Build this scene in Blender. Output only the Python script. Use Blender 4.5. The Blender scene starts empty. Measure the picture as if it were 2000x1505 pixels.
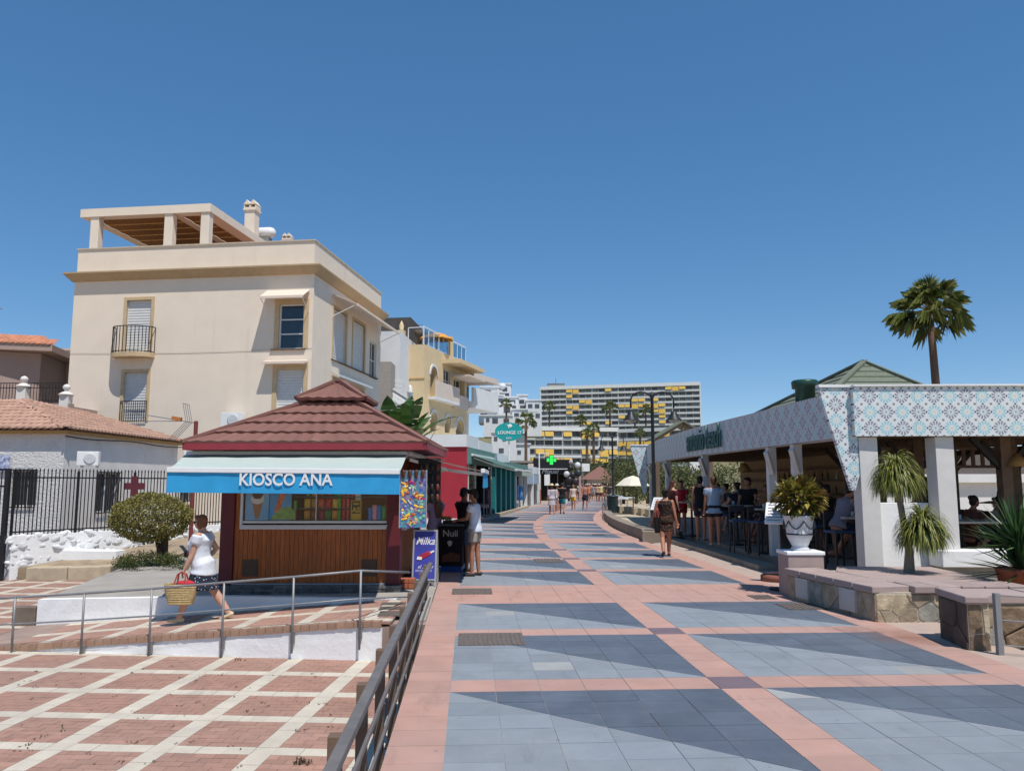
import bpy, math, random
from mathutils import Vector, Matrix
import numpy as np
random.seed(7); R_ = random.Random(11)
SC = bpy.context.scene; COL = SC.collection
rad = math.radians
# ---------------- camera ----------------
F = 1556.; CAMH = 1.83; PITCH = math.atan(188 / F)
cam = bpy.data.cameras.new('camera'); camo = bpy.data.objects.new('camera', cam); COL.objects.link(camo)
cam.sensor_width = 36; cam.lens = F / 2000 * 36; cam.clip_start = .05; cam.clip_end = 6000
camo.location = (0, 0, CAMH); camo.rotation_euler = (math.pi / 2 + PITCH, 0, 0)
SC.camera = camo
# ---------------- world and sun ----------------
SUN_EL, SUN_AZ = 64., 30.
world = bpy.data.worlds.new('World'); SC.world = world; world.use_nodes = True
wn = world.node_tree; bgn = wn.nodes['Background']
sky = wn.nodes.new('ShaderNodeTexSky'); sky.sky_type = 'NISHITA'; sky.sun_disc = False
sky.sun_elevation = rad(SUN_EL); sky.sun_rotation = rad(180 - SUN_AZ)
sky.altitude = 0; sky.air_density = .6; sky.dust_density = 0; sky.ozone_density = 2.
_g = wn.nodes.new('ShaderNodeGamma'); _g.inputs[1].default_value = .6; _h = wn.nodes.new('ShaderNodeHueSaturation'); _h.inputs['Saturation'].default_value = 1.6; _h.inputs['Value'].default_value = 1.68
wn.links.new(sky.outputs[0], _g.inputs[0]); wn.links.new(_g.outputs[0], _h.inputs['Color']); wn.links.new(_h.outputs[0], bgn.inputs[0]); bgn.inputs[1].default_value = .15
sun = bpy.data.lights.new('sun', 'SUN'); sun.energy = 4.5; sun.angle = rad(.53); sun.color = (1, .955, .89)
suno = bpy.data.objects.new('sun', sun); COL.objects.link(suno)
sv = Vector((math.sin(rad(SUN_AZ)) * math.cos(rad(SUN_EL)), -math.cos(rad(SUN_AZ)) * math.cos(rad(SUN_EL)), math.sin(rad(SUN_EL))))
suno.rotation_euler = sv.to_track_quat('Z', 'Y').to_euler(); suno.location = (20, -30, 60)
SC.view_settings.view_transform = 'Standard'; SC.view_settings.look = 'None'
SC.view_settings.exposure = 0; SC.view_settings.gamma = 1
# ---------------- helpers ----------------
WORK = bpy.data.scenes.new('workbench')          # empty side scene, only used to evaluate modifiers and text quickly
def evalmesh(o):
    WORK.collection.objects.link(o); vl = WORK.view_layers[0]; vl.update(); dg = vl.depsgraph; me = bpy.data.meshes.new_from_object(o.evaluated_get(dg)); bpy.data.objects.remove(o); return me
cP, sP = math.cos(PITCH), math.sin(PITCH)
def ray(px, py):
    x = (px - 1000) / F; v = (752.5 - py) / F
    return Vector((x, cP - v * sP, sP + v * cP))
def W(px, py, Y=None, z=None):
    D = ray(px, py)
    t = Y / D.y if Y is not None else (z - CAMH) / D.z
    return Vector((D.x * t, D.y * t, CAMH + D.z * t))
def hit(px, py, loc, rz, axis, val):
    """photo point on a plane (local axis = val) of a frame at loc turned by rz, in local coordinates"""
    M = Matrix.Rotation(-rz, 3, 'Z'); o = M @ (Vector((0, 0, CAMH)) - Vector(loc)); d = M @ ray(px, py)
    return o + d * ((val - o[axis]) / d[axis])
def lin(c):
    if isinstance(c, str):
        c = tuple(int(c[i:i + 2], 16) / 255 for i in (0, 2, 4))
    return tuple(x / 12.92 if x <= .04045 else ((x + .055) / 1.055) ** 2.4 for x in c) + (1,)
class X:
    """a shader value with arithmetic"""
    def __init__(s, nt, k): s.nt = nt; s.k = k
    def op(s, o, *a):
        n = s.nt.nodes.new('ShaderNodeMath'); n.operation = o
        for i, v in enumerate((s,) + a):
            v = v.k if isinstance(v, X) else v
            if isinstance(v, (int, float)): n.inputs[i].default_value = v
            else: s.nt.links.new(v, n.inputs[i])
        return X(s.nt, n.outputs[0])
    def __add__(s, o): return s.op('ADD', o)
    def __sub__(s, o): return s.op('SUBTRACT', o)
    def __mul__(s, o): return s.op('MULTIPLY', o)
    def __truediv__(s, o): return s.op('DIVIDE', o)
    def lt(s, o): return s.op('LESS_THAN', o)
    def gt(s, o): return s.op('GREATER_THAN', o)
    def fr(s): return s.op('FRACT')
    def fl(s): return s.op('FLOOR')
    def ab(s): return s.op('ABSOLUTE')
def mixc(nt, fac, a, b):
    n = nt.nodes.new('ShaderNodeMix'); n.data_type = 'RGBA'
    for i, v in ((0, fac), (6, a), (7, b)):
        v = v.k if isinstance(v, X) else v
        if isinstance(v, (int, float)): n.inputs[i].default_value = v
        elif isinstance(v, (tuple, str)): n.inputs[i].default_value = lin(v) if isinstance(v, str) else v
        else: nt.links.new(v, n.inputs[i])
    return n.outputs[2]
def base(name):
    m = bpy.data.materials.new(name); m.use_nodes = True
    return m, m.node_tree, m.node_tree.nodes['Principled BSDF']
def coord(nt, kind='Object'):
    return nt.nodes.new('ShaderNodeTexCoord').outputs[kind]
def noise(nt, vec, scale, detail=4, rough=.6):
    n = nt.nodes.new('ShaderNodeTexNoise'); n.inputs['Scale'].default_value = scale
    n.inputs['Detail'].default_value = detail; n.inputs['Roughness'].default_value = rough
    if vec is not None: nt.links.new(vec, n.inputs['Vector'])
    return n.outputs['Fac']
def ramp(nt, fac, stops):
    n = nt.nodes.new('ShaderNodeValToRGB'); nt.links.new(fac.k if isinstance(fac, X) else fac, n.inputs[0])
    e = n.color_ramp.elements
    while len(e) < len(stops): e.new(.5)
    for i, (p, c) in enumerate(stops): e[i].position = p; e[i].color = lin(c) if isinstance(c, str) else c
    return n.outputs[0]
MATS = {}
def mat(name, col, rough=.75, var=.10, scale=6., bump=.0, bscale=40., rand=0., metal=0., col2=None, stain=None, spec=.4, bdist=.01, trans=0., vec='Object', world=False, streak=False, grime=None):
    """one colour with uneven tone, fine relief and an optional change from piece to piece"""
    if name in MATS: return MATS[name]
    m, nt, b = base(name); c = lin(col); dk = tuple(x * (1 - var) for x in c[:3]) + (1,); lt = tuple(min(1, x * (1 + var * .7)) for x in c[:3]) + (1,)
    v = coord(nt, vec)
    if world:
        g = nt.nodes.new('ShaderNodeNewGeometry'); v = g.outputs['Position']
    if col2: dk = lin(col2)
    out = ramp(nt, noise(nt, v, scale), [(.32, dk), (.68, lt)])
    if grime:            # broad worn areas plus small spots
        out = mixc(nt, X(nt, ramp(nt, noise(nt, v, .33, 5, .7), [(.42, (0, 0, 0, 1)), (.7, (1, 1, 1, 1))])) * grime[1], out, grime[0])
        out = mixc(nt, X(nt, ramp(nt, noise(nt, v, 5.5, 9, .78), [(.5, (0, 0, 0, 1)), (.72, (1, 1, 1, 1))])) * .4, out, grime[0])
        mp2 = nt.nodes.new('ShaderNodeMapping'); mp2.inputs['Scale'].default_value = (1., .22, 1.); mp2.inputs['Rotation'].default_value = (0, 0, .5); nt.links.new(v, mp2.inputs[0])
        out = mixc(nt, X(nt, ramp(nt, noise(nt, mp2.outputs[0], 3.2, 8, .7), [(.56, (0, 0, 0, 1)), (.7, (1, 1, 1, 1))])) * .3, out, '5a5653')
        vo = nt.nodes.new('ShaderNodeTexVoronoi'); vo.inputs['Scale'].default_value = 2.6; nt.links.new(v, vo.inputs['Vector'])
        out = mixc(nt, X(nt, vo.outputs['Distance']).lt(.045) * .35, out, '4a4542')
    if stain:
        sv_ = v
        if streak:
            mp = nt.nodes.new('ShaderNodeMapping'); mp.inputs['Scale'].default_value = (1.6, 1.6, .18); nt.links.new(v, mp.inputs[0]); sv_ = mp.outputs[0]
        out = mixc(nt, X(nt, ramp(nt, noise(nt, sv_, stain[1], 6, .65), [(stain[2], (0, 0, 0, 1)), (stain[2] + .16, (1, 1, 1, 1))])) * stain[3], out, stain[0])
    if rand:
        oi = nt.nodes.new('ShaderNodeObjectInfo'); h = nt.nodes.new('ShaderNodeHueSaturation')
        nt.links.new((X(nt, oi.outputs['Random']) * (2 * rand) + (1 - rand)).k, h.inputs['Value']); nt.links.new(out, h.inputs['Color']); out = h.outputs[0]
    nt.links.new(out, b.inputs['Base Color'])
    b.inputs['Roughness'].default_value = rough; b.inputs['Metallic'].default_value = metal; b.inputs['Specular IOR Level'].default_value = spec
    if trans:
        b.inputs['Subsurface Weight'].default_value = 0
    if bump:
        bn = nt.nodes.new('ShaderNodeBump'); bn.inputs['Strength'].default_value = bump; bn.inputs['Distance'].default_value = bdist
        nt.links.new(noise(nt, v, bscale, 6), bn.inputs['Height']); nt.links.new(bn.outputs[0], b.inputs['Normal'])
    MATS[name] = m; return m
def leafmat(name, cols, rough=.5):
    if name in MATS: return MATS[name]
    m, nt, b = base(name)
    g = nt.nodes.new('ShaderNodeNewGeometry')
    n = len(cols); out = ramp(nt, g.outputs['Random Per Island'], [(i / max(1, n - 1), c) for i, c in enumerate(cols)])
    nt.links.new(out, b.inputs['Base Color']); b.inputs['Roughness'].default_value = rough; b.inputs['Specular IOR Level'].default_value = .35
    t = nt.nodes.new('ShaderNodeBsdfTranslucent'); nt.links.new(out, t.inputs[0])
    mx = nt.nodes.new('ShaderNodeMixShader'); mx.inputs[0].default_value = .25
    nt.links.new(b.outputs[0], mx.inputs[1]); nt.links.new(t.outputs[0], mx.inputs[2]); nt.links.new(mx.outputs[0], nt.nodes['Material Output'].inputs[0])
    MATS[name] = m; return m
def glassmat(name, col=(.8, .9, .95, 1), rough=.03, alpha=.25):
    if name in MATS: return MATS[name]
    m, nt, b = base(name)
    gl = nt.nodes.new('ShaderNodeBsdfGlossy'); gl.inputs['Roughness'].default_value = rough
    tr = nt.nodes.new('ShaderNodeBsdfTransparent'); tr.inputs[0].default_value = col
    mx = nt.nodes.new('ShaderNodeMixShader'); fr = nt.nodes.new('ShaderNodeFresnel'); fr.inputs[0].default_value = 1.5
    nt.links.new((X(nt, fr.outputs[0]) * .55).k, mx.inputs[0]); nt.links.new(tr.outputs[0], mx.inputs[1]); nt.links.new(gl.outputs[0], mx.inputs[2])
    nt.links.new(mx.outputs[0], nt.nodes['Material Output'].inputs[0]); MATS[name] = m; return m
class MB:
    """collects faces for one mesh"""
    def __init__(s): s.v = []; s.f = []; s.uv = None
    def add(s, vs, fs):
        o = len(s.v); s.v += [tuple(p) for p in vs]; s.f += [tuple(i + o for i in f) for f in fs]; return s
    def box(s, x0, x1, y0, y1, z0, z1):
        return s.add([(x0, y0, z0), (x1, y0, z0), (x1, y1, z0), (x0, y1, z0), (x0, y0, z1), (x1, y0, z1), (x1, y1, z1), (x0, y1, z1)],
                     [(0, 3, 2, 1), (4, 5, 6, 7), (0, 1, 5, 4), (1, 2, 6, 5), (2, 3, 7, 6), (3, 0, 4, 7)])
    def bar(s, p, q, w, h, up=(0, 0, 1)):
        """a straight bar of width w and height h from p to q"""
        p, q = Vector(p), Vector(q); t = (q - p).normalized(); u = Vector(up)
        if abs(t.dot(u)) > .98: u = Vector((0, 1, 0))
        r = t.cross(u).normalized() * w / 2; u = r.cross(t).normalized() * h / 2
        return s.add([p - r - u, p + r - u, p + r + u, p - r + u, q - r - u, q + r - u, q + r + u, q - r + u],
                     [(0, 1, 2, 3), (7, 6, 5, 4), (0, 4, 5, 1), (1, 5, 6, 2), (2, 6, 7, 3), (3, 7, 4, 0)])
    def prism(s, poly, z0, z1):
        n = len(poly); a = 0
        for i in range(n): a += poly[i][0] * poly[(i + 1) % n][1] - poly[(i + 1) % n][0] * poly[i][1]
        if a < 0: poly = poly[::-1]
        zf = lambda z, p: z(p) if callable(z) else z
        return s.add([(p[0], p[1], zf(z0, p)) for p in poly] + [(p[0], p[1], zf(z1, p)) for p in poly],
                     [tuple(range(n))[::-1], tuple(range(n, 2 * n))] + [(i, (i + 1) % n, n + (i + 1) % n, n + i) for i in range(n)])
    def slab(s, poly, n):
        """polygon of 3-D points thickened along vector n"""
        n = Vector(n); k = len(poly); P = [Vector(p) for p in poly]
        nn = (P[1] - P[0]).cross(P[2] - P[0])
        if nn.dot(n) < 0: P = P[::-1]
        return s.add(P + [p + n for p in P], [tuple(range(k))[::-1], tuple(range(k, 2 * k))] + [(i, (i + 1) % k, k + (i + 1) % k, k + i) for i in range(k)])
    def tube(s, path, r, n=8, cap=True):
        path = [Vector(p) for p in path]; rs = r if isinstance(r, (list, tuple)) else [r] * len(path); o = len(s.v); prev = None
        for i, p in enumerate(path):
            t = (path[min(i + 1, len(path) - 1)] - path[max(i - 1, 0)]).normalized()
            if prev is None: prev = Vector((1, 0, 0)) if abs(t.x) < .9 else Vector((0, 1, 0))
            u = (prev - t * prev.dot(t)).normalized(); w = t.cross(u); prev = u
            for k in range(n):
                a = 2 * math.pi * k / n; s.v.append(tuple(p + (u * math.cos(a) + w * math.sin(a)) * rs[i]))
        for i in range(len(path) - 1):
            for k in range(n):
                a, b = o + i * n + k, o + i * n + (k + 1) % n; s.f.append((a, b, b + n, a + n))
        if cap: s.f.append(tuple(range(o, o + n))[::-1]); s.f.append(tuple(range(o + (len(path) - 1) * n, o + len(path) * n)))
        return s
    def loft(s, pts, rx, ry, side=(1, 0, 0), n=12, cs=1.):
        """elliptical rings along pts, both ends closed with round caps"""
        P = [Vector(p) for p in pts]; t0 = (P[1] - P[0]).normalized(); t1 = (P[-1] - P[-2]).normalized()
        m0, m1 = min(rx[0], ry[0]), min(rx[-1], ry[-1])
        P = [P[0] - t0 * m0 * .9 * cs, P[0] - t0 * m0 * .55 * cs] + P + [P[-1] + t1 * m1 * .55 * cs, P[-1] + t1 * m1 * .9 * cs]
        rx = [rx[0] * .4, rx[0] * .83] + list(rx) + [rx[-1] * .83, rx[-1] * .4]; ry = [ry[0] * .4, ry[0] * .83] + list(ry) + [ry[-1] * .83, ry[-1] * .4]
        o = len(s.v); sd = Vector(side)
        for i, p in enumerate(P):
            t = (P[min(i + 1, len(P) - 1)] - P[max(i - 1, 0)]).normalized()
            u = (sd - t * sd.dot(t)); u = u.normalized() if u.length > 1e-4 else t.orthogonal().normalized(); w = t.cross(u)
            for k in range(n):
                a = 2 * math.pi * k / n; s.v.append(tuple(p + u * math.cos(a) * rx[i] + w * math.sin(a) * ry[i]))
        for i in range(len(P) - 1):
            for k in range(n):
                a, b = o + i * n + k, o + i * n + (k + 1) % n; s.f.append((a, b, b + n, a + n))
        s.f.append(tuple(range(o, o + n))[::-1]); s.f.append(tuple(range(o + (len(P) - 1) * n, o + len(P) * n)))
        return s
    def ball(s, c, r, n=10, m=7):
        r = r if isinstance(r, (list, tuple)) else (r, r, r); o = len(s.v); vs = [(c[0], c[1], c[2] - r[2])]
        for i in range(1, m):
            a = math.pi * i / m - math.pi / 2
            for k in range(n):
                b = 2 * math.pi * k / n; vs.append((c[0] + r[0] * math.cos(a) * math.cos(b), c[1] + r[1] * math.cos(a) * math.sin(b), c[2] + r[2] * math.sin(a)))
        vs.append((c[0], c[1], c[2] + r[2])); fs = []
        for k in range(n):
            fs.append((0, 1 + (k + 1) % n, 1 + k)); fs.append((len(vs) - 1, 1 + (m - 2) * n + k, 1 + (m - 2) * n + (k + 1) % n))
            for i in range(m - 2): a, b = 1 + i * n + k, 1 + i * n + (k + 1) % n; fs.append((a, b, b + n, a + n))
        return s.add(vs, fs)
    def lathe(s, prof, c=(0, 0, 0), n=20):
        o = len(s.v)
        for r, z in prof:
            for k in range(n): a = 2 * math.pi * k / n; s.v.append((c[0] + r * math.cos(a), c[1] + r * math.sin(a), c[2] + z))
        for i in range(len(prof) - 1):
            for k in range(n): a, b = o + i * n + k, o + i * n + (k + 1) % n; s.f.append((a, b, b + n, a + n))
        s.f.append(tuple(range(o, o + n))[::-1]); s.f.append(tuple(range(o + (len(prof) - 1) * n, o + len(prof) * n)))
        return s
    def mesh(s, name, m, smooth=False):
        me = bpy.data.meshes.new(name); me.from_pydata(s.v, [], s.f)
        if m: me.materials.append(m)
        if smooth: me.polygons.foreach_set('use_smooth', [True] * len(me.polygons))
        if s.uv:
            ul = me.uv_layers.new(name='UVMap'); k = 0; arr = []
            for f in s.f:
                for i in f: arr += list(s.uv(s.v[i]))
            ul.data.foreach_set('uv', arr)
        me.update(); return me
    def build(s, name, m, parent=None, smooth=False, loc=(0, 0, 0), rz=0, bevel=0):
        o = bpy.data.objects.new(name, s.mesh(name, m, smooth)); COL.objects.link(o); o.location = loc; o.rotation_euler = (0, 0, rz)
        if parent: o.parent = parent
        if bevel:
            b = o.modifiers.new('bevel', 'BEVEL'); b.width = bevel; b.segments = 2; b.limit_method = 'ANGLE'
        return o
def place(me, name, parent=None, loc=(0, 0, 0), rot=(0, 0, 0), scale=None):
    o = bpy.data.objects.new(name, me); COL.objects.link(o); o.location = loc; o.rotation_euler = rot
    if scale: o.scale = scale
    if parent: o.parent = parent
    return o
def tag(o, label, cat, group=None):
    o['label'] = label; o['category'] = cat
    if group: o['group'] = group
    return o
def thing(name, label, cat, loc=(0, 0, 0), rz=0, group=None):
    o = bpy.data.objects.new(name, None); o.empty_display_size = .2; COL.objects.link(o); o.location = loc; o.rotation_euler = (0, 0, rz)
    return tag(o, label, cat, group)
def struct(o): o['kind'] = 'structure'; return o
def stuff(o): o['kind'] = 'stuff'; return o
def copy_tree(o, parent=None):
    c = o.copy(); COL.objects.link(c); c.parent = parent
    for ch in list(o.children): copy_tree(ch, c)
    return c
def box(name, m, parent, *b, bevel=0): return MB().box(*b).build(name, m, parent, bevel=bevel)
def text(name, body, size, m, parent, loc, rot=(math.pi / 2, 0, 0), ext=.004, sx=1., shear=0., align='CENTER', bold=0.):
    c = bpy.data.curves.new(name, 'FONT'); c.body = body; c.size = size; c.extrude = ext; c.align_x = align; c.shear = shear; c.offset = bold; c.resolution_u = 3
    me = evalmesh(bpy.data.objects.new(name + '_tmp', c)); bpy.data.curves.remove(c)
    me.materials.clear(); me.materials.append(m); me.name = name
    return place(me, name, parent, loc, rot, (sx, 1, 1))
def clip(poly, a, b, c):
    """keep the part of a 2-D polygon where a*x+b*y+c >= 0"""
    out = []
    for i in range(len(poly)):
        p, q = poly[i], poly[(i + 1) % len(poly)]; dp = a * p[0] + b * p[1] + c; dq = a * q[0] + b * q[1] + c
        if dp >= 0: out.append(p)
        if dp * dq < 0: t = dp / (dp - dq); out.append((p[0] + (q[0] - p[0]) * t, p[1] + (q[1] - p[1]) * t))
    return out
def area(p): return abs(sum(p[i][0] * p[(i + 1) % len(p)][1] - p[(i + 1) % len(p)][0] * p[i][1] for i in range(len(p)))) / 2
def inset(poly, d):
    """shrink a convex polygon by d on every side"""
    n = len(poly); a = sum(poly[i][0] * poly[(i + 1) % n][1] - poly[(i + 1) % n][0] * poly[i][1] for i in range(n)); sg = 1 if a > 0 else -1; out = list(poly)
    for i in range(n):
        p, q = poly[i], poly[(i + 1) % n]; ex, ey = q[0] - p[0], q[1] - p[1]; l = math.hypot(ex, ey)
        if l < 1e-6: continue
        nx, ny = -ey / l * sg, ex / l * sg; out = clip(out, nx, ny, -(nx * p[0] + ny * p[1]) - d)
        if len(out) < 3: return []
    return out
def leaf(mb, p, d, up, L, w, fold=.25, seg=2):
    """one pointed leaf from p along d"""
    p, d = Vector(p), Vector(d).normalized(); s = d.cross(Vector(up)); s = s.normalized() if s.length > 1e-3 else d.orthogonal().normalized(); n = s.cross(d)
    mb.add([p, p + d * L * .45 + s * w / 2 + n * w * fold, p + d * L, p + d * L * .45 - s * w / 2 + n * w * fold], [(0, 1, 2), (0, 2, 3)] if seg == 2 else [(0, 1, 2, 3)])
def rvec(): 
    while 1:
        v = Vector((R_.uniform(-1, 1), R_.uniform(-1, 1), R_.uniform(-1, 1)))
        if .05 < v.length < 1: return v.normalized()
def leaf_cloud(mb, c, r, n, L, w, shell=.55, bumps=.18):
    """leaves through the outer part of an uneven ellipsoid"""
    ph = [R_.uniform(0, 6.3) for _ in range(6)]
    for _ in range(n):
        d = rvec(); k = R_.uniform(shell, 1) ** .6
        k *= 1 + bumps * (math.sin(3.1 * d.x * 2 + ph[0]) * math.sin(4.3 * d.y * 2 + ph[1]) + .6 * math.sin(7 * d.z + ph[2] + 5 * d.x))
        p = Vector((c[0] + d.x * r[0] * k, c[1] + d.y * r[1] * k, c[2] + d.z * r[2] * k)); dd = (d * .6 + rvec()).normalized()
        leaf(mb, p, dd, rvec(), L * R_.uniform(.6, 1.2), w * R_.uniform(.7, 1.2))
# ================= SETTING: ground, promenade, plaza, ramp =================
UV_ = Vector((-.0527, .9986)); RV_ = Vector((.9986, .0527)); S0, RC = 24., 115.
def PR(s, t):
    """promenade point: s metres along, t metres to the right"""
    if s <= S0: p = UV_ * s + RV_ * t
    else:
        a = min((s - S0) / RC, .21); c = UV_ * S0 + RV_ * RC; p = c - (RV_ * math.cos(a) - UV_ * math.sin(a)) * (RC - t) + (UV_ * math.cos(a) + RV_ * math.sin(a)) * max(0, s - S0 - .21 * RC)
    return (p.x, p.y)
M_sand = mat('dry_ground', 'b39d7d', .9, .2, .3, .3, 8)
M_conc = mat('concrete_paving', 'a09a92', .85, .12, 1.5, .25, 60, stain=('7d766e', 1.2, .55, .5))
M_mortar = mat('tile_joint', '9a9896', .9, .15, 3)
M_mortar2 = mat('clay_joint', '9b8579', .9, .15, 3)
M_pink = mat('pink_paver', 'b48d7f', .8, .10, 2.2, .3, 70, rand=.06, grime=('a08a84', .6), stain=('a98273', .7, .56, .55), world=True)
M_dark = mat('dark_blue_paver', '555d69', .62, .13, 2.0, .25, 70, rand=.09, grime=('6c747e', .5), stain=('69727e', 1.1, .55, .5), world=True)
M_light = mat('light_blue_paver', '83898f', .66, .10, 2.0, .25, 70, rand=.07, grime=('96999c', .45), stain=('76808a', 1.0, .56, .55), world=True)
M_patch = mat('pale_repair_paver', '9a9a98', .7, .1, 2, .2, 70, rand=.06, world=True)
M_plum = mat('plum_paver', '74646b', .7, .12, 3, .15, 90, rand=.05, world=True)
M_red = mat('red_clay_paver', 'a8806f', .82, .12, 5, .35, 60, rand=.13, grime=('8f7a70', .5), stain=('8a665b', .9, .56, .6), world=True)
M_cream = mat('cream_slab', 'c9bfae', .8, .08, 4, .3, 60, rand=.06, grime=('aba294', .5), stain=('b5aa97', 1.3, .57, .55), world=True)
M_white = mat('white_paint_wall', 'e9e9e8', .8, .03, 2.5, .35, 14, stain=('cbc6bd', 2.2, .63, .35), bdist=.02)
M_brickcap = mat('brick_capping', 'a0806b', .85, .2, 8, .4, 60, rand=.14)
def spill(m, c, r, col):
    """a dried brown spill with a ragged edge, fixed to its place on the paving"""
    nt = m.node_tree; b = nt.nodes['Principled BSDF']; old = b.inputs['Base Color'].links[0].from_socket; g_ = nt.nodes.new('ShaderNodeNewGeometry'); d_ = nt.nodes.new('ShaderNodeVectorMath'); d_.operation = 'DISTANCE'; nt.links.new(g_.outputs['Position'], d_.inputs[0]); d_.inputs[1].default_value = c
    f_ = X(nt, d_.outputs['Value']) + X(nt, noise(nt, g_.outputs['Position'], 3.5, 6, .65)) * 1.1; nt.links.new(mixc(nt, X(nt, ramp(nt, f_ / (2 * r), [(.3, (1, 1, 1, 1)), (.62, (0, 0, 0, 1))])) * .6, old, col), b.inputs['Base Color'])
for m_ in (M_pink, M_dark): spill(m_, (4.75, 9.75, 0), 1.0, '7a4c34'); spill(m_, (4.3, 10.2, 0), .7, '6b4c3c')
ground = struct(MB().add([(-2500, -200, -.62), (2500, -200, -.62), (2500, 4000, -.62), (-2500, 4000, -.62)], [(0, 1, 2, 3)]).build('ground', M_sand))
sea = struct(MB().add([(60, -200, -.6), (2500, -200, -.6), (2500, 4000, -.6), (160, 4000, -.6)], [(0, 1, 2, 3)]).build('sea', mat('sea_water', '2f6f94', .12, .1, .4, .4, 3)))
# --- promenade ---
ss = [-1, 4, 10, 16, 20, 24] + [24 + 4 * i for i in range(1, 26)]
def tl(s): return -.56
mb = MB(); n = len(ss)
for s in ss: mb.v += [PR(s, -.56) + (-.0045,), PR(s, 5.44) + (-.0045,), PR(s, -.56) + (-.6,), PR(s, 5.44) + (-.6,)]
for i in range(n - 1):
    a = i * 4; mb.f += [(a, a + 1, a + 5, a + 4), (a + 1, a + 3, a + 7, a + 5), (a + 2, a, a + 4, a + 6)]
promenade = struct(mb.build('promenade', M_mortar))
TILES = []       # (distance, polygon in s,t, material)
tc = [-.56, -.16] + [-.16 + 2.41 / 6 * i for i in range(1, 7)] + [2.64] + [2.64 + 2.36 / 6 * i for i in range(1, 7)] + [5.44]
def put(poly, m):
    if len(poly) >= 3 and area(poly) > .0015:
        c = PR(sum(p[0] for p in poly) / len(poly), sum(p[1] for p in poly) / len(poly)); TILES.append((c[1] if abs(c[0]) < .66 * c[1] + .3 else 900 + c[1], poly, m))
def tile(s0, s1, k, kind):
    t0, t1 = tc[k], tc[k + 1]; q = [(s0, t0), (s1, t0), (s1, t1), (s0, t1)]
    if kind == 'band' and k == 7: put(q, M_plum)
    elif kind != 'row' or k in (0, 7, 14): put(q, M_pink)
    else:
        a, b = (rs0, rs1)                     # diagonal from the far left to the near right corner
        ta, tb = (tc[1], tc[7]) if k < 7 else (tc[8], tc[14])
        A = (tb - ta); B = (b - a); c = -(A * b + B * ta)
        put(clip(q, A, B, c), M_dark); put(clip(q, -A, -B, -c), M_light if R_.random() > .03 else M_patch)
g = 2.6 - 11.9
while g < 86:
    s = g
    for r in range(4):
        rs0, rs1 = s, s + 2.13
        if rs1 > 2.2:
            nd = 6 if s < 40 else 2
            for i in range(nd):
                for k in range(15): tile(s + 2.13 / nd * i, s + 2.13 / nd * (i + 1), k, 'row')
        s += 2.13; w, nd, kd = (.42, 1, 'band') if r < 3 else (2.12, 5, 'wide')
        if s + w > 2.2:
            for i in range(nd):
                for k in range(15): tile(s + w / nd * i, s + w / nd * (i + 1), k, kd)
        s += w
    g += 11.9
TILES.sort(key=lambda x: x[0]); far = {}
for i, (d, poly, m) in enumerate(TILES):
    q = [PR(*p) for p in inset(poly, .0026 if d < 40 else .002)]
    if len(q) < 3: continue
    dz = R_.uniform(-.0012, .0012)
    if i < 300: MB().prism(q, -.03, dz).build('tile', m, promenade)
    else: far.setdefault(m.name, (m, MB()))[1].prism(q, -.03, dz)
for m, b in far.values(): stuff(b.build('far_tiles', m, promenade))
# --- lower plaza with brick squares between cream strips ---
G1 = Vector((.0645, .9979)); G2 = Vector((.9979, -.0645)); P0_, Q0_, CE, HW = -4.489, 8.99, .93, .096
def PL(p, q): v = G2 * p + G1 * q; return (v.x, v.y)
WA, WB = Vector((-7.9, 11.56)), Vector((-1.72, 10.80))        # foot of the white ramp wall
BA, BB = Vector((-7.9, 13.4)), Vector((-1.55, 12.72))         # back edge of the ramp
def half(A, B, sign=1):
    n_ = Vector((-(B - A).y, (B - A).x)).normalized() * sign; return (n_.x, n_.y, -n_.dot(A))
L_front = half(WA, WB, -1); L_rampf = half(WA, WB, 1); L_rampb = half(BA, BB, -1)
L_prom = (-.9986, -.0527, -.575); L_left = (-1, 0, -7.9)
def zramp(x): return -.5 + .5 * min(1, max(0, (x + 7.7) / 5.7))
plaza = struct(MB().prism([PL(-22, 2), PL(-1.2, 2), PL(-1.2, 10.4), PL(-9, 10.4), PL(-9, 24), PL(-22, 24)], -.61, -.5045).build('plaza', M_mortar2))
ramp_ = struct(MB().prism([tuple(WA + Vector((0, .02))), tuple(WB + Vector((.9, -.1))), tuple(BB + Vector((.55, -.06))), tuple(BA)], -.6, lambda p: zramp(p[0]) - .005).build('ramp', M_mortar2))
pieces = []
def cellpieces():
    for i in range(-18, 6):
        for j in range(-5, 16):
            p0 = P0_ + CE * i; q0 = Q0_ + CE * j; a, b = p0 + HW, q0 + HW; w = CE - 2 * HW
            yield [(p0 - HW, q0 - HW), (a, q0 - HW), (a, b), (p0 - HW, b)], 0
            for k in range(3):
                yield [(a + w / 3 * k, q0 - HW), (a + w / 3 * (k + 1), q0 - HW), (a + w / 3 * (k + 1), b), (a + w / 3 * k, b)], 0
                yield [(p0 - HW, b + w / 3 * k), (a, b + w / 3 * k), (a, b + w / 3 * (k + 1)), (p0 - HW, b + w / 3 * (k + 1))], 0
            for r in range(7):
                xs = [0, .25, .5, .75, 1] if r % 2 else [0, .125, .375, .625, .875, 1]
                for k in range(len(xs) - 1):
                    yield [(a + w * xs[k], b + w / 7 * r), (a + w * xs[k + 1], b + w / 7 * r), (a + w * xs[k + 1], b + w / 7 * (r + 1)), (a + w * xs[k], b + w / 7 * (r + 1))], 1
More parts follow.
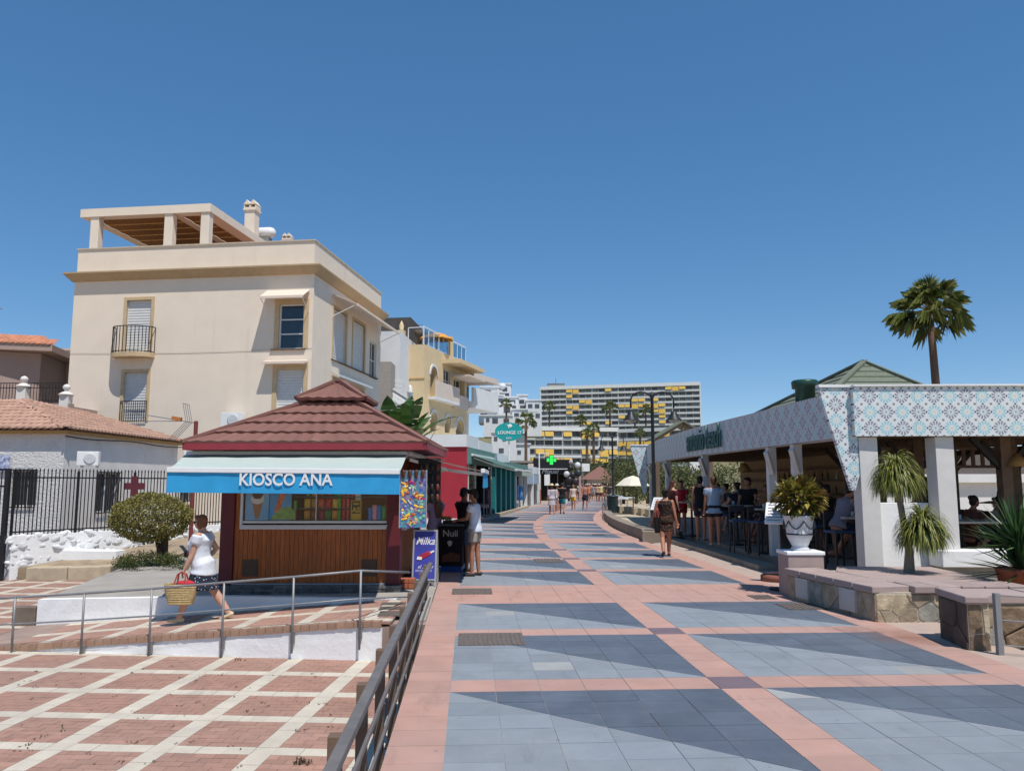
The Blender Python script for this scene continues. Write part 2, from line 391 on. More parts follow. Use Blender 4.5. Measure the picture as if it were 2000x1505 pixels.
zones = [([L_front, L_prom, (0, 1, -6.2)], 'plaza'), ([L_rampf, L_rampb, (1, 0, 7.6), (-1, 0, -1.6)], 'ramp'), ([(-1, -.0, -7.9), (0, 1, -11.4), (.62, 1, 0)], 'back')]
cnt = {}
for poly, kind in cellpieces():
    w = [PL(*p) for p in poly]; cx = sum(p[0] for p in w) / 4; cy = sum(p[1] for p in w) / 4
    if cx < -.72 * cy - .3: continue
    for lines, zn in zones:
        q = w
        for l in lines:
            q = clip(q, *l)
            if len(q) < 3: break
        if len(q) >= 3 and area(q) > .0008: pieces.append((cy + (0 if zn == 'plaza' else 5), inset(q, .0022), kind, zn))
pieces.sort(key=lambda x: x[0]); fb = {}
for d, q, kind, zn in pieces:
    if len(q) < 3: continue
    m = M_red if kind else M_cream; key = (kind, zn); cnt[kind] = cnt.get(kind, 0) + 1; dz = R_.uniform(-.0015, .0015)
    z1 = (lambda p, dz=dz: zramp(p[0]) + dz) if zn == 'ramp' else -.5 + dz
    z0 = (lambda p: zramp(p[0]) - .03) if zn == 'ramp' else -.53
    host = ramp_ if zn == 'ramp' else plaza
    if cnt[kind] <= 300: MB().prism(q, z0, z1).build('brick' if kind else 'slab', m, host)
    else: fb.setdefault(key, (m, host, MB()))[2].prism(q, z0, z1)
for (kind, zn), (m, host, b) in fb.items(): stuff(b.build('far_bricks' if kind else 'far_slabs', m, host))
# --- terrace that carries the kiosk, and the grey slab beside it ---
def zS(x): return -.1 + .1 * min(1, max(0, (x + 7.8) / 3.2))
terrace = struct(MB().prism([tuple(BA + Vector((.1, .14))), tuple(BB + Vector((-.2, .16))), (-1.35, 10.9), PR(11, -.575), PR(24, -.575), PR(32, -.575), PR(40, -.575), PR(48, -.575), PR(56, -.575), PR(64, -.575), PR(74, -.575), (0, 74), (-14, 60), (-14, 26), (-9.2, 20.2), (-8.8, 18.2)], -.6, lambda p: zS(p[0]) - .004).build('terrace_floor', M_conc))
# --- ramp front wall: white plaster under a row of bricks ---
rw = thing('ramp_wall', 'white plastered wedge wall with brick capping holding up the ramp', 'wall')
N = 40; mb = MB(); fr = (WB - WA); nrm = Vector((fr.y, -fr.x)).normalized()
cols = 36; rows_ = 5
for i in range(cols + 1):
    f_ = .13 + .87 * i / cols if i < cols else 1.0
    p = WA + fr * f_; top = zramp(p.x) - .075
    for j in range(rows_ + 1):
        o_ = nrm * (R_.uniform(-.008, .008)); mb.v.append((p.x + o_.x, p.y + o_.y, -.505 + max(.006, (top + .505)) * j / rows_))
for i in range(cols):
    for j in range(rows_): a = i * (rows_ + 1) + j; mb.f.append((a, a + rows_ + 1, a + rows_ + 2, a + 1))
o = len(mb.v); mb.v += [(WA.x + fr.x * .13, WA.y + fr.y * .13 + .12, -.505), (WB.x, WB.y + .12, -.505)]
mb.build('plaster', M_white, rw, smooth=True)
e2 = WB + Vector((.62, .72))
mb = MB(); mb.slab([(WB.x, WB.y, -.5), (e2.x, e2.y, -.5), (e2.x, e2.y, -.09), (WB.x, WB.y, -.08)], (-.08, .1, 0)); mb.build('plaster_end', M_white, rw)
bk = MB().box(-.058, .058, -.055, .055, -.075, .006).mesh('brick', M_brickcap); L = fr.length; nb = int(L / .122); ang = math.atan2(fr.y, fr.x)
for i in range(nb):
    p = WA + fr * ((i + .5) / nb)
    place(bk, 'brick', rw, (p.x + R_.uniform(-.006, .006) * nrm.x, p.y + .035, zramp(p.x) + R_.uniform(-.004, .004)), (0, -math.atan2(.5, 5.7), ang + R_.uniform(-.03, .03)))
# --- low white wall behind the ramp ---
lw = thing('low_wall', 'low white painted wall between the ramp and the grey slab', 'wall')
mb = MB(); fr2 = BB - BA
for i in range(31):
    p = BA + Vector((.12, 0)) + fr2 * (i / 30 * .94); zt = zS(p.x) + .012; zb = min(zramp(p.x) - .06, zt - .02)
    for (dy, z) in ((0, zb), (.004 + R_.uniform(-.006, .006), (zb + zt) / 2), (R_.uniform(-.004, .004), zt), (.16, zt), (.16, zb)): mb.v.append((p.x, p.y + dy, z))
for i in range(30):
    for j in range(4): a = i * 5 + j; mb.f.append((a, a + 5, a + 6, a + 1))
mb.f += [(4, 3, 2, 1, 0), tuple(range(150, 155))]
mb.build('plaster', M_white, lw)
p = BA; box('end_stone', mat('brown_block', '75685c', .9, .2, 5, .5, 30), lw, p.x - .28, p.x + .1, p.y - .02, p.y + .17, -.52, -.2, bevel=.015)
# ================= RAILINGS =================
M_rail = mat('weathered_grey_rail', '6d6967', .6, .15, 6, .3, 60)
M_post = mat('brown_post', '6f5b4c', .7, .2, 6, .4, 40)
M_galv = mat('galvanised_tube', '8c8c8d', .5, .12, 8, .1, 60, metal=.35)
M_black = mat('black_iron', '1c1c1f', .5, .2, 10)
r1 = thing('promenade_railing', 'grey brown three rail fence along the promenade edge', 'railing')
for z, w, h in ((.535, .062, .05), (.27, .022, .04), (.0, .022, .04)):
    a = PR(3.4, -.615); b = PR(13.0, -.615); MB().bar((a[0], a[1], z), (b[0], b[1], z), w, h).build('rail', M_rail, r1, bevel=.006)
for i in range(9):
    a = PR(4.35 + 1.06 * i, -.685); MB().box(-.035, .035, -.04, .04, -.5, .535).build('post', M_post, r1, loc=(a[0], a[1], 0), rz=rad(3), bevel=.005)
r2 = thing('ramp_railing', 'thin galvanised tube railing with two bars along the ramp', 'railing')
pts = []
for px, pt, pb in ((30, 1166, 1272), (165, 1158, 1278), (297, 1149, 1280), (438, 1137, 1283), (574, 1126, 1275), (705, 1114, 1268)):
    k = (W(px, 1283, z=-.5).x - WA.x) / fr.x; q = WA + fr * k + nrm * .07; Yq = q.y
    T = W(px, pt, Y=Yq); B = W(px, pb, Y=Yq); pts.append(T)
    MB().tube([(T.x, T.y, B.z), (T.x, T.y, T.z)], .016, 8).build('post', M_galv, r2, smooth=True)
    MB().box(T.x - .025, T.x + .025, T.y + .02, T.y + .07, zramp(T.x) - .22, zramp(T.x) - .06).build('bracket', M_galv, r2)
lft = Vector((pts[0].x - 1.2, pts[0].y + .1, pts[0].z - .07)); e = W(800, 1117, Y=12.2)
MB().tube([lft] + pts + [e], .016, 8).build('rail', M_galv, r2, smooth=True)
MB().tube([p - Vector((0, 0, .36)) for p in [lft] + pts + [e]], .011, 8).build('rail', M_galv, r2, smooth=True)
# ================= KIOSK =================
M_wood = mat('varnished_boards', 'a2561f', .45, .35, 3, .2, 20, rand=.12)
_n = M_wood.node_tree
_mp = _n.nodes.new('ShaderNodeMapping'); _mp.inputs['Scale'].default_value = (14, 14, 1.2)
_tc = _n.nodes.new('ShaderNodeTexCoord'); _n.links.new(_tc.outputs['Object'], _mp.inputs[0])
for nd in _n.nodes:
    if nd.type == 'TEX_NOISE': _n.links.new(_mp.outputs[0], nd.inputs['Vector'])
M_maroon = mat('maroon_paint', '5f1d24', .5, .12, 5)
M_maroon2 = mat('maroon_fascia', '8a3038', .5, .12, 5)
M_roof = mat('brown_granular_roof', '80594f', .8, .10, 30, .4, 300, rand=.09, stain=('8d6b64', 3, .62, .5), bdist=.004)
M_alu = mat('white_aluminium', 'c9cbcb', .35, .04, 5)
M_stone = mat('dark_layer_stone', '6d6a66', .85, .3, 6, .6, 30, rand=.25)
M_canvas = mat('pale_green_canvas', 'b3beb6', .8, .04, 4, .15, 200)
M_blue = mat('blue_valance', '2f9bd0', .75, .08, 5, .15, 200)
M_pwhite = mat('white_plastic', 'e4e4e2', .4, .03, 5)
KY = 13.75
kx0 = W(427, 1100, Y=KY).x; kx1 = W(780, 1100, Y=KY).x; KD = 3.1
zb = W(600, 1138, Y=KY).z; zt = 2.36
K = thing('kiosk', 'wooden snack kiosk with brown scalloped hip roof and white blue awning', 'kiosk', (kx0, KY, 0))
kw = kx1 - kx0
def kl(px, py, y=0.): p = W(px, py, Y=KY + y); return Vector((p.x - kx0, y, p.z))
pw = .23
for (x, y) in ((0, 0), (kw - pw, 0), (0, KD - pw), (kw - pw, KD - pw)): box('corner_post', M_maroon, K, x, x + pw, y, y + pw, zb - .03, zt, bevel=.008)
wl = kl(476, 1000, .06).x; wr = kl(758, 1000, .06).x; wz0 = kl(600, 1027, .06).z; wz1 = 2.08
# boards
n = 33; bw = (kw - 2 * pw) / n
for i in range(n):
    x = pw + bw * i; full = x + bw < wl
    box('board', M_wood, K, x + .002, x + bw - .002, .05, .075, zb, zt - .02 if full else wz0, bevel=.003)
box('board_backing', mat('dark_gap', '2b1a12', .9), K, pw, kw - pw, .08, .1, zb, wz0)
box('lintel', M_wood, K, wl, kw - pw, .05, .1, wz1, zt)
for px, w in ((487, 26), (720, 26)):
    p = kl(px, 1110, 0)
    vg = box('vent_grille', mat('brown_vent', '5a4535', .7), K, p.x - .13, p.x + .13, .04, .048, p.z - .13, p.z + .15)
    for k in range(6): MB().box(p.x - .12, p.x + .12, .032, .04, p.z - .11 + k * .045, p.z - .085 + k * .045).build('louvre', MATS['brown_vent'], vg)
# side and back walls
for nm, x0, x1, y0, y1 in (('side_wall', .05, .1, pw, KD - pw), ('back_wall', pw, kw - pw, KD - .1, KD - .05)): box(nm, M_wood, K, x0, x1, y0, y1, zb, zt)
nb_ = 26; sw = (KD - 2 * pw) / nb_
for i in range(nb_): box('side_board', M_wood, K, kw - .1, kw - .07, pw + sw * i + .002, pw + sw * (i + 1) - .002, zb, 1.0)
box('serving_counter', M_alu, K, kw - .35, kw + .06, pw, KD - pw, 1.0, 1.04)
box('ceiling', mat('kiosk_ceiling', 'b9b2a6', .8), K, .1, kw - .1, .1, KD - .1, zt - .06, zt - .02)
box('inner_floor', M_conc, K, .1, kw - .1, .1, KD - .1, zb, zb + .03)
# window
for nm, a in (('window_frame', (wl - .05, wr + .02, .02, .06, wz0 - .05, wz0 - .005)), ('window_frame', (wl - .05, wl - .005, .02, .06, wz0, wz1)), ('window_sill', (wl, wr, -.005, .05, wz0, wz0 + .022)), ('window_track', (wl, wr, .03, .06, wz0 + .05, wz0 + .09)), ('window_mullion', ((wl + wr) / 2, (wl + wr) / 2 + .015, .032, .05, wz0 + .1, wz1))): box(nm, M_alu, K, *a)
box('window_pane', glassmat('shop_glass', (.97, .98, .98, 1)), K, wl, wr, .04, .046, wz0 + .09, wz1)
# posters behind the glass
def flat(name, m, parent, poly, y, th=.004): return MB().slab([(x, y, z) for x, z in poly], (0, -th, 0)).build(name, m, parent)
z0 = wz0 + .1; z1 = wz1; ww = wr - wl; pb = mat('poster_blue', '8cbde4', .5, .1, 3)
po = flat('poster', pb, K, [(wl + .02, z0), (wl + ww * .172, z0), (wl + ww * .172, z1), (wl + .02, z1)], .075)
cx = wl + ww * .092; zc = z0 + .3
flat('printed_cone', mat('wafer', 'b07c4c', .6, .2, 30), po, [(cx - .03, z0 + .03), (cx + .03, z0 + .03), (cx + .09, zc), (cx - .09, zc)], .069)
flat('printed_cream', mat('cream_print', 'e6e0d8', .6), po, [(cx + .115 * math.cos(a) , zc + .06 + .09 * math.sin(a)) for a in [i * math.pi / 7 for i in range(14)]], .067)
flat('printed_sauce', mat('sauce', '5a2c22', .5), po, [(cx + .09 * math.cos(a) * (1 + .2 * math.sin(5 * a)), zc + .12 + .06 * math.sin(a)) for a in [i * math.pi / 7 for i in range(14)]], .062)
po = flat('poster', mat('poster_deep_blue', '58a4dc', .5, .2, 2), K, [(wl + ww * .176, z0), (wl + ww * .328, z0), (wl + ww * .328, z1), (wl + ww * .176, z1)], .075)
a0 = wl + ww * .19
flat('printed_lolly', mat('lolly_orange', 'e08a3c', .5, .4, 12, col2='c8402c'), po, [(a0 + .05, z0 + .14), (a0 + .13, z0 + .12), (a0 + .38, z1 - .02), (a0 + .28, z1 - .0)], .069)
flat('printed_leaves', mat('lime_print', '8cb05a', .5, .3, 14), po, [(a0 - .02, z0 + .01), (a0 + .42, z0 + .01), (a0 + .41, z0 + .16), (a0 + .3, z0 + .24), (a0 + .17, z0 + .2), (a0 + .05, z0 + .1)], .066)
# shelves with snack bags, tubes and bottles
for k in range(3): box('shelf', mat('shelf_grey', '6c6a68', .6), K, wl + ww * .33, wr, .15, .5, z0 + .0 + k * .2 - .012, z0 + k * .2)
bag = MB(); L2 = []
for i in range(5):
    for j in range(7):
        u, v = i / 4 - .5, j / 6; th = .035 * math.cos(u * math.pi) ** .5 * math.sin(math.pi * min(1, max(0, v))) ** .4 if abs(u) < .5 else 0; L2.append((u * .1, -th, v * .16))
for s_ in (1, -1): bag.add([(x, y * s_, z) for x, y, z in L2], [((i * 7 + j, (i + 1) * 7 + j, (i + 1) * 7 + j + 1, i * 7 + j + 1) if s_ > 0 else (i * 7 + j + 1, (i + 1) * 7 + j + 1, (i + 1) * 7 + j, i * 7 + j)) for i in range(4) for j in range(6)])
tubeb = MB().lathe([(.026, 0), (.028, .01), (.028, .15), (.03, .152), (.03, .165), (.02, .17)], n=10)
scol = ['e8a23a', 'd04038', '9a5a34', 'f0c04c', 'b03a4c', 'c89448', '5f9450', 'e0683c']
bagm = [bag.mesh('snack_bag', mat('snack_' + c, c, .35, .35, 25), True) for c in scol]
tcol = ['58b058', 'd8443c', 'e06064', 'b83858', '58b058', 'e0584c', '4488d0', 'e8a8b8']
tubm = [tubeb.mesh('snack_tube', mat('tube_' + c + str(i), c, .4, .15, 40), True) for i, c in enumerate(tcol)]
def shelf_item(me, x, y, z, lab, grp, sc=1.):
    o = place(me, me.name.split('.')[0], None, (kx0 + x, KY + y, z), (0, 0, R_.uniform(-.15, .15)), (sc, sc, sc)); tag(o, lab, 'snack', grp); return o
bn_ = ['amber', 'red', 'brown', 'yellow', 'maroon', 'tan', 'green', 'orange']; lv_ = ['bottom', 'middle', 'top']; od_ = ['leftmost', 'second', 'third', 'fourth', 'rightmost']
for k in range(3):
    for i in range(5):
        c = (k * 3 + i * 2) % 8; shelf_item(bagm[c], wl + ww * (.425 + .049 * i), .2, z0 + k * .2, '%s snack bag, %s from the left on the %s kiosk shelf' % (bn_[c], od_[i], lv_[k]) if 0 < i < 4 else '%s snack bag, the %s on the %s kiosk shelf' % (bn_[c], od_[i], lv_[k]), 'snack bags in the kiosk window')
    for i in range(4):
        shelf_item(tubm[(0, 1, 2, 1)[i]], wl + ww * (.652 + .03 * i), .19, z0 + k * .2, '%s crisp tube, %s column right of the snack bags, %s kiosk shelf' % (('green', 'red', 'pale red', 'red')[i], ('first', 'second', 'third', 'last')[i], lv_[k]), 'crisp tubes in the kiosk window')
for i in range(8):
    shelf_item(tubm[(6, 3, 7, 2, 6, 7, 0, 5)[i]], wl + ww * (.872 + .016 * i), .12 + .05 * (i % 2), z0, '%s drink bottle, %s right of the yellow notice in the kiosk window' % (('blue', 'maroon', 'pink', 'red', 'blue', 'pink', 'green', 'red')[i], ('first', 'second', 'third', 'fourth', 'fifth', 'sixth', 'seventh', 'last')[i]), 'drink bottles in the kiosk window', 1.25 + .35 * ((i * 37) % 5) / 5)
for i in range(2):
    shelf_item(tubm[(0, 3)[i]], wl + ww * .35, .12, z0 + .165 * (1 - i), ('green tub with white lid stacked beside the lolly poster in the kiosk', 'dark red tub under the green one in the kiosk window')[i], None, 1.0)
nb = thing('notice_board', 'yellow notice with black emblem standing in the kiosk window', 'notice', (kx0 + wl + ww * .775, KY + .1, z0))
MB().box(-.09, .09, 0, .01, 0, .34).build('board', mat('notice_yellow', 'c9a52f', .6, .1, 8), nb)
MB().box(-.07, .07, -.004, -.001, .11, .32).build('emblem_panel', mat('notice_dark', '3a3524', .6), nb)
text('lettering', 'AS', .12, mat('notice_yellow2', 'd9b93c', .6), nb, (0, -.006, .135), ext=.001, bold=.004)
MB().box(-.05, .05, -.008, -.005, .26, .29).build('emblem_bar', MATS['notice_yellow2'], nb)
MB().box(-.03, .06, .06, .12, .02, .5).build('white_card', M_pwhite, nb)
# stone base made of thin courses
sz0 = -.1; hz = (zb - .03 - sz0) / 4
for r in range(4):
    x = -.04
    while x < kw:
        w = min(R_.uniform(.14, .34), kw + .04 - x); MB().box(x + .004, x + w - .004, -.1 + R_.uniform(-.015, .015), .12, sz0 + hz * r + .003, sz0 + hz * (r + 1) - .003).build('base_stone', M_stone, K); x += w
box('base_core', MATS['dark_gap'], K, 0, kw, -.06, KD, sz0, zb - .04); box('base_trim', mat('grey_trim', '8b8d92', .6), K, pw, kw - pw, -.02, .04, zb - .03, zb)
# roof: courses of scalloped tiles on four slopes, small cap roof on top
def pyramid(x0, x1, y0, y1, ze, xa, ya, za, k_top, rows, tw, parent, drop):
    C = [(x0, y0), (x1, y0), (x1, y1), (x0, y1)]
    for s in range(4):
        A, B = C[s], C[(s + 1) % 4]
        def P(u, v): return Vector((A[0] + (B[0] - A[0]) * u + (xa - A[0] - (B[0] - A[0]) * u) * v, A[1] + (B[1] - A[1]) * u + (ya - A[1] - (B[1] - A[1]) * u) * v, ze + (za - ze) * v))
        nrm_ = (P(1, 0) - P(0, 0)).cross(P(.5, .5) - P(0, 0)).normalized()
        for r in range(rows):
            v0, v1 = k_top * r / rows, k_top * (r + 1) / rows; nt_ = max(1, round((P(1, v0) - P(0, v0)).length / tw))
            for i in range(nt_):
                mb = MB(); K_ = 6
                for v, off in ((v0, 1), (v1, 0)):
                    for k in range(K_ + 1):
                        u = (i + k / K_) / nt_; wv = .5 + .5 * math.cos(2 * math.pi * k / K_)
                        q = P(u, max(0, v - (.012 if off else -.01))) + nrm_ * (.018 * wv + (.046 if off else .002)); mb.v.append(tuple(q))
                for k in range(K_ + 1): mb.v.append(tuple(Vector(mb.v[k]) - nrm_ * drop + Vector((0, 0, -.015))))
                for k in range(K_): mb.f += [(k, k + 1, K_ + 2 + k, K_ + 1 + k), (2 * K_ + 2 + k, 2 * K_ + 3 + k, k + 1, k)]
                mb.build('roof_tile', M_roof, parent)
        MB().bar(P(0, -.01) + Vector((0, 0, .05)), P(0, k_top) + Vector((0, 0, .05)), .1, .05).build('hip_cap', M_roof, parent)
    mb = MB(); mb.add([(x0, y0, ze), (x1, y0, ze), (x1, y1, ze), (x0, y1, ze), (xa, ya, za)], [(0, 1, 4), (1, 2, 4), (2, 3, 4), (3, 0, 4), (3, 2, 1, 0)]); return mb
ex0, ex1, ey0, ey1 = kl(357, 872, -.45).x, kl(832, 872, -.45).x, -.45, KD + .45
zc_ = 3.42; xa, ya = (ex0 + ex1) / 2 + .1, (ey0 + ey1) / 2
roofo = MB().box(ex0 + .06, ex1 - .06, ey0 + .06, ey1 - .06, zt + .0, zt + .05).build('roof', M_maroon, K)
pyramid(ex0, ex1, ey0, ey1, zt + .1, xa, ya, zc_ + .12, .9, 5, .235, roofo, .075).build('roof_deck', M_maroon, roofo)
for a in ((ex0, ex1, ey0 - .015, ey0 + .02), (ex0, ex1, ey1 - .02, ey1 + .015), (ex0 - .015, ex0 + .02, ey0 + .02, ey1 - .02), (ex1 - .02, ex1 + .015, ey0 + .02, ey1 - .02)): box('fascia', M_maroon2, roofo, *a, zt + .0, zt + .11)
cr = .64; zc0 = W(640, 787, Y=KY + ya).z
box('cap_neck', mat('cap_neck_dark', '2a1614', .8), roofo, xa - .42, xa + .42, ya - .42, ya + .42, zc0 - .3, zc0 + .03)
pyramid(xa - cr, xa + cr, ya - cr, ya + cr, zc0, xa, ya, zc0 + .42, .86, 1, .22, roofo, .05).build('cap_deck', M_maroon, roofo)
MB().ball((xa, ya, zc0 + .41), (.07, .07, .04)).build('finial', M_maroon, roofo)
# front awning
def awning(parent, A, B, C, D, mc, mv, vh, nv=28, vsign=1):
    """A,B wall corners; C,D front corners (B-C side, A-D side)"""
    A, B, C, D = map(Vector, (A, B, C, D)); mb = MB(); nx, ny = 16, 5
    for j in range(ny + 1):
        for i in range(nx + 1):
            p = A.lerp(B, i / nx).lerp(D.lerp(C, i / nx), j / ny); p.z -= .03 * math.sin(math.pi * j / ny) * (.7 + .3 * math.sin(i * 1.9)); mb.v.append(tuple(p))
    for j in range(ny):
        for i in range(nx): a = j * (nx + 1) + i; mb.f.append((a, a + nx + 1, a + nx + 2, a + 1))
    mb.build('canopy', mc, parent, smooth=True)
    MB().bar(D, C, .07, .075).build('front_bar', M_pwhite, parent, bevel=.008)
    MB().bar(A, B, .11, .1).build('roller_box', M_pwhite, parent, bevel=.01)
    out = (D - A); out.z = 0; out.normalize(); mb = MB()
    for j in range(4):
        for i in range(nv + 1):
            p = D.lerp(C, i / nv) + out * (.012 * math.sin(i * 1.3) * j / 3 + .01); p.z -= .03 + vh * j / 3; mb.v.append(tuple(p))
    for j in range(3):
        for i in range(nv): a = j * (nv + 1) + i; mb.f.append((a, a + nv + 1, a + nv + 2, a + 1))
    if vh > .01: mb.build('valance', mv, parent, smooth=True)
    for f_ in (.06, .94):
        p = A.lerp(B, f_) - Vector((0, 0, .12)); q = D.lerp(C, f_) - Vector((0, 0, .06)); m_ = p.lerp(q, .5) - Vector((0, 0, .05)) + (B - A).normalized() * (.35 if f_ < .5 else -.35)
        MB().bar(p, m_, .045, .05).build('arm', M_pwhite, parent); MB().bar(m_, q, .045, .05).build('arm', M_pwhite, parent)
aw = bpy.data.objects.new('front_awning', None); COL.objects.link(aw); aw.parent = K
FY = -1.95
D = kl(327, 917, FY); C = kl(781, 921, FY); A = Vector((kl(362, 884, -.05).x, -.06, zt - .06)); B = Vector((kl(795, 884, -.05).x, -.06, zt - .06))
awning(aw, A, B, C, D, M_canvas, M_blue, .30)
tp = kl(557, 949, FY - .03); text('lettering', 'KIOSCO ANA', .25, M_pwhite, aw, (tp.x, FY - .028, tp.z + .015), ext=.001, sx=.9, bold=.005)
# awning over the promenade side
aw2 = bpy.data.objects.new('side_awning', None); COL.objects.link(aw2); aw2.parent = K
A = Vector((kw + .08, .35, zt - .02)); B = Vector((kw + .08, KD - .2, zt - .02)); c0 = W(943, 919, Y=KY + .35); D = Vector((c0.x - kx0, .35, c0.z)); C = Vector((c0.x - kx0, KD - .2, c0.z))
awning(aw2, B, A, D, C, M_pwhite, M_blue, .27)
# ================= THINGS ROUND THE KIOSK =================
M_metal = mat('sign_frame_metal', 'b8b9bb', .4, .05, 5, metal=.4)
def aframe(name, label, p, w, h, rz, mface, lean=.13):
    t = thing(name, label, 'sign', p, rz)
    for s_, nm in ((-1, 'front_panel'), (1, 'back_panel')):
        pan = MB().box(-w / 2 + .03, w / 2 - .03, -.006, .006, .12, h - .03).build(nm, mface, t); pan.rotation_euler = (-lean * (1 if s_ < 0 else -1), 0, 0); pan.location = (0, s_ * (math.sin(lean) * h + .01), 0)
        for a in ((-w / 2, -w / 2 + .03, 0, h), (w / 2 - .03, w / 2, 0, h), (-w / 2 + .03, w / 2 - .03, .09, .12), (-w / 2 + .03, w / 2 - .03, h - .03, h)): MB().box(a[0], a[1], -.012, .012, a[2], a[3]).build('frame', M_metal, pan)
        if s_ < 0: fp = pan
    return t, fp
M_purple = mat('purple_print', '4549a6', .4, .18, 2)
p = W(829, 1143, z=0); sg, fp = aframe('pavement_sign', 'purple A frame ice cream sign standing at the kiosk corner', (p.x, p.y + .1, 0), .44, .98, rad(-4), M_purple)
text('lettering', 'Milka', .19, M_pwhite, fp, (0, -.008, .72), sx=.85, ext=.001, shear=.35, bold=.002)
text('lettering', 'el Sabor', .095, M_pwhite, fp, (.02, -.008, .3), sx=.9, ext=.001, shear=.3)
text('lettering', 'DE LO TUYO', .05, M_pwhite, fp, (-.01, -.008, .245), ext=.001)
q = MB(); q.loft([(-.12, -.012, .47), (-.02, -.012, .52), (.1, -.012, .575)], [.035, .045, .035], [.004] * 3, side=(0, 0, 1)); q.build('printed_lolly', mat('lolly_red', 'a52a3c', .35, .2, 10), fp, smooth=True)
MB().slab([(-.14, -.015, .455), (-.05, -.015, .45), (-.045, -.015, .5), (-.13, -.015, .51)], (0, -.003, 0)).build('printed_bite', M_pwhite, fp)
MB().bar((.1, -.012, .578), (.17, -.012, .61), .004, .03).build('printed_stick', M_pwhite, fp)
# board of sweets hanging at the corner
bm_, nt, b = base('sweet_packets'); v = nt.nodes.new('ShaderNodeTexVoronoi'); v.inputs['Scale'].default_value = 24; nt.links.new(coord(nt), v.inputs['Vector'])
hs = nt.nodes.new('ShaderNodeHueSaturation'); hs.inputs['Saturation'].default_value = .9; hs.inputs['Value'].default_value = .55; nt.links.new(v.outputs['Color'], hs.inputs['Color'])
nt.links.new(mixc(nt, .55, hs.outputs[0], '1f5fae'), b.inputs['Base Color']); b.inputs['Roughness'].default_value = .35
p = W(806, 1030, Y=13.2); dh = W(806, 918, Y=13.2).z - p.z
db = thing('sweet_display', 'colourful blue board of ice creams hanging at the kiosk corner', 'display', (p.x, 13.2, p.z), rad(3))
MB().box(-.215, .215, 0, .02, 0, dh).build('board', bm_, db)
for a in ((-.225, -.213, -.004, dh + .01), (.213, .225, -.004, dh + .01)): MB().box(a[0], a[1], -.012, .024, a[2], a[3]).build('frame', M_metal, db)
pk = ['e0b23c', 'c8322e', 'e8e2d6', '3c9ad2', '7fb24a', 'd9742c', '6a3a26', 'f0f0f0', '2b3f9a']
for k in range(84):
    x = R_.uniform(-.175, .175); z = .05 + (dh - .22) * ((k * .61803) % 1); a = R_.uniform(-1.5, 1.5); L = R_.uniform(.018, .05); col = pk[R_.randrange(9)] if z > .2 else pk[(4, 5, 4, 0, 1)[k % 5]]
    m_ = mat('packet_' + col, col, .4, .5, 60, col2=pk[(k * 5 + 3) % 9]); sh = k % 3; mb = MB(); w_ = R_.uniform(.012, .024)
    if sh == 0: mb.loft([(x - L * math.cos(a), -.004, z - L * math.sin(a)), (x + L * math.cos(a), -.004, z + L * math.sin(a))], [w_, w_ * 1.1], [.006, .006], side=(0, 0, 1), n=8)
    elif sh == 1: mb.ball((x, -.003, z), (L * .7, .008, L * .6), 9, 5)
    else: ca, sa = math.cos(a) * L * .8, math.sin(a) * L * .8; mb.slab([(x - ca + sa * .6, -.002 - .0004 * (k % 7), z - sa - ca * .6), (x + ca + sa * .6, -.002 - .0004 * (k % 7), z + sa - ca * .6), (x + ca - sa * .6, -.002 - .0004 * (k % 7), z + sa + ca * .6), (x - ca - sa * .6, -.002 - .0004 * (k % 7), z - sa + ca * .6)], (0, -.003, 0))
    mb.build('printed_packet', m_, db, smooth=sh < 2)
for c in range(4): MB().loft([(-.16 + .105 * c, -.02, dh - .12), (-.16 + .105 * c, -.02, dh - .02)], [.02, .038], [.015, .03], n=8).build('cone', mat('cone_brown', ['5a3522', 'c9a067', '3b2218', 'b98a52'][c], .5), db, smooth=True)
# dark toy rack behind it
p = W(838, 1000, Y=14.3); tr = thing('novelty_rack', 'dark hanging rack of small novelties under the kiosk side awning', 'display', (p.x, 14.3, 1.45))
MB().box(-.2, .2, 0, .03, 0, .8).build('board', M_black, tr)
for i in range(16): MB().ball((-.15 + .1 * (i % 4), -.03, .1 + .18 * (i // 4)), (.035, .025, .07), 8, 5).build('novelty', mat('nov%d' % (i % 4), ['3a2b20', '5b4630', '2b2622', '6b3a2c'][i % 4], .5), tr, smooth=True)
# black ice cream freezer board
p = W(880, 1117, z=0); fz = thing('freezer_cabinet', 'black ice cream freezer cabinet with pale lettering beside the kiosk', 'freezer', (p.x, p.y, 0), rad(-8))
fw = .52; MB().box(-fw / 2, fw / 2, 0, .75, .12, .92).build('cabinet', mat('black_gloss', '17171a', .3, .2, 4), fz, bevel=.02)
MB().box(-fw / 2 + .04, fw / 2 - .04, .03, .7, 0, .12).build('plinth', mat('freezer_blue', '1f4a8f', .5), fz)
MB().box(-fw / 2 - .01, fw / 2 + .01, -.01, .76, .925, .97).build('lid_rim', mat('lid_grey', '55585c', .5), fz, bevel=.01)
text('lettering', 'Nuii', .19, mat('pale_letter', 'b9b3a8', .6), fz, (-.01, -.006, .72), ext=.002, bold=.003)
MB().slab([(.05 * math.cos(a) * (1 + .2 * math.sin(3 * a)) - .02, -.004, .58 + .06 * math.sin(a)) for a in [i * math.pi / 6 for i in range(12)]], (0, -.003, 0)).build('emblem', MATS['pale_letter'], fz)
MB().slab([(-.2, -.004, .2), (.2, -.004, .22), (.18, -.004, .36), (.0, -.004, .4), (-.18, -.004, .33)], (0, -.003, 0)).build('printed_ice_cream', mat('choc_print', '6a3a26', .5, .4, 12), fz)
MB().box(-.2, .12, .1, .5, .975, 1.03).build('tray', mat('tray_dark', '2e2b28', .6), fz)
tb = MB()
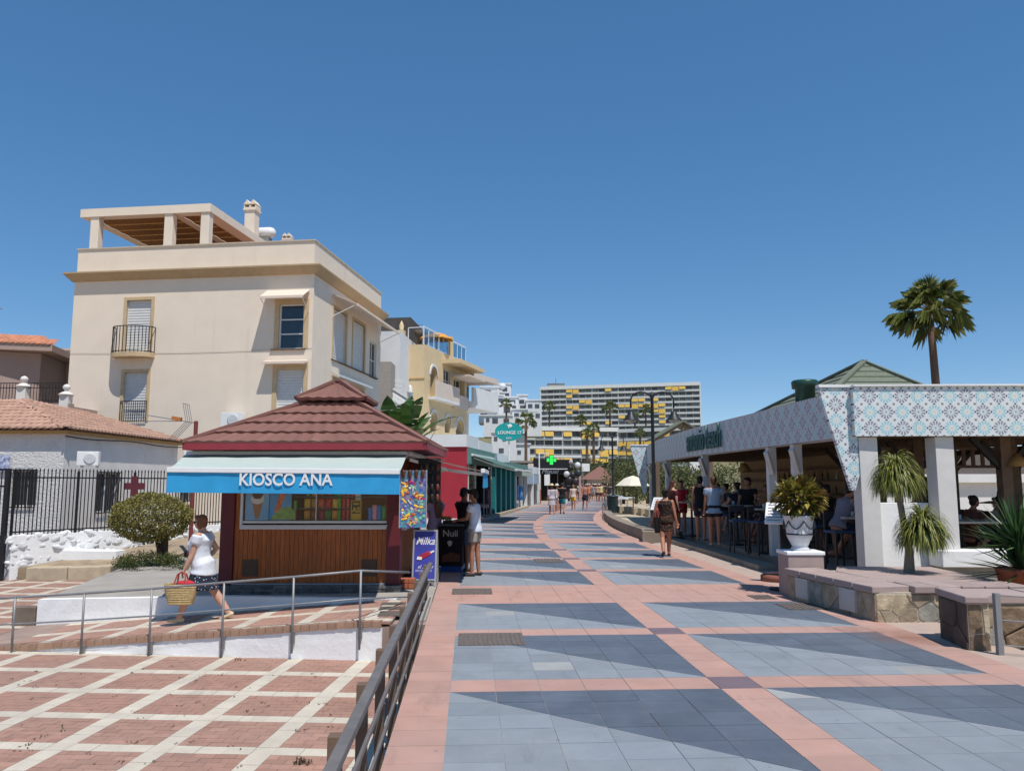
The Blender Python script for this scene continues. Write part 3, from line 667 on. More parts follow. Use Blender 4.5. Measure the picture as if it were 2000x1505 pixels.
for i in range(40): leaf(tb, (R_.uniform(-.25, .0), R_.uniform(.1, .4), 1.03), (R_.uniform(-1, 1), R_.uniform(-1, 1), 1), (0, 0, 1), .12, .04)
flw = tb.build('dried_flowers', leafmat('dry_flowers', ['b8a04c', '8f8a4a', 'd9c67a']), None); flw.location = fz.location; tag(flw, 'small bunch of yellowish flowers on the freezer lid', 'flowers')
# terracotta brick step
p = W(790, 1150, z=0); bs = thing('brick_step', 'small terracotta brick block at the kiosk corner post', 'step', (p.x, p.y, 0))
for i in range(3):
    for j in range(2): MB().box(-.17 + .115 * i, -.06 + .115 * i, 0, .2, .01 + .085 * j, .09 + .085 * j).build('brick', mat('terracotta', 'a85f45', .85, .15, 8, .4, 50, rand=.12), bs, bevel=.008)
# drain covers
M_iron = mat('cast_iron_cover', '6c625c', .7, .25, 20, .8, 60)
def cover(px0, py0, px1, py1, z, label, n=9, ring=False):
    a, b = W(px0, py1, z=z), W(px1, py0, z=z); cx, cy = (W(px0, py1, z=z).x + W(px1, py1, z=z).x) / 2, (a.y + b.y) / 2; w = W(px1, py1, z=z).x - a.x; d = b.y - a.y
    t = thing('drain_cover', label, 'drain cover', (cx, cy, z + .002), rad(3))
    MB().box(-w / 2, w / 2, -d / 2, d / 2, 0, .003).build('plate', M_iron, t)
    for i in range(n): x = -w / 2 + w * (i + .5) / n; MB().box(x - w / n * .28, x + w / n * .28, -d / 2 + .02, d / 2 - .02, .004, .009).build('rib', M_iron, t)
cover(891, 1236, 1024, 1260, 0, 'wide grey iron drain cover at the left end of a blue panel', 14)
cover(880, 1149, 960, 1160, 0, 'long iron grate set in the pink paving near the freezer', 10)
cover(1045, 1091, 1100, 1098, 0, 'small distant iron cover in the blue paving', 8)
cover(1540, 1178, 1618, 1190, 0, 'brown square drain grate beside the stone planter wall', 8)
cover(1475, 1162, 1520, 1170, 0, 'small brown cover next to the menu stand foot', 6)
cover(735, 1193, 785, 1203, 0, 'front one of three slotted drain grates by the ramp top', 12)
cover(738, 1184, 787, 1190, 0, 'middle one of three slotted drain grates by the ramp top', 12)
cover(742, 1176, 790, 1181, 0, 'rear one of three slotted drain grates by the ramp top', 12)
# ================= BUILDINGS: helpers =================
M_shut = mat('white_roller_shutter', 'cdcdcb', .5, .05, 6)
M_tan = mat('tan_render_trim', 'c6ad88', .8, .10, 3, .2, 60)
M_win = mat('dark_window_glass', '26303a', .08, .3, 2, spec=.8)
M_frame = mat('white_window_frame', 'd9d9d7', .45, .04, 5)
class Face:
    """one wall of a building: u along it, d into it, z up, with holes that are really recessed"""
    def __init__(s, parent, fn): s.p = parent; s.fn = fn
    def wall(s, name, m, u0, u1, z0, z1, holes, depth=.18, arches=()):
        mb = MB(); us = sorted({u0, u1} | {h[0] for h in holes} | {h[1] for h in holes}); zs = sorted({z0, z1} | {h[2] for h in holes} | {h[3] for h in holes})
        us = [u for u in us if u0 <= u <= u1]; zs = [z for z in zs if z0 <= z <= z1]
        def q(a, b, c, d): mb.add([s.fn(*a), s.fn(*b), s.fn(*c), s.fn(*d)], [(0, 1, 2, 3)])
        for i in range(len(us) - 1):
            for j in range(len(zs) - 1):
                cu, cz = (us[i] + us[i + 1]) / 2, (zs[j] + zs[j + 1]) / 2
                if any(h[0] < cu < h[1] and h[2] < cz < h[3] for h in holes): continue
                q((us[i], 0, zs[j]), (us[i + 1], 0, zs[j]), (us[i + 1], 0, zs[j + 1]), (us[i], 0, zs[j + 1]))
        for k, (a, b, c, d) in enumerate(holes):
            if k in arches:
                r = (b - a) / 2; zc = d - r * 1.0; n = 10; ar = [(a + r - r * math.cos(math.pi * t / n), zc + r * math.sin(math.pi * t / n)) for t in range(n + 1)]
                for t in range(n):
                    (ua, za), (ub, zb_) = ar[t], ar[t + 1]; q((ua, 0, za), (ub, 0, zb_), (ub, 0, d), (ua, 0, d)); q((ua, 0, za), (ub, 0, zb_), (ub, depth, zb_), (ua, depth, za))
                d2 = zc
            else: d2 = d; q((a, 0, d), (b, 0, d), (b, depth, d), (a, depth, d))
            q((a, 0, c), (a, 0, d2), (a, depth, d2), (a, depth, c)); q((b, 0, c), (b, 0, d2), (b, depth, d2), (b, depth, c)); q((a, 0, c), (b, 0, c), (b, depth, c), (a, depth, c))
        return mb.build(name, m, s.p)
    def box(s, name, m, u0, u1, d0, d1, z0, z1, parent=None, bevel=0):
        c = [s.fn(u, d, z) for z in (z0, z1) for u, d in ((u0, d0), (u1, d0), (u1, d1), (u0, d1))]
        return MB().add(c, [(0, 3, 2, 1), (4, 5, 6, 7), (0, 1, 5, 4), (1, 2, 6, 5), (2, 3, 7, 6), (3, 0, 4, 7)]).build(name, m, parent or s.p, bevel=bevel)
    def shutter(s, u0, u1, z0, z1, d=.1, m=None):
        mb = MB(); n = max(4, int((z1 - z0) / .055)); vs = []
        for i in range(n + 1):
            z = z0 + (z1 - z0) * i / n
            vs += [s.fn(u0, d - (.012 if i % 2 else 0), z), s.fn(u1, d - (.012 if i % 2 else 0), z)]
        mb.add(vs, [(2 * i, 2 * i + 1, 2 * i + 3, 2 * i + 2) for i in range(n)]); return mb.build('roller_shutter', m or M_shut, s.p)
    def window(s, u0, u1, z0, z1, d=.1, rows=1, colsn=1, m=None, fw=.05):
        w = s.box('window', M_win if m is None else m, u0, u1, d + .02, d + .03, z0, z1)
        for i in range(colsn + 1): u = u0 + (u1 - u0 - fw) * i / colsn; s.box('frame', M_frame, u, u + fw, d - .02, d + .018, z0, z1, w)
        for i in range(rows + 1): z = z0 + (z1 - z0 - fw) * i / rows; s.box('frame', M_frame, u0 + fw, u1 - fw, d - .016, d + .014, z, z + fw, w)
        return w
    def frame(s, m, u0, u1, z0, z1, w=.1, d0=-.03, d1=.06, sill=False):
        for a in ((u0 - w, u0, z0, z1 + w), (u1, u1 + w, z0, z1 + w), (u0, u1, z1, z1 + w)): s.box('window_surround', m, a[0], a[1], d0, d1, a[2], a[3])
        if sill: s.box('window_sill', m, u0 - w, u1 + w, d0 - .05, d1, z0 - .06, z0)
    def grille(s, m, u0, u1, z0, z1, d, n, r=.012):
        mb = MB()
        for i in range(n + 1): u = u0 + (u1 - u0) * i / n; mb.bar(s.fn(u, d, z0), s.fn(u, d, z1), r * 1.6, r * 1.6)
        for z in (z0, z1): mb.bar(s.fn(u0, d, z), s.fn(u1, d, z), r * 2, r * 2)
        return mb.build('railing', m, s.p)
def ac_unit(label, loc, rz, s=1.):
    t = thing('air_conditioner', label, 'air conditioner', loc, rz); w, d, h = .85 * s, .32 * s, .6 * s
    MB().box(-w / 2, w / 2, 0, d, 0, h).build('casing', M_pwhite, t, bevel=.015)
    cx = -w * .0 + .05; mb = MB().lathe([(.2 * s, 0), (.235 * s, 0), (.235 * s, .012), (.2 * s, .012)], n=20); o = mb.build('fan_ring', M_alu, t, True); o.rotation_euler = (math.pi / 2, 0, 0); o.location = (w * .1, -.001, h / 2)
    o = MB().lathe([(.2 * s, 0), (.2 * s, .004)], n=20).build('fan_opening', mat('fan_dark', '6d6f70', .6), t); o.rotation_euler = (math.pi / 2, 0, 0); o.location = (w * .1, -.001, h / 2)
    for k in range(5): a = 2 * math.pi * k / 5; MB().slab([(w * .1, -.012, h / 2), (w * .1 + .18 * s * math.cos(a), -.012, h / 2 + .18 * s * math.sin(a)), (w * .1 + .18 * s * math.cos(a + .6), -.012, h / 2 + .18 * s * math.sin(a + .6))], (0, -.004, 0)).build('fan_blade', M_alu, t)
    for k in range(7): MB().box(-w / 2 - .004, -w / 2 + .0, .05, d - .05, .08 + k * .07 * s, .11 + k * .07 * s).build('side_slot', MATS['fan_dark'], t)
    for x in (-w * .35, w * .35): MB().box(x - .02, x + .02, -.02, d + .1, -.05, -.001).build('bracket', M_alu, t)
    return t
# ================= CREAM BUILDING =================
M_creamw = mat('cream_render', 'e5d6c3', .85, .04, 1.2, .25, 45, stain=('d0bfa8', 1.3, .58, .4), streak=True)
M_terra = mat('terrace_ceiling_reed', '8a6234', .9, .35, 9, .5, 40)
RZ = rad(-7.3); c = W(612, 600, Y=31.); CL = (c.x, 31., 0)
CB = thing('cream_building', 'tall cream building with roof terrace pergola and tan cornice', 'building', CL, RZ)
def hL(px, py, y=0.): return hit(px, py, CL, RZ, 1, y)
def hR(px, py, x=0.): return hit(px, py, CL, RZ, 0, x)
XL = hL(143, 600).x; YR = hR(745, 600).y; ZC = hL(611, 534).z; ZP = hL(611, 470).z
fl = Face(CB, lambda u, d, z: (u, d, z)); frr = Face(CB, lambda u, d, z: (-d, u, z))
def rL(x0, y0, x1, y1): a, b = hL(x0, (y0 + y1) / 2), hL(x1, (y0 + y1) / 2); return (a.x, b.x, hL((x0 + x1) / 2, y1).z, hL((x0 + x1) / 2, y0).z)
def rR(x0, y0, x1, y1):
    a, b = hR(x0, (y0 + y1) / 2), hR(x1, (y0 + y1) / 2); m = (x0 + x1) / 2; return (a.y, b.y, hR(m, y1).z, hR(m, y0).z)
d1 = rL(246, 586, 294, 686); d2 = rL(241, 727, 286, 822); w1 = rL(545, 594, 593, 681); d3 = rL(540, 722, 592, 802)
fl.wall('front_wall', M_creamw, XL, 0, 0, ZC, [d1, d2, w1, d3])
for h in (d1, d2): fl.shutter(*h); fl.frame(M_tan, *h, w=.13)
fl.window(*w1, rows=3); fl.frame(M_tan, *w1, w=.2, d0=-.02, d1=.03); fl.box('window_sill', mat('brown_sill', '6b5645', .7), w1[0] - .3, w1[1] + .1, -.08, .05, w1[2] - .05, w1[2])
fl.box('curtain', mat('curtain', 'b8bcc2', .8), w1[0] + .1, w1[0] + .38, .135, .14, w1[2] + .05, w1[3])
fl.shutter(*d3); fl.frame(M_tan, *d3, w=.18, d0=-.02, d1=.03)
# right wall
a1 = rR(651, 604, 676, 708); a2 = rR(689, 628, 712, 722); a3 = rR(722, 660, 735, 735); b1 = rR(686, 752, 714, 790)
zq = (a1[2] + a2[2]) / 2; a1 = (a1[0], a1[1], zq, zq + 2.2); a2 = (a2[0], a2[1], zq, zq + 2.2); a3 = (a3[0], a3[1], zq - .1, zq + 1.7); b1 = (a2[0], a2[1], zq - 2.9, zq - .9); b0 = (a1[0], a1[1], zq - 2.9, zq - .9)
frr.wall('side_wall', M_creamw, 0, YR, 0, ZC, [a1, a2, a3, b1, b0])
for h in (a1, a2, b1, b0): frr.shutter(*h); frr.frame(M_tan, *h, w=.14, d0=-.02)
frr.window(*a3, rows=2, colsn=2)
frr.box('window_sill', MATS['brown_sill'], a1[0] - .2, a3[1] + .2, -.07, .04, zq - .06, zq - .01)
# cornice with a sloped face, parapet, coping
def cornice(m, z0, z1, out, parent, x0, x1, y0, y1):
    mb = MB(); pr = [(0, z0), (out * .25, z0), (out, z1 - .06), (out, z1), (0, z1)]; n = len(pr)
    for (cx, cy, sx, sy) in ((x0, y0, -1, -1), (x1, y0, 1, -1), (x1, y1, 1, 1), (x0, y1, -1, 1)): mb.v += [(cx + sx * o_, cy + sy * o_, z) for o_, z in pr]
    for k in range(4):
        for j in range(n - 1): a, b = k * n + j, ((k + 1) % 4) * n + j; mb.f.append((a, b, b + 1, a + 1))
    mb.f.append((4, 9, 14, 19)); return mb.build('cornice', m, parent)
cornice(mat('tan_cornice', 'b39a78', .8, .08, 4), ZC - .02, ZC + .32, .33, CB, XL, 0, 0, YR)
th = .2
for nm, a in (('parapet', (XL + .05, 0 - .02, .02, th)), ('parapet', (-th, -.02, th, YR)), ('parapet', (XL + .05, XL + th, th, YR)), ('parapet', (XL + th, -th, YR - th, YR))): box(nm, M_creamw, CB, *a, ZC + .32, ZP)
for a in ((XL + .0, .02, -.03, th + .02), (-th - .02, .02, th + .02, YR + .03)): box('coping', mat('coping_pale', 'c2b7a6', .8), CB, *a, ZP, ZP + .05)
box('roof_deck', mat('roof_tile_red', 'a0705a', .9), CB, XL + th, -th, th, YR - th, ZC + .1, ZC + .34)
box('back_wall', M_creamw, CB, XL, -.01, YR - .2, YR - .01, 0, ZC); box('end_wall', M_creamw, CB, XL, XL + .2, .21, YR - .21, 0, ZC)
# pergola
py0 = .35; pl = hL(157, 420, py0).x; pr_ = hL(411, 410, py0).x; pz1 = hL(410, 397, py0).z; pz0 = hL(410, 413, py0).z; pd = 7.6
pg = bpy.data.objects.new('pergola', None); COL.objects.link(pg); pg.parent = CB
for a in ((pl, pr_, py0, py0 + .45), (pl, pl + .4, py0 + .45, py0 + pd), (pr_ - .6, pr_, py0 + .45, py0 + pd), (pl + .4, pr_ - .6, py0 + pd - .4, py0 + pd), (hL(330, 420, py0).x, hL(345, 420, py0).x, py0 + .45, py0 + pd - .4)): box('pergola_beam', M_creamw, pg, *a, pz0, pz1)
for i in range(18):
    y = py0 + .5 + i * .38
    for (xa_, xb_) in ((pl + .42, hL(330, 420, py0).x - .02), (hL(345, 420, py0).x + .02, pr_ - .62)): box('reed_mat', M_terra, pg, xa_, xb_, y, y + .35, pz0 + .02 + .05 * (i % 2) * .5, pz0 + .06 + .03 * (i % 2))
for px in (186, 330, 401):
    x = hL(px, 440, py0 + .1).x
    for yy in (py0 + .05, py0 + pd - .35): box('pergola_column', M_creamw, pg, x - .19, x + .19, yy, yy + .34, ZC + .34, pz0, bevel=.02)
# chimneys with little gabled caps, tank, aerial
def chimney(x, y, w, z0, z1):
    t = box('chimney', M_creamw, CB, x - w / 2, x + w / 2, y - w / 2, y + w / 2, z0, z1)
    MB().box(x - w * .62, x + w * .62, y - w * .62, y + w * .62, z1 - w * .3, z1 - w * .12).build('band', M_creamw, t)
    for s_ in (-1, 1):
        xx = x + s_ * w * .3
        for e_ in (-1, 1): MB().bar((xx + e_ * w * .26, y - w * .5, z1 + w * .12), (xx + e_ * w * .26, y + w * .5, z1 + w * .12), w * .1, w * .42).build('cap_tile', M_creamw, t)
        MB().add([(xx - w * .34, y - w * .55, z1 + w * .3), (xx + w * .34, y - w * .55, z1 + w * .3), (xx, y - w * .55, z1 + w * .75), (xx - w * .34, y + w * .55, z1 + w * .3), (xx + w * .34, y + w * .55, z1 + w * .3), (xx, y + w * .55, z1 + w * .75)], [(0, 1, 2), (3, 5, 4), (0, 2, 5, 3), (1, 4, 5, 2), (0, 3, 4, 1)]).build('cap_gable', M_creamw, t)
cy_ = 5.2; q = hL(492, 430, cy_); chimney(q.x, cy_, .5, ZC + .3, hL(492, 408, cy_).z)
q = hL(562, 466, 5.6); chimney(q.x, 5.6, .34, ZC + .3, hL(562, 467, 5.6).z)
q = hL(517, 455, 6.2); o = MB().loft([(q.x - .3, 6.2, q.z), (q.x + .3, 6.2, q.z)], [.27, .27], [.27, .27], side=(0, 0, 1), n=16).build('water_tank', M_pwhite, CB, True)
box('tank_stand', M_galv, CB, q.x - .3, q.x + .3, 6.0, 6.4, ZC + .3, q.z - .25)
def aerial(name, label, loc, h, rz=0, boom=1.0):
    t = thing(name, label, 'aerial', loc, rz); MB().tube([(0, 0, 0), (0, 0, h)], .02, 6).build('mast', M_galv, t)
    MB().tube([(-boom * .6, 0, h - .1), (boom * .4, 0, h - .1)], .012, 5).build('boom', M_galv, t)
    for i in range(7): x = -boom * .6 + boom * i / 6.5; MB().tube([(x, -.22 + .012 * i, h - .1), (x, .22 - .012 * i, h - .1)], .007, 4).build('element', M_galv, t)
    return t
q = hL(405, 395, 3); a = CB.matrix_basis @ Vector((q.x, 3, pz1)); aerial('roof_aerial', 'small roof aerial above the pergola of the cream building', a, .55, .4, .9)
# balconies
def round_balcony(u0, u1, z, out, rh):
    b = bpy.data.objects.new('balcony', None); COL.objects.link(b); b.parent = CB; mid = (u0 + u1) / 2; r = (u1 - u0) / 2
    pts = [(mid - r * math.cos(t), -out * math.sin(t) ** .6) for t in [math.pi * i / 12 for i in range(13)]]
    MB().prism([(x, y) for x, y in pts], z - .2, z - .02).build('balcony_slab', M_tan, b)
    for i in range(17):
        t = math.pi * i / 16; x, y = mid - r * .97 * math.cos(t), -out * .97 * math.sin(t) ** .6 - .01; MB().bar((x, y, z - .02), (x, y, z + rh), .022, .022).build('baluster', M_black, b)
    for zz in (z + .03, z + rh): MB().tube([(x * 1 if 1 else 0, y - .01, zz) for x, y in [(mid + (x - mid) * .97, y * .97) for x, y in pts]], .02, 6).build('rail', M_black, b)
q = rL(226, 641, 304, 690); round_balcony(q[0], q[1], q[2], .62, q[3] - q[2])
q = rL(236, 783, 287, 822); fl.grille(M_black, q[0], q[1], q[2], q[3], -.06, 12)
# awnings
def wall_awning(parent, u0, u1, z, out, drop, fn, m, arms=True, name='window_awning'):
    a = bpy.data.objects.new(name, None); COL.objects.link(a); a.parent = parent
    def f(u, d, zz): return fn(u, d, zz)
    c = [f(u0, -.04, z), f(u1, -.04, z), f(u1, -out, z - drop), f(u0, -out, z - drop), f(u0, -.04, z - .02), f(u1, -.04, z - .02), f(u1, -out, z - drop - .02), f(u0, -out, z - drop - .02)]
    MB().add(c, [(0, 1, 2, 3), (7, 6, 5, 4), (0, 4, 5, 1), (1, 5, 6, 2), (2, 6, 7, 3), (3, 7, 4, 0)]).build('canopy', m, a)
    MB().bar(f(u0, -out, z - drop - .03), f(u1, -out, z - drop - .03), .05, .1).build('front_bar', m, a)
    if arms:
        for u in (u0 + .05, u1 - .05): MB().tube([f(u, -.02, z - drop - .5), f(u, -out, z - drop)], .018, 6).build('arm', M_pwhite, a)
    return a
M_awn = mat('cream_awning', 'e0cdbb', .8, .05, 4)
z_ = hL(575, 566).z; wall_awning(CB, hL(522, 580).x, hL(606, 575).x, z_, .75, .42, fl.fn, M_awn)
z_ = hL(560, 706).z; wall_awning(CB, hL(519, 712).x, hL(603, 709).x, z_ + .06, .42, .12, fl.fn, M_awn, False)
wall_awning(CB, a1[0] - .25, a3[1] + .3, a1[3] + .55, 1.1, .45, frr.fn, M_awn)
wall_awning(CB, a1[0] - .1, a2[1] + .35, a1[2] - .55, .32, .12, frr.fn, M_alu, False)
q = hL(450, 835, -.45); w_ = CB.matrix_basis @ q; ac = ac_unit('tall air conditioner box on the cream building wall above the kiosk roof', w_, RZ, 1.0)
cb = MB().tube([CB.matrix_basis @ Vector((XL + (0 - XL) * i / 16, -.02, hL(400, 686).z + .05 - .08 * math.sin(math.pi * i / 16))) for i in range(17)], .006, 4).build('wall_cable', mat('cable_grey', 'b5a894', .7)); tag(cb, 'thin cable strung across the cream building front wall', 'cable')
# ================= HOUSE WITH THE RED CROSS =================
M_stuc = mat('white_rough_stucco', 'd3d2cf', .9, .08, 3, 1.0, 16, bdist=.05)
M_smooth = mat('white_house_render', 'dcd6cf', .85, .06, 1.5, .3, 30, stain=('b8a998', 1.0, .58, .5))
M_btile = mat('barrel_tile', 'b18d7a', .85, .18, 5, .4, 40, rand=.14, stain=('8a6a5c', 2, .56, .5))
HC = W(128, 845, Y=21.6); HZ = HC.z; hl = (HC.x, 21.6, 0); HRZ = rad(-1.5)
HO = thing('first_aid_house', 'low white house with barrel tile roof and red cross', 'house', hl, HRZ)
def hHs(px, py, x=0.): return hit(px, py, hl, HRZ, 0, x)
def hHf(px, py, y=0.): return hit(px, py, hl, HRZ, 1, y)
hfl = Face(HO, lambda u, d, z: (u, d, z)); hfr = Face(HO, lambda u, d, z: (-d, u, z)); LH = 6.9; WH = 7.
wa = (hHf(22, 950).x, hHf(72, 950).x, hHf(50, 990).z, hHf(50, 917).z)
hfl.wall('front_wall', M_stuc, -WH, 0, -.2, HZ - .02, [wa], .2); hfl.window(*wa, d=.12, rows=1, colsn=2)
hfl.grille(M_black, wa[0], wa[1], wa[2], wa[3], -.05, 8, .014)
s1 = (hHs(187, 960).y, hHs(233, 960).y, hHs(210, 1000).z, hHs(210, 922).z); s2 = (hHs(352, 960).y, hHs(352, 960).y + 1.0, s1[2] + .2, s1[3])
hfr.wall('side_wall', M_smooth, 0, LH, -.2, HZ - .02, [s1, s2], .2)
for s_ in (s1, s2): hfr.window(*s_, d=.12, rows=1, colsn=2); hfr.grille(M_black, s_[0], s_[1], s_[2], s_[3], -.05, 9, .014)
box('eave_board', mat('ochre_eave', 'b4884f', .8, .15, 5), HO, -WH - .3, .15, -.2, LH + .3, HZ - .02, HZ + .06)
MB().tube([(.13, -.2 + (LH + .5) * i / 10, HZ - .1 - .03 * math.sin(i)) for i in range(11)], .02, 5).build('gutter_cable', M_black, HO)
rise = W(85, 787, Y=24.2).z - HZ
# roof planes: ridge from the apex back; hip to the near corner
ax, ay, az = -2.9, 2.6, HZ + rise; C0_, C1_, C2_ = Vector((.2, -.24, HZ + .07)), Vector((.2, LH + .4, HZ + .07)), Vector((-WH - .3, -.24, HZ + .07)); AP, AP2 = Vector((ax, ay, az)), Vector((ax, LH - 1.6, az - .1)); AP3 = Vector((-WH + 2.2, ay, az))
rd = MB().add([C0_, C1_, AP2, AP, C2_, AP3, Vector((-WH - .3, LH + .4, HZ + .07))], [(0, 1, 2, 3), (0, 3, 5, 4), (1, 6, 2), (4, 5, 6), (5, 3, 2, 6)]).build('roof', mat('roof_underlay', '7d5f50', .9), HO)
tw_, tl_ = .19, .36
tm = MB(); n_ = 6
for e_, (z_, k_) in enumerate(((0, 1.), (1, .8))):
    for k in range(n_ + 1): a = math.pi * k / n_; tm.v.append((-.085 * k_ * math.cos(a), tl_ * 1.12 * z_, .075 * k_ * math.sin(a) + (.03 if z_ == 0 else 0)))
for k in range(n_): tm.f.append((k, k + 1, n_ + 2 + k, n_ + 1 + k))
tm.f.append(tuple(range(n_ + 1))[::-1]); tme = tm.mesh('roof_tile', M_btile, True); RT = []
def tile_slope(A, B, up, lim, rows):
    """tiles on the slope above eave A-B, up = unit vector up the slope, lim(p) keeps a point"""
    e_ = (B - A).normalized(); L = (B - A).length; nrm_ = e_.cross(up)
    if nrm_.z < 0: nrm_ = -nrm_
    M = Matrix((e_, up, nrm_)).transposed()
    for r in range(rows):
        for i in range(int(L / tw_)):
            p = A + e_ * (tw_ * (i + .5)) + up * (tl_ * r) + nrm_ * .02
            if lim(p + up * .1): RT.append((p, M.to_euler()))
upr = (AP - Vector((C0_.x, AP.y, C0_.z))).normalized(); upf = (AP - Vector((AP.x, C0_.y, C0_.z))).normalized()
tile_slope(C0_, C1_, upr, lambda p: p.z < az + .02 and (p.y - C0_.y) / (ay - C0_.y) > (C0_.x - p.x) / (C0_.x - ax) * .98 and p.y < LH + .4 - (C0_.x - p.x) * .6, 11)
tile_slope(C2_, C0_, upf, lambda p: p.z < az + .02 and (C0_.x - p.x) / (C0_.x - ax) > (p.y - C0_.y) / (ay - C0_.y) * .98 and p.x > -WH + (p.y + .3) * .8, 11)
RT.sort(key=lambda t: (HO.matrix_basis @ t[0]).length if (HO.matrix_basis @ t[0]).x > -.655 * (HO.matrix_basis @ t[0]).y else 99); mb = MB()
for i, (p, e_) in enumerate(RT):
    if i < 300: place(tme, 'roof_tile', rd, p, (e_.x + R_.uniform(-.02, .02), e_.y, e_.z + R_.uniform(-.03, .03)))
    else: mm = e_.to_matrix(); mb.add([mm @ Vector(v_) + p for v_ in tm.v], tm.f)
if mb.v: stuff(mb.build('rear_roof_tiles', M_btile, rd, True))
for A_, B_, n_ in ((C0_, AP, 13), (AP, AP2, 10)):
    d_ = (B_ - A_).normalized(); s_ = d_.cross(Vector((0, 0, 1))).normalized(); M = Matrix((s_, d_, s_.cross(d_))).transposed()
    for i in range(n_): place(tme, 'ridge_tile', rd, A_.lerp(B_, i / n_) + Vector((0, 0, .05)), M.to_euler(), (1.3, .9, 1.2))
q = hHs(172, 905, .06); w_ = HO.matrix_basis @ Vector((.42, q.y, q.z - .1)); ac = ac_unit('white air conditioner under the eave of the red cross house', W(170, 909, Y=20.9), rad(12), .62)
q = hHs(262, 955, .03); rc = thing('red_cross_sign', 'flat dark red cross sign on the iron fence', 'sign', W(263, 949, Y=21.7), rad(8))
cs = .27; M_rc = mat('dull_red_cross', '5e2630', .6, .08, 5)
MB().slab([(x * cs, 0, z * cs) for x, z in ((-.33, -1), (.33, -1), (.33, -.33), (1, -.33), (1, .33), (.33, .33), (.33, 1), (-.33, 1), (-.33, .33), (-1, .33), (-1, -.33), (-.33, -.33))], (0, -.03, 0)).build('cross', M_rc, rc)
q = hHf(10, 905, -.05); bl = MB().box(-.25, .12, -.03, 0, -.22, .22).build('blue_plate', mat('sign_blue_plate', 'c9cfe0', .5, .25, 12, col2='3c4f86'), None, loc=HO.matrix_basis @ q, rz=HRZ); tag(bl, 'pale blue information plate on the house front at the left edge', 'sign')
# aerial on a red pole
p = W(382, 845, Y=20.5); ta = thing('tv_aerial', 'television aerial with corner reflector on a rust red pole', 'aerial', (p.x, 20.5, 0)); zz = W(382, 822, Y=20.5).z
MB().tube([(0, 0, -.0), (0, 0, zz)], .055, 8).build('pole', mat('rust_red_pole', '7a3a33', .7, .2, 6), ta)
bz = zz - .06; MB().tube([(-2.0, 0, bz + .33), (.05, 0, bz)], .012, 5).build('boom', M_galv, ta); MB().tube([(-1.4, .02, bz + .06), (-.4, .02, bz + .06)], .01, 5).build('boom', M_galv, ta)
o = MB().box(-.12, .12, -.05, .05, -.05, .05).build('junction_box', mat('orange_box', 'b9743c', .6, .2, 20), ta, loc=(-.5, 0, bz + .12)); o.rotation_euler = (0, .16, 0)
for s_ in (1, -1):
    for k in range(4):
        a = Vector((-.18, -.2 + .13 * k, bz + .04)); MB().tube([a, a + Vector((-.1 if s_ > 0 else -.42, 0, .46 * s_))], .008, 4).build('reflector_rod', M_galv, ta)
    MB().tube([(-.28 if s_ > 0 else -.6, -.2, bz + .04 + .46 * s_), (-.28 if s_ > 0 else -.6, .2, bz + .04 + .46 * s_)], .008, 4).build('reflector_rod', M_galv, ta)
# ================= ROUGH WALL WITH IRON FENCE, GATE =================
f0 = W(24, 1122, z=-.5); f0 = Vector((f0.x + .6, 19.4)); f1 = Vector((W(432, 1005, Y=24.).x, 24.)); fd = f1 - f0; fz0, fz1 = W(40, 1044, Y=19.4).z, W(430, 1022, Y=24).z
fw_ = thing('rough_stone_wall', 'white painted rough stone wall under the iron fence', 'wall')
an = math.atan2(fd.y, fd.x); nn = Vector((fd.y, -fd.x)).normalized()
MB().slab([(f0.x + nn.x * .07, f0.y + nn.y * .07, -.5), (f1.x + nn.x * .07, f1.y + nn.y * .07, -.1), (f1.x + nn.x * .07, f1.y + nn.y * .07, fz1 - .03), (f0.x + nn.x * .07, f0.y + nn.y * .07, fz0 - .03)], (-nn.x * .35, -nn.y * .35, 0)).build('core', M_white, fw_)
M_pst = mat('white_painted_stone', 'e6e7e8', .85, .07, 5, .6, 20, stain=('c0bcb6', 4, .64, .4), bdist=.03)
ico = []
for k in range(7):
    mb = MB(); mb.ball((0, 0, 0), (1, 1, 1), 7, 5); mb.v = [tuple(Vector(v_) * (1 + R_.uniform(-.32, .3))) for v_ in mb.v]; ico.append(mb.mesh('stone', M_pst, True))
Lw = fd.length
for i in range(295):
    f_ = ((i * .61803) % 1); zt_ = fz0 + (fz1 - fz0) * f_; zbm = -.5 + .55 * min(1, f_ * 1.5); z = zbm + (zt_ - zbm) * R_.uniform(.02, .95); s_ = R_.uniform(.08, .16)
    p = f0 + fd * f_ + nn * R_.uniform(-.03, .03); place(ico[i % 7], 'stone', fw_, (p.x, p.y, z), (R_.uniform(-.6, .6), R_.uniform(-.6, .6), an + R_.uniform(-.3, .3)), (s_ * R_.uniform(.9, 1.4), R_.uniform(.06, .1), s_ * R_.uniform(.55, .95)))
fe = thing('iron_fence', 'black iron fence of spiked bars along the rough white wall', 'fence')
zf0, zf1 = W(30, 919, Y=19.4).z, W(430, 924, Y=24).z
bar_ = MB().bar((0, 0, 0), (0, 0, 1), .018, .018); spike = MB().lathe([(.001, .09), (.022, .03), (.012, 0)][::-1], n=6)
nbars = 62; sp_me = spike.mesh('spike', M_black)
for i in range(nbars):
    f_ = i / (nbars - 1); p = f0 + fd * f_; za = fz0 + (fz1 - fz0) * f_ - .02; zb2 = zf0 + (zf1 - zf0) * f_; tk = i % 16 == 0
    b_ = MB().bar((p.x, p.y, za), (p.x, p.y, zb2), .05 if tk else .019, .05 if tk else .019).build('post' if tk else 'bar', M_black, fe)
    place(sp_me, 'spike', fe, (p.x, p.y, zb2 - .01))
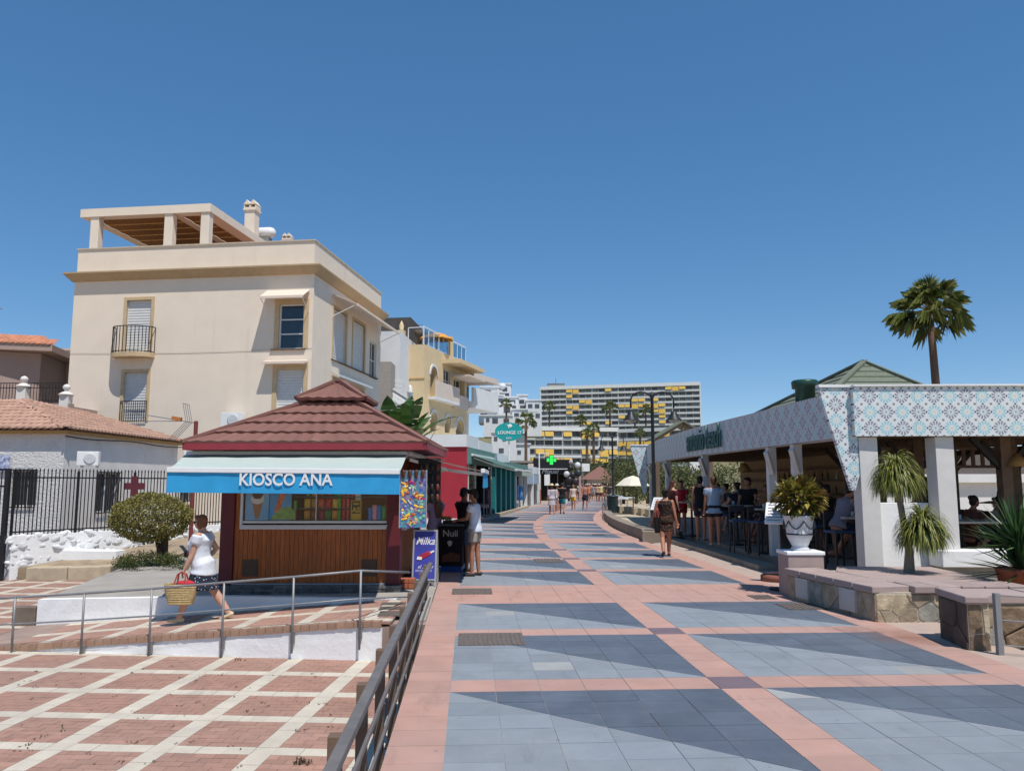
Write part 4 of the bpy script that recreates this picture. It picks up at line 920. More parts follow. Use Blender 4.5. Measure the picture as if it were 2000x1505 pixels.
for dz0, dz1 in ((.16, .14), (1.45, 1.42)):
    MB().bar((f0.x, f0.y, fz0 + dz0 - .1), (f1.x, f1.y, fz1 + dz0 - .1), .012, .035).build('rail', M_black, fe) if dz0 < 1 else MB().bar((f0.x, f0.y, zf0 - .16), (f1.x, f1.y, zf1 - .16), .012, .035).build('rail', M_black, fe)
gt = thing('iron_gate', 'black iron gate with a thick post at the left edge', 'gate', (f0.x - .1, f0.y - .1, -.5), rad(0))
MB().box(-.06, .04, -.05, .05, 0, 2.65).build('post', M_black, gt); MB().box(-1.4, -.06, -.02, .02, .95, 1.06).build('lock_rail', M_black, gt)
for z in (.08, 2.2, 2.6): MB().box(-1.4, -.06, -.02, .02, z, z + .05).build('rail', M_black, gt)
for i in range(10): MB().bar((-.16 - .125 * i, 0, .08), (-.16 - .125 * i, 0, 2.62), .02, .02).build('bar', M_black, gt)
pl_ = MB().box(-.1, .16, -.04, -.03, 1.95, 2.2).build('plate', mat('dark_red_plate', '6f2f38', .6), gt, loc=(-.5, 0, 0))
# ================= KERB BED, TREE, GROUND COVER =================
M_kerb = mat('sandstone_kerb', 'b4a48c', .85, .15, 4, .5, 30, rand=.06, stain=('877a66', 2.5, .56, .6))
kb = thing('kerb_bed', 'raised bed edged with worn sandstone kerb blocks', 'planting bed')
kp = [W(48, 1133, z=-.5), W(130, 1133, z=-.5), W(215, 1132, z=-.5), W(300, 1127, z=-.45), W(352, 1112, z=-.4)]
tops = [-.2, -.19, -.17, -.15, -.12]
for i in range(4):
    a, b_ = kp[i], kp[i + 1]; d_ = (b_ - a).normalized(); a2, b2 = a + d_ * .012, b_ - d_ * .012
    MB().slab([(a2.x, a2.y, -.52), (b2.x, b2.y, -.52), (b2.x, b2.y, tops[i + 1]), (a2.x, a2.y, tops[i])], (-d_.y * .35, d_.x * .35, 0)).build('kerb_block', M_kerb, kb, bevel=.025)
zsl = lambda p: -.21 + .5 * min(1.2, max(0, (p[1] - 19.6) / 3.0))
bed = [(p.x, p.y + .3) for p in kp] + [(W(430, 1075, Y=19).x, 19.3), (f1.x, f1.y), (f0.x + .2, f0.y + .05)]
gx = MB(); pts_ = [(x, y) for x, y in bed]
MB().prism(pts_, -.55, lambda p: zsl(p)).build('soil', mat('dry_soil', '9a8871', .95, .25, 3, .6, 25), kb)
stp = MB().slab([W(112, 1100, Y=20.3), W(226, 1100, Y=20.3), W(226, 1076, Y=20.3), W(112, 1074, Y=20.3)], (0, .5, 0)).build('white_block', M_white, None, bevel=.01); tag(stp, 'long white painted block behind the sandstone kerb', 'low wall')
TY = 18.9; b0_ = W(316, 1085, Y=TY); tt = thing('round_tree', 'small clipped round tree with two dark stems in the bed', 'tree', (b0_.x, TY, b0_.z - .12))
cc = W(296, 1010, Y=TY); cl = Vector((cc.x - b0_.x, 0, cc.z - b0_.z + .12)); rxy = .5 * 158 * TY / F * .93; rzz = .5 * 92 * TY / F
M_bark = mat('dark_bark', '4b3d30', .9, .3, 12, .8, 40)
tk = MB()
for dx, tx, ty in ((-.05, -.35, .1), (.06, .12, -.1), (.0, -.1, .25)): tk.tube([(dx, 0, -.1), (dx * 1.3, .01, .25), (dx + tx * .4, ty * .4, cl.z - rzz * .7), (cl.x * .6 + tx, ty, cl.z)], [.075, .06, .045, .02], 7)
tk.build('trunk', M_bark, tt, True)
br = MB()
for k in range(16):
    a = k * 2.4; br.tube([(cl.x * .5, 0, cl.z - rzz * .75), (cl.x + .45 * rxy * math.cos(a), .45 * rxy * math.sin(a), cl.z - rzz * .35), (cl.x + .85 * rxy * math.cos(a), .85 * rxy * math.sin(a), cl.z + .1 * math.sin(k))], [.028, .018, .006], 5)
br.build('branches', M_bark, tt)
lc = MB(); leaf_cloud(lc, cl, (rxy, rxy * .9, rzz), 9500, .062, .04, .72, .07); lc.build('crown', leafmat('yellow_green_small_leaf', ['6a6530', '8a8340', 'a59c54', '77703a', '4c4f28', 'b5aa68']), tt)
gc = MB(); ga = W(295, 1097, Y=17.9)
for k in range(60):
    u = R_.uniform(-1, 1); c_ = W(295 + 68 * u, 1092 + R_.uniform(-13, 8) + 6 * abs(u), Y=17.9 + R_.uniform(-.3, 1.0)); leaf_cloud(gc, (c_.x, c_.y, c_.z - .03), (.17, .17, .11), 60, .06, .022, .1)
gco = gc.build('ground_cover', leafmat('dark_ground_leaf', ['1f2b14', '2f3c1a', '3f4a20', '5e6a2c', '26301a', '394420', '8f9442'])); stuff(gco); gco['label'] = 'low dark green ground cover under the round tree'
# ================= OTHER HOUSES ON THE LEFT =================
M_pinkh = mat('dusty_pink_render', 'a58f86', .85, .06, 2, .2, 40)
M_pale = mat('pale_render', 'd2c3b6', .85, .05, 2, .2, 40)
M_otile = mat('orange_barrel_tile', 'c08468', .85, .15, 6, .3, 40, rand=.14)
PH = thing('pink_house', 'dusty pink house with orange tile eave at the far left edge', 'house')
Y1 = 34.5; e1 = W(80, 700, Y=Y1); e0 = W(-60, 680, Y=33.5)
MB().prism([(e0.x, e0.y), (e1.x, e1.y), (e1.x - 1.5, e1.y + 7), (e0.x - 1, e0.y + 7)], 0, W(80, 690, Y=Y1).z).build('wall', M_pinkh, PH)
ez = W(100, 690, Y=Y1).z; a = Vector((W(-60, 0, Y=32.9).x, 32.9, ez + .02)); b = Vector((W(101, 690, Y=34.).x, 34., ez + .02))
MB().slab([a, b, b + Vector((-1.3, 7, 0)), a + Vector((-1, 7, 0))], (0, 0, .28)).build('eave_board', M_pinkh, PH)
tm2 = MB(); n_ = 6
for z_, k_ in ((0, 1.), (1, .8)):
    for k in range(n_ + 1): t_ = math.pi * k / n_; tm2.v.append((-.1 * k_ * math.cos(t_), .5 * z_, .09 * k_ * math.sin(t_)))
for k in range(n_): tm2.f.append((k, k + 1, n_ + 2 + k, n_ + 1 + k))
tm2.f.append(tuple(range(n_ + 1))[::-1]); t2 = tm2.mesh('roof_tile', M_otile, True); d_ = (b - a).normalized(); an_ = math.atan2(d_.y, d_.x)
for r in range(5):
    for i in range(int((b - a).length / .21) - r):
        p = a + d_ * (.21 * (i + .5)) + Vector((-d_.y, d_.x, 0)) * (.42 * r - .06) + Vector((0, 0, .29 + .13 * r)); place(t2, 'roof_tile', PH, p, (rad(16), 0, an_ + R_.uniform(-.04, .04)))
MB().slab([a + Vector((0, .1, .28)), b + Vector((0, .1, .28)), b + Vector((-1.0, 2.2, .9)), a + Vector((0, 2.2, .9))], (0, 0, .01)).build('roof_underlay', M_otile, PH)
ap = aerial('mast_aerial', 'dark mast standing behind the pink house roof', (W(-3, 600, Y=36).x, 36, ez), W(0, 598, Y=36).z - ez, 0, .3)
PB = thing('pale_house', 'plain pale house wall between the pink house and cream building', 'house')
p0, p1 = W(86, 686, Y=38), W(150, 682, Y=37.6); MB().prism([(p0.x, 38), (p1.x, 37.6), (p1.x, 42), (p0.x, 42)], 0, p0.z).build('wall', M_pale, PB); MB().prism([(p0.x - .05, 37.95), (p1.x + .05, 37.55), (p1.x, 42.1), (p0.x, 42.1)], p0.z, p0.z + .1).build('coping', M_pale, PB)
# terrace wall, pillars with ball finials and iron railing
YB = 30.2; TB = thing('terrace_balustrade', 'terrace with white ball topped pillars and iron railing above tiled roof', 'balustrade')
b0_, b1_ = W(-40, 800, Y=YB), W(131, 800, Y=YB); zb_ = W(60, 788, Y=YB).z
MB().box(b0_.x, b1_.x + .15, YB - .15, YB + .2, 0, zb_).build('terrace_wall', M_pinkh, TB); MB().box(b0_.x, b1_.x + .15, YB + .2, 33.0, zb_ - .3, zb_ - .1).build('terrace_floor', M_pinkh, TB)
for px, top in ((46, 736), (130, 752)):
    x = W(px, 760, Y=YB).x; zt_ = W(px, top, Y=YB).z
    MB().box(x - .17, x + .17, YB - .17, YB + .17, zb_ - .3, zt_ - .4).build('pillar', M_smooth, TB, bevel=.01)
    MB().lathe([(.26, 0), (.27, .05), (.2, .1), (.08, .16), (.06, .2), (.12, .25), (.145, .32), (.1, .4), (.02, .44)], (x, YB, zt_ - .4), 14).build('ball_finial', M_smooth, TB, True)
for x0, x1 in ((W(-40, 760, Y=YB).x, W(36, 760, Y=YB).x), (W(54, 760, Y=YB).x, W(121, 760, Y=YB).x)):
    zt_ = W(60, 752, Y=YB).z; n_ = int((x1 - x0) / .11)
    for i in range(n_ + 1): x = x0 + (x1 - x0) * i / n_; MB().bar((x, YB, zb_ + .02), (x, YB, zt_ + .06), .018, .018).build('railing_bar', M_black, TB)
    for z_ in (zb_ + .12, zt_ - .1, zt_ + .08): MB().bar((x0, YB, z_), (x1, YB, z_), .02, .03).build('rail', M_black, TB)
# ================= WHITE HOUSE AND YELLOW BUILDING BEHIND =================
M_wh = mat('white_house_wall', 'd9d9d8', .8, .05, 2, .2, 30)
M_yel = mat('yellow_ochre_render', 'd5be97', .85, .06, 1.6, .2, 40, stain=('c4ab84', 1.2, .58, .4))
WHs = thing('white_stair_house', 'narrow white house with balustrade between the cream and yellow buildings', 'house')
YW = 44.; q0, q1 = W(735, 650, Y=YW), W(783, 650, Y=YW)
MB().prism([(q0.x - 1, YW), (q1.x, YW - .3), (q1.x + .5, YW + 6), (q0.x - 1, YW + 6)], 0, W(760, 648, Y=YW).z).build('wall', M_wh, WHs)
MB().prism([(q0.x - 1.5, YW + 3), (q1.x + .2, YW + 2.6), (q1.x + .6, YW + 8), (q0.x - 1, YW + 8)], W(760, 650, Y=YW).z, W(748, 622, Y=YW + 3).z).build('roof_house', mat('dark_roof_grey', '4f4945', .9, .2, 6), WHs)
g0 = W(742, 706, Y=42.); MB().box(g0.x, W(764, 706, Y=42.).x, 42., 43.5, 0, g0.z).build('grey_wall', mat('grey_render', '9b948d', .85), WHs)
z0, z1 = W(775, 800, Y=42.6).z, W(775, 762, Y=42.6).z; x0, x1 = W(768, 780, Y=42.6).x, W(797, 790, Y=42.6).x
for i in range(11): x = x0 + (x1 - x0) * i / 10; MB().lathe([(.06, 0), (.08, .25), (.04, .45), (.07, .8)], (x, 42.6, z0 + .3 - .05 * i), 8).build('baluster', M_wh, WHs, True)
MB().bar((x0, 42.6, z0 + 1.14), (x1, 42.6, z0 + .64), .2, .12).build('handrail', M_wh, WHs); MB().box(x0 - .2, x1 + .2, 42.4, 43.6, 0, z0 + .0).build('stair_wall', M_wh, WHs)
MB().lathe([(.16, 0), (.16, .9), (.2, .95), (.1, 1.05), (.13, 1.2), (.02, 1.35)], (x1 + .1, 42.6, z0), 10).build('newel', M_wh, WHs, True)
for k in range(5): MB().bar((W(766, 730, Y=43.5).x, 43.4, W(766, 742 + 9 * k, Y=43.4).z), (W(786, 730, Y=43.4).x, 43.4, W(786, 745 + 9 * k, Y=43.4).z), .05, .05).build('stair_rail', M_pwhite, WHs)
YRZ = rad(-15.1); yc = W(829, 720, Y=46.); YL = (yc.x, 46., 0)
YB_ = thing('yellow_building', 'yellow ochre building with arched openings, glass roof railing and terraces', 'building', YL, YRZ)
def yR(px, py, x=0.): return hit(px, py, YL, YRZ, 0, x)
def yL(px, py, y=0.): return hit(px, py, YL, YRZ, 1, y)
yl = Face(YB_, lambda u, d, z: (u, d, z)); yr = Face(YB_, lambda u, d, z: (-d, u, z)); zt_ = yL(828, 672).z; ye = yR(912, 709).y; xl_ = yL(786, 700).x
def ry(x0, y0, x1, y1): m = (x0 + x1) / 2; return (yR(x0, y0).y, yR(x1, y0).y, yR(m, y1).z, yR(m, y0).z)
h1 = ry(841, 716, 853, 777); h2 = ry(841, 804, 853, 842); h3 = ry(869, 812, 880, 845); h4 = ry(891, 818, 905, 850); hw = ry(866, 722, 879, 786); hw2 = ry(886, 740, 908, 772)
yr.wall('side_wall', M_yel, 0, ye, 0, zt_, [h1, h2, h3, h4, hw, hw2], .5, arches=(0, 1, 2, 3))
for h in (h1, h2, h3, h4):
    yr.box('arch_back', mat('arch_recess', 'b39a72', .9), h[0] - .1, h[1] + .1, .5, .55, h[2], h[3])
    r = (h[1] - h[0]) / 2; zc = h[3] - r; mb = MB(); pts_ = []
    for rr in (r + .16, r + .01):
        for t in range(13): a_ = math.pi * t / 12; pts_.append((h[0] + r - rr * math.cos(a_), zc + rr * math.sin(a_)))
    mb.v = [yr.fn(u, -.05, z) for u, z in pts_] + [yr.fn(u, .0, z) for u, z in pts_]
    for t in range(12): mb.f += [(t, t + 1, 14 + t, 13 + t), (t, 26 + t, 27 + t, t + 1)]
    mb.build('arch_trim', M_wh, YB_)
for h in (h1, h2, h3): yr.box('window', M_win, h[0] + .1, h[1] - .1, .44, .46, h[2], h[3] - .45)
yr.window(hw[0], hw[1], hw[2], hw[3], .1, 3, 2); yr.window(hw2[0], hw2[1], hw2[2], hw2[3], .4, 1, 3)
yl.wall('front_wall', M_yel, xl_, 0, 0, zt_, []); box('roof', M_yel, YB_, xl_, -.02, .02, ye, zt_ - .3, zt_ - .02); box('rear_wall', M_yel, YB_, xl_, -.02, ye - .2, ye, 0, zt_ - .31)
box('string_course', mat('ochre_band', 'bf9e6a', .85), YB_, xl_, .03, -.04, -.0, yL(810, 740).z, yL(810, 740).z + .06)
# corner pillar with finial on the left end
fx = xl_; MB().box(fx - .35, fx + .05, -.1, .4, 0, yL(783, 645).z).build('corner_pillar', M_yel, YB_); MB().lathe([(.2, 0), (.12, .1), (.16, .3), (.02, .6)], (fx - .15, .15, yL(783, 645).z), 8).build('finial', M_yel, YB_, True)
# balconies, glass railing
bz = yR(860, 787).z; box('balcony_slab', M_wh, YB_, 0, .5, h1[0] - .3, hw[1] + .5, h1[2] - .15, h1[2]); box('balcony_front', M_pale, YB_, .42, .5, h1[0] - .3, hw[1] + .5, h1[2], h1[2] + .95)
box('balcony_front', M_pale, YB_, .02, .1, hw2[0], ye, hw2[2] - .9, hw2[2]); box('eave', M_yel, YB_, .0, 1.2, hw[0] - .2, ye + .2, hw[3] + .3, hw[3] + .55); box('folded_awning', M_pale, YB_, .05, 1.3, hw[1], ye, hw[3] - .35, hw[3] - .25)
mb_g = glassmat('railing_glass', (.7, .82, .88, 1))
for i in range(10):
    y = ye * i / 9; MB().box(-.12, -.08, y - .02, y + .02, zt_, zt_ + 1.05).build('rail_post', M_pwhite, YB_)
    if i < 9: box('glass_panel', mb_g, YB_, -.105, -.095, y + .04, y + ye / 9 - .04, zt_ + .12, zt_ + .98)
box('top_rail', M_pwhite, YB_, -.13, -.07, 0, ye, zt_ + 1.05, zt_ + 1.1); box('roof_pillar', M_yel, YB_, -.3, -.02, ye * .6, ye * .6 + .4, zt_, zt_ + 1.3)
for x in (-.1, xl_ + .3): MB().box(x - .02, x + .02, .1, .14, zt_, zt_ + 1.05).build('rail_post', M_pwhite, YB_)
box('top_rail', M_pwhite, YB_, xl_ + .3, -.13, .1, .14, zt_ + 1.03, zt_ + 1.07)
w_ = YB_.matrix_basis @ Vector((yL(812, 640, 2.5).x, 2.5, zt_)); aerial('roof_aerial', 'roof aerial on the yellow building beside the orange parasol', w_, W(818, 628, Y=48.5).z - zt_, .6, 1.3)
def parasol(label, loc, r, h, m, sides=8, rise=.45, val=.12, rz=0, tilt=0, name='parasol'):
    t = thing(name, label, 'parasol', loc, rz); MB().tube([(0, 0, 0), (0, 0, h)], .028, 8).build('pole', M_post, t)
    mb = MB(); n = sides * 2
    for k_, zz in ((.03, h + rise * .5), (.5, h + rise * .22), (1., h - rise * .5)):
        for i in range(n): a_ = 2 * math.pi * i / n + .2; rr = r * k_ * (1 if i % 2 == 0 or k_ < .1 else .93); mb.v.append((rr * math.cos(a_), rr * math.sin(a_), zz))
    for i in range(n): mb.v.append((mb.v[2 * n + i][0], mb.v[2 * n + i][1], h - rise * .5 - val))
    for j in range(3):
        for i in range(n): a_, b_ = j * n + i, j * n + (i + 1) % n; mb.f.append((a_, a_ + n, b_ + n, b_))
    mb.f.append(tuple(range(n))); c = mb.build('canopy', m, t); c.rotation_euler = (0, tilt, 0)
    for i in range(sides): a_ = 2 * math.pi * i / sides + .2; MB().tube([(0, 0, h + rise * .4), (r * math.cos(a_) * .98, r * math.sin(a_) * .98, h - rise * .52)], .01, 4).build('rib', M_post, t)
    return t
w_ = W(852, 676, Y=49.5); parasol('orange parasol on the roof of the yellow building', (w_.x, 49.5, zt_ - .2), 1.15, W(852, 656, Y=49.5).z - zt_ + .2, mat('orange_canvas', 'd9963c', .8), 4, .45, .02, .3)
bw_ = MB().lathe([(.05, 0), (.06, .5), (.22, .7), (.28, 1.0), (.2, 1.0)], n=10).build('stone_bowl', mat('dark_bowl', '5d5348', .9), None, True); bw_.location = YB_.matrix_basis @ Vector((yL(818, 650, .7).x, .7, zt_ - .02)); tag(bw_, 'dark bowl planter on the corner of the yellow building roof', 'planter')
# lower neighbour with deep eave, further along
NH = thing('terraced_house', 'pale house with deep terraces next to the yellow building', 'house')
for i, (ya_, yb2, zlo, zhi, m_) in enumerate(((727, 745, 0, 0, M_pale), (783, 800, 0, 0, M_wh))):
    pa, pb_ = YB_.matrix_basis @ Vector((.6, ye + .3, 0)), YB_.matrix_basis @ Vector((.9, ye + 4.6, 0)); zz = W(912, ya_, Y=pa.y).z; z2 = zz - .35 - .1 * i
    MB().prism([(pa.x - .2, pa.y), (pb_.x, pb_.y), (pb_.x - 7, pb_.y + 2), (pa.x - 7, pa.y + 2)], z2, zz).build('terrace_slab', m_, NH)
    if i: MB().prism([(pa.x - .2, pa.y), (pb_.x, pb_.y), (pb_.x - .15, pb_.y + .1), (pa.x - .35, pa.y + .1)], zz, zz + .95).build('terrace_parapet', M_wh, NH)
pa, pb_ = YB_.matrix_basis @ Vector((-1.6, ye + .3, 0)), YB_.matrix_basis @ Vector((-1.3, ye + 4.4, 0)); MB().prism([(pa.x, pa.y), (pb_.x, pb_.y), (pb_.x - 5, pb_.y + 2), (pa.x - 5, pa.y + 2)], 0, W(912, 735, Y=pa.y).z).build('wall', M_pale, NH)
mb = MB().prism([(pa.x + .02, pa.y + 1.2), (pb_.x + .02, pb_.y - .3), (pb_.x - .1, pb_.y - .3), (pa.x - .1, pa.y + 1.2)], W(925, 775, Y=pa.y + 2).z, W(925, 750, Y=pa.y + 2).z).build('window_band', mat('blue_grey_glass', '4d6a80', .1, .3, 1), NH)
# ================= SHOPS ALONG THE PROMENADE =================
M_redw = mat('red_shop_wall', 'a32a38', .7, .08, 2, .2, 40, stain=('8a2430', 2.5, .6, .5))
M_teal = mat('teal_paint', '1f7f80', .5, .1, 4); M_green = mat('green_fascia', '5c8279', .6, .1, 3)
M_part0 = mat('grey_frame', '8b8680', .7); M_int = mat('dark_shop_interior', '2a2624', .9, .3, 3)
SL, SZ = (-1.95, 35., 0), rad(-7.3)
def sR(px, py, x=0.): return hit(px, py, SL, SZ, 0, x)
def sY(px): return sR(px, 960).y
def sh(name, label, loc_y): return thing(name, label, 'shop', Matrix.Rotation(SZ, 3, 'Z') @ Vector((0, loc_y, 0)) + Vector(SL), SZ)
def szz(px, py): return sR(px, py).z
yA, yB, yC, yD, yE = 0., sY(962), sY(1004), sY(1026), sY(1046)
S1 = sh('red_wall_shop', 'shop with a plain red end wall and white flat parapet', 0)
zr = W(880, 872, Y=35).z; zp = W(880, 848, Y=35).z; xw = W(800, 900, Y=35).x - SL[0]
box('red_end_wall', M_redw, S1, xw, -.02, 0, .2, .25, zr); box('white_skirting', M_wh, S1, xw, -.0, -.05, .2, 0, .25); box('parapet', M_wh, S1, xw, -.02, -.08, 3.0, zr, zp); box('roof', M_wh, S1, xw, -.15, .2, yB, zr - .15, zr - .01)
box('back_wall', M_int, S1, -3.4, -3.3, .2, yB, 0, zr - .16); box('shop_floor', M_conc, S1, -3.3, .3, .2, yB, -.02, .14)
box('fascia', M_green, S1, -.12, .14, .02, yB, zr - .75, zr - .05); box('upper_parapet', M_wh, S1, -.1, 0, 3.0, yB, zr, zp - .1)
for y in (.35, 2.2, yB - .3): MB().bar((-.05, y, .14), (-.05, y, zr - .75), .1, .1).build('mullion', M_alu, S1)
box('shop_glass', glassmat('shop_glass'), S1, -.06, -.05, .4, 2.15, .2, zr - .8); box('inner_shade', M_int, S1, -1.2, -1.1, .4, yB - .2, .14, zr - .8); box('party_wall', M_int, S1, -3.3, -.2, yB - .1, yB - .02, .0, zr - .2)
aws = bpy.data.objects.new('shop_awning', None); COL.objects.link(aws); aws.parent = S1
awning(aws, (.16, yB * .9, zr - .35), (.16, .2, zr - .35), (2.1, .2, zr - 1.0), (2.1, yB * .9, zr - 1.0), mat('dark_green_canvas', '4f6b63', .8), M_green, .0)
def hanging(px, Y, z, cols, n, label, w=.9):
    p = W(px, 960, Y=Y); t = thing('clothes_rail', label, 'clothes rail', (p.x, Y, z), SZ)
    for x in (-w / 2, w / 2): MB().tube([(0, x, 0), (0, x, 1.5)], .02, 6).build('upright', M_alu, t)
    MB().tube([(0, -w / 2, 1.5), (0, w / 2, 1.5)], .02, 6).build('bar', M_alu, t)
    for i in range(n):
        y = -w / 2 + w * (i + .5) / n; c = cols[i % len(cols)]; L = .7 + .3 * ((i * 5) % 3) / 3; mb = MB()
        mb.loft([(0, y, 1.47), (0, y, 1.35), (0.02, y, 1.0), (-.01, y, 1.45 - L)], [.03, .2, .17, .24], [.01, .025, .03, .035], side=(1, 0, 0), n=10); mb.build('garment', mat('cloth_' + c, c, .9, .2, 8), t, True)
    return t
hanging(948, 39.5, .05, ['3a3040', 'b9a9b0', '5a2f38', '222428'], 7, 'clothes rail with dark patterned garments outside the red walled shop')
S2 = sh('teal_shop', 'shop with teal columns under a green canopy', yB)
lb = yC - yB; box('canopy', M_green, S2, -.3, .9, 0, lb, zr - .75, zr - .5); box('roof', M_wh, S2, -5, -.3, 0, lb, zr - .6, zr - .4); box('parapet', M_wh, S2, -.5, -.3, 0, lb, zr - .4, zr + .1)
box('back_wall', M_int, S2, -2.6, -2.5, 0, lb, 0, zr - .7); box('plinth', M_kerb, S2, -2.4, .35, 0, lb, -.02, .18)
for i in range(5): y = lb * i / 4.4 + .2; box('column', M_teal, S2, -.15, .1, y, y + .55, .18, zr - .75)
for i in range(4): y = lb * i / 4.4 + .75; box('dark_door', mat('shop_door_dark', '22292b', .3, .2, 2), S2, -.3, -.26, y, y + lb / 4.4 - .55, .18, zr - .75)
S3 = sh('beachwear_shop', 'narrow white shop hung with blue beachwear', yC)
lc_ = yD - yC; box('fascia', mat('pale_green_fascia', 'a9b5a8', .7), S3, -.3, .5, 0, lc_, zr - 1.15, zr - .6); box('back_wall', M_int, S3, -2, -1.9, 0, lc_, 0, zr - 1.1); box('roof', M_wh, S3, -5, -.3, 0, lc_, zr - .9, zr - .7); box('plinth', M_kerb, S3, -2.4, .3, 0, lc_, -.02, .15)
for y in (0.02, lc_ / 2, lc_ - .27): box('pier', M_wh, S3, -.1, .15, y, y + .25, .15, zr - 1.15)
hanging(1014, sR(1014, 960).y * .99 + 35, .1, ['3f8fd0', '2f6fb0', '8fb8d8', 'c9a66a'], 6, 'clothes rail with bright blue beach dresses', 1.2)
S4 = sh('white_front_shop', 'white fronted shop with pale window panel above dark doors', yD)
ld = yE - yD + 4; box('front_wall', M_wh, S4, -.3, .0, 0, ld, zr - .9, zr - .35); box('sign_panel', mat('faded_sign', '9fb0bb', .6, .25, 6), S4, .01, .04, .4, ld - 1.4, zr - 1.7, zr - .95); box('roof', M_wh, S4, -6, -.3, 0, ld, zr - .7, zr - .5)
for y in (0, ld * .45, ld - 1.2): box('pier', M_wh, S4, -.3, .05, y, y + .35, 0, zr - .9)
box('terracotta_pier', mat('terracotta_render', 'a5624a', .8), S4, -.3, .08, ld - .8, ld, 0, 1.2); box('cream_pier', M_pale, S4, -.3, .07, ld - .8, ld, 1.2, zr - .9); box('dark_door', MATS['shop_door_dark'], S4, -.2, -.15, .35, ld - .8, 0, zr - .9)
q0, q1 = W(1042, 950, Y=78.), W(1113, 950, Y=78.)
S5 = thing('dark_front_shop', 'dark fronted shop with white lettering behind the green cross', 'shop', (q0.x, 78., 0)); wd = q1.x - q0.x; zd = W(1080, 897, Y=78.).z
M_bsf = mat('black_shop_front', '1d1c1e', .5); box('front_wall', M_bsf, S5, 0, wd, 0, .2, zd - 1.4, zd); box('roof', M_part0, S5, -3, wd, .2, 9, zd - .3, zd - .1); box('side_wall', mat('brown_shop_wall', '4a3a33', .8), S5, wd - .2, wd, .2, 9, 0, zd - .3)
box('left_pier', M_pale, S5, -.5, 0, 0, .4, 0, zd - .4); box('opening', M_int, S5, 0, wd - .2, .9, 1., 0, zd - 1.4); box('canopy_lip', M_pwhite, S5, 0, wd, -.25, -.05, zd - .95, zd - .88); box('white_notice', M_pwhite, S5, wd * .3, wd * .45, -.05, -.02, zd - 2.5, zd - 1.45)
for k in range(3): box('door_frame', M_part0, S5, wd * (.1 + .28 * k), wd * (.1 + .28 * k) + .08, .3, .38, 0, zd - 1.4)
text('lettering', 'Miguel', .62, M_pwhite, S5, (wd * .45, -.02, zd - 1.35), ext=.01, shear=.3)
# signs on poles
p = W(994, 843, Y=45.); lg = thing('oval_sign', 'teal oval bar sign on a white pole above the shops', 'sign', (p.x, 45., 0), 0)
ra, rb = 27.5 * 45 / F, 18 * 45 / F; zc = p.z
MB().slab([(ra * math.cos(a_), 0, zc + rb * math.sin(a_)) for a_ in [2 * math.pi * i / 32 for i in range(32)]], (0, -.12, 0)).build('oval_panel', mat('sign_teal', '189a98', .5, .05, 2), lg)
text('lettering', 'LOUNGE', .25, M_pwhite, lg, (-.13, -.13, zc - .13), ext=.01, bold=.006); text('lettering', '17', .25, M_pwhite, lg, (.58, -.13, zc - .13), ext=.01, bold=.006); text('lettering', 'BAR', .17, M_pwhite, lg, (0, -.13, zc - .42), ext=.01)
MB().tube([(0, -.13, zc + .17), (-.05, -.13, zc + .32), (-.12, -.13, zc + .42)], .018, 6).build('emblem_stroke', M_pwhite, lg); MB().ball((.06, -.13, zc + .33), (.12, .02, .1), 10, 6).build('emblem_bird', M_pwhite, lg)
MB().tube([(0, 0, 3.0), (0, 0, zc - rb)], .045, 8).build('pole', M_pwhite, lg)
p = W(1077, 898, Y=66.); gc_ = thing('pharmacy_cross', 'lit green pharmacy cross on a bracket', 'sign', (p.x, 66., p.z))
M_led, nt, b = base('green_led'); b.inputs['Base Color'].default_value = (.0, .25, .05, 1); b.inputs['Emission Color'].default_value = (.05, 1, .12, 1); b.inputs['Emission Strength'].default_value = .9
cs = .42; MB().slab([(x * cs, 0, z * cs) for x, z in ((-.4, -1), (.4, -1), (.4, -.4), (1, -.4), (1, .4), (.4, .4), (.4, 1), (-.4, 1), (-.4, .4), (-1, .4), (-1, -.4), (-.4, -.4))], (0, .2, 0)).build('cross_case', M_black, gc_)
for x, z, w, h in ((0, .62, .32, .26), (0, -.62, .32, .26), (-.66, 0, .26, .32), (.66, 0, .26, .32), (0, 0, .3, .3), (-.2, .25, .1, .1), (.2, -.25, .1, .1)): MB().box((x - w) * cs, (x + w) * cs, -.03, -.005, (z - h) * cs, (z + h) * cs).build('led_block', M_led, gc_)
MB().bar((-1.0, .1, .55), (-.2, .1, .55), .06, .06).build('bracket', M_pwhite, gc_); MB().bar((-1.0, .1, -1.9), (-1.0, .1, .6), .08, .08).build('bracket', M_pwhite, gc_)
# figures above the dark shop front: plain white and dark round shapes on a board
p = W(1118, 905, Y=77.); fg = thing('shop_sculpture', 'cluster of white and dark round ornaments above the dark shop', 'ornament', (p.x, 77., p.z - 1.2))
for i, (x, z, r, c) in enumerate(((-.55, .2, .3, 'c9c9c9'), (.0, .1, .33, '2a2a2c'), (.55, .3, .34, '33363c'), (-.2, .75, .28, '202022'), (.5, 1.05, .3, 'd5d5d5'), (-.15, 1.35, .2, 'b8a8a8'), (-.3, -.4, .4, '2c2626'), (.3, -.5, .38, '393336'))): MB().ball((x, 0, z), (r, r * .8, r), 10, 7).build('ornament', mat('orn_' + c, c, .4), fg, True)
MB().box(-.9, .1, .1, .25, -2.2, -.3).build('sign_board', mat('dark_board', '3b3532', .7), fg); MB().lathe([(.22, 0), (.22, .03)], n=16).build('emblem', M_pwhite, fg).location = (-.35, .08, -.9)
MB().bar((.7, 0, -3.2), (.7, 0, .0), .22, .22).build('pinkish_post', mat('pinkish_post', 'b98f86', .7), fg)
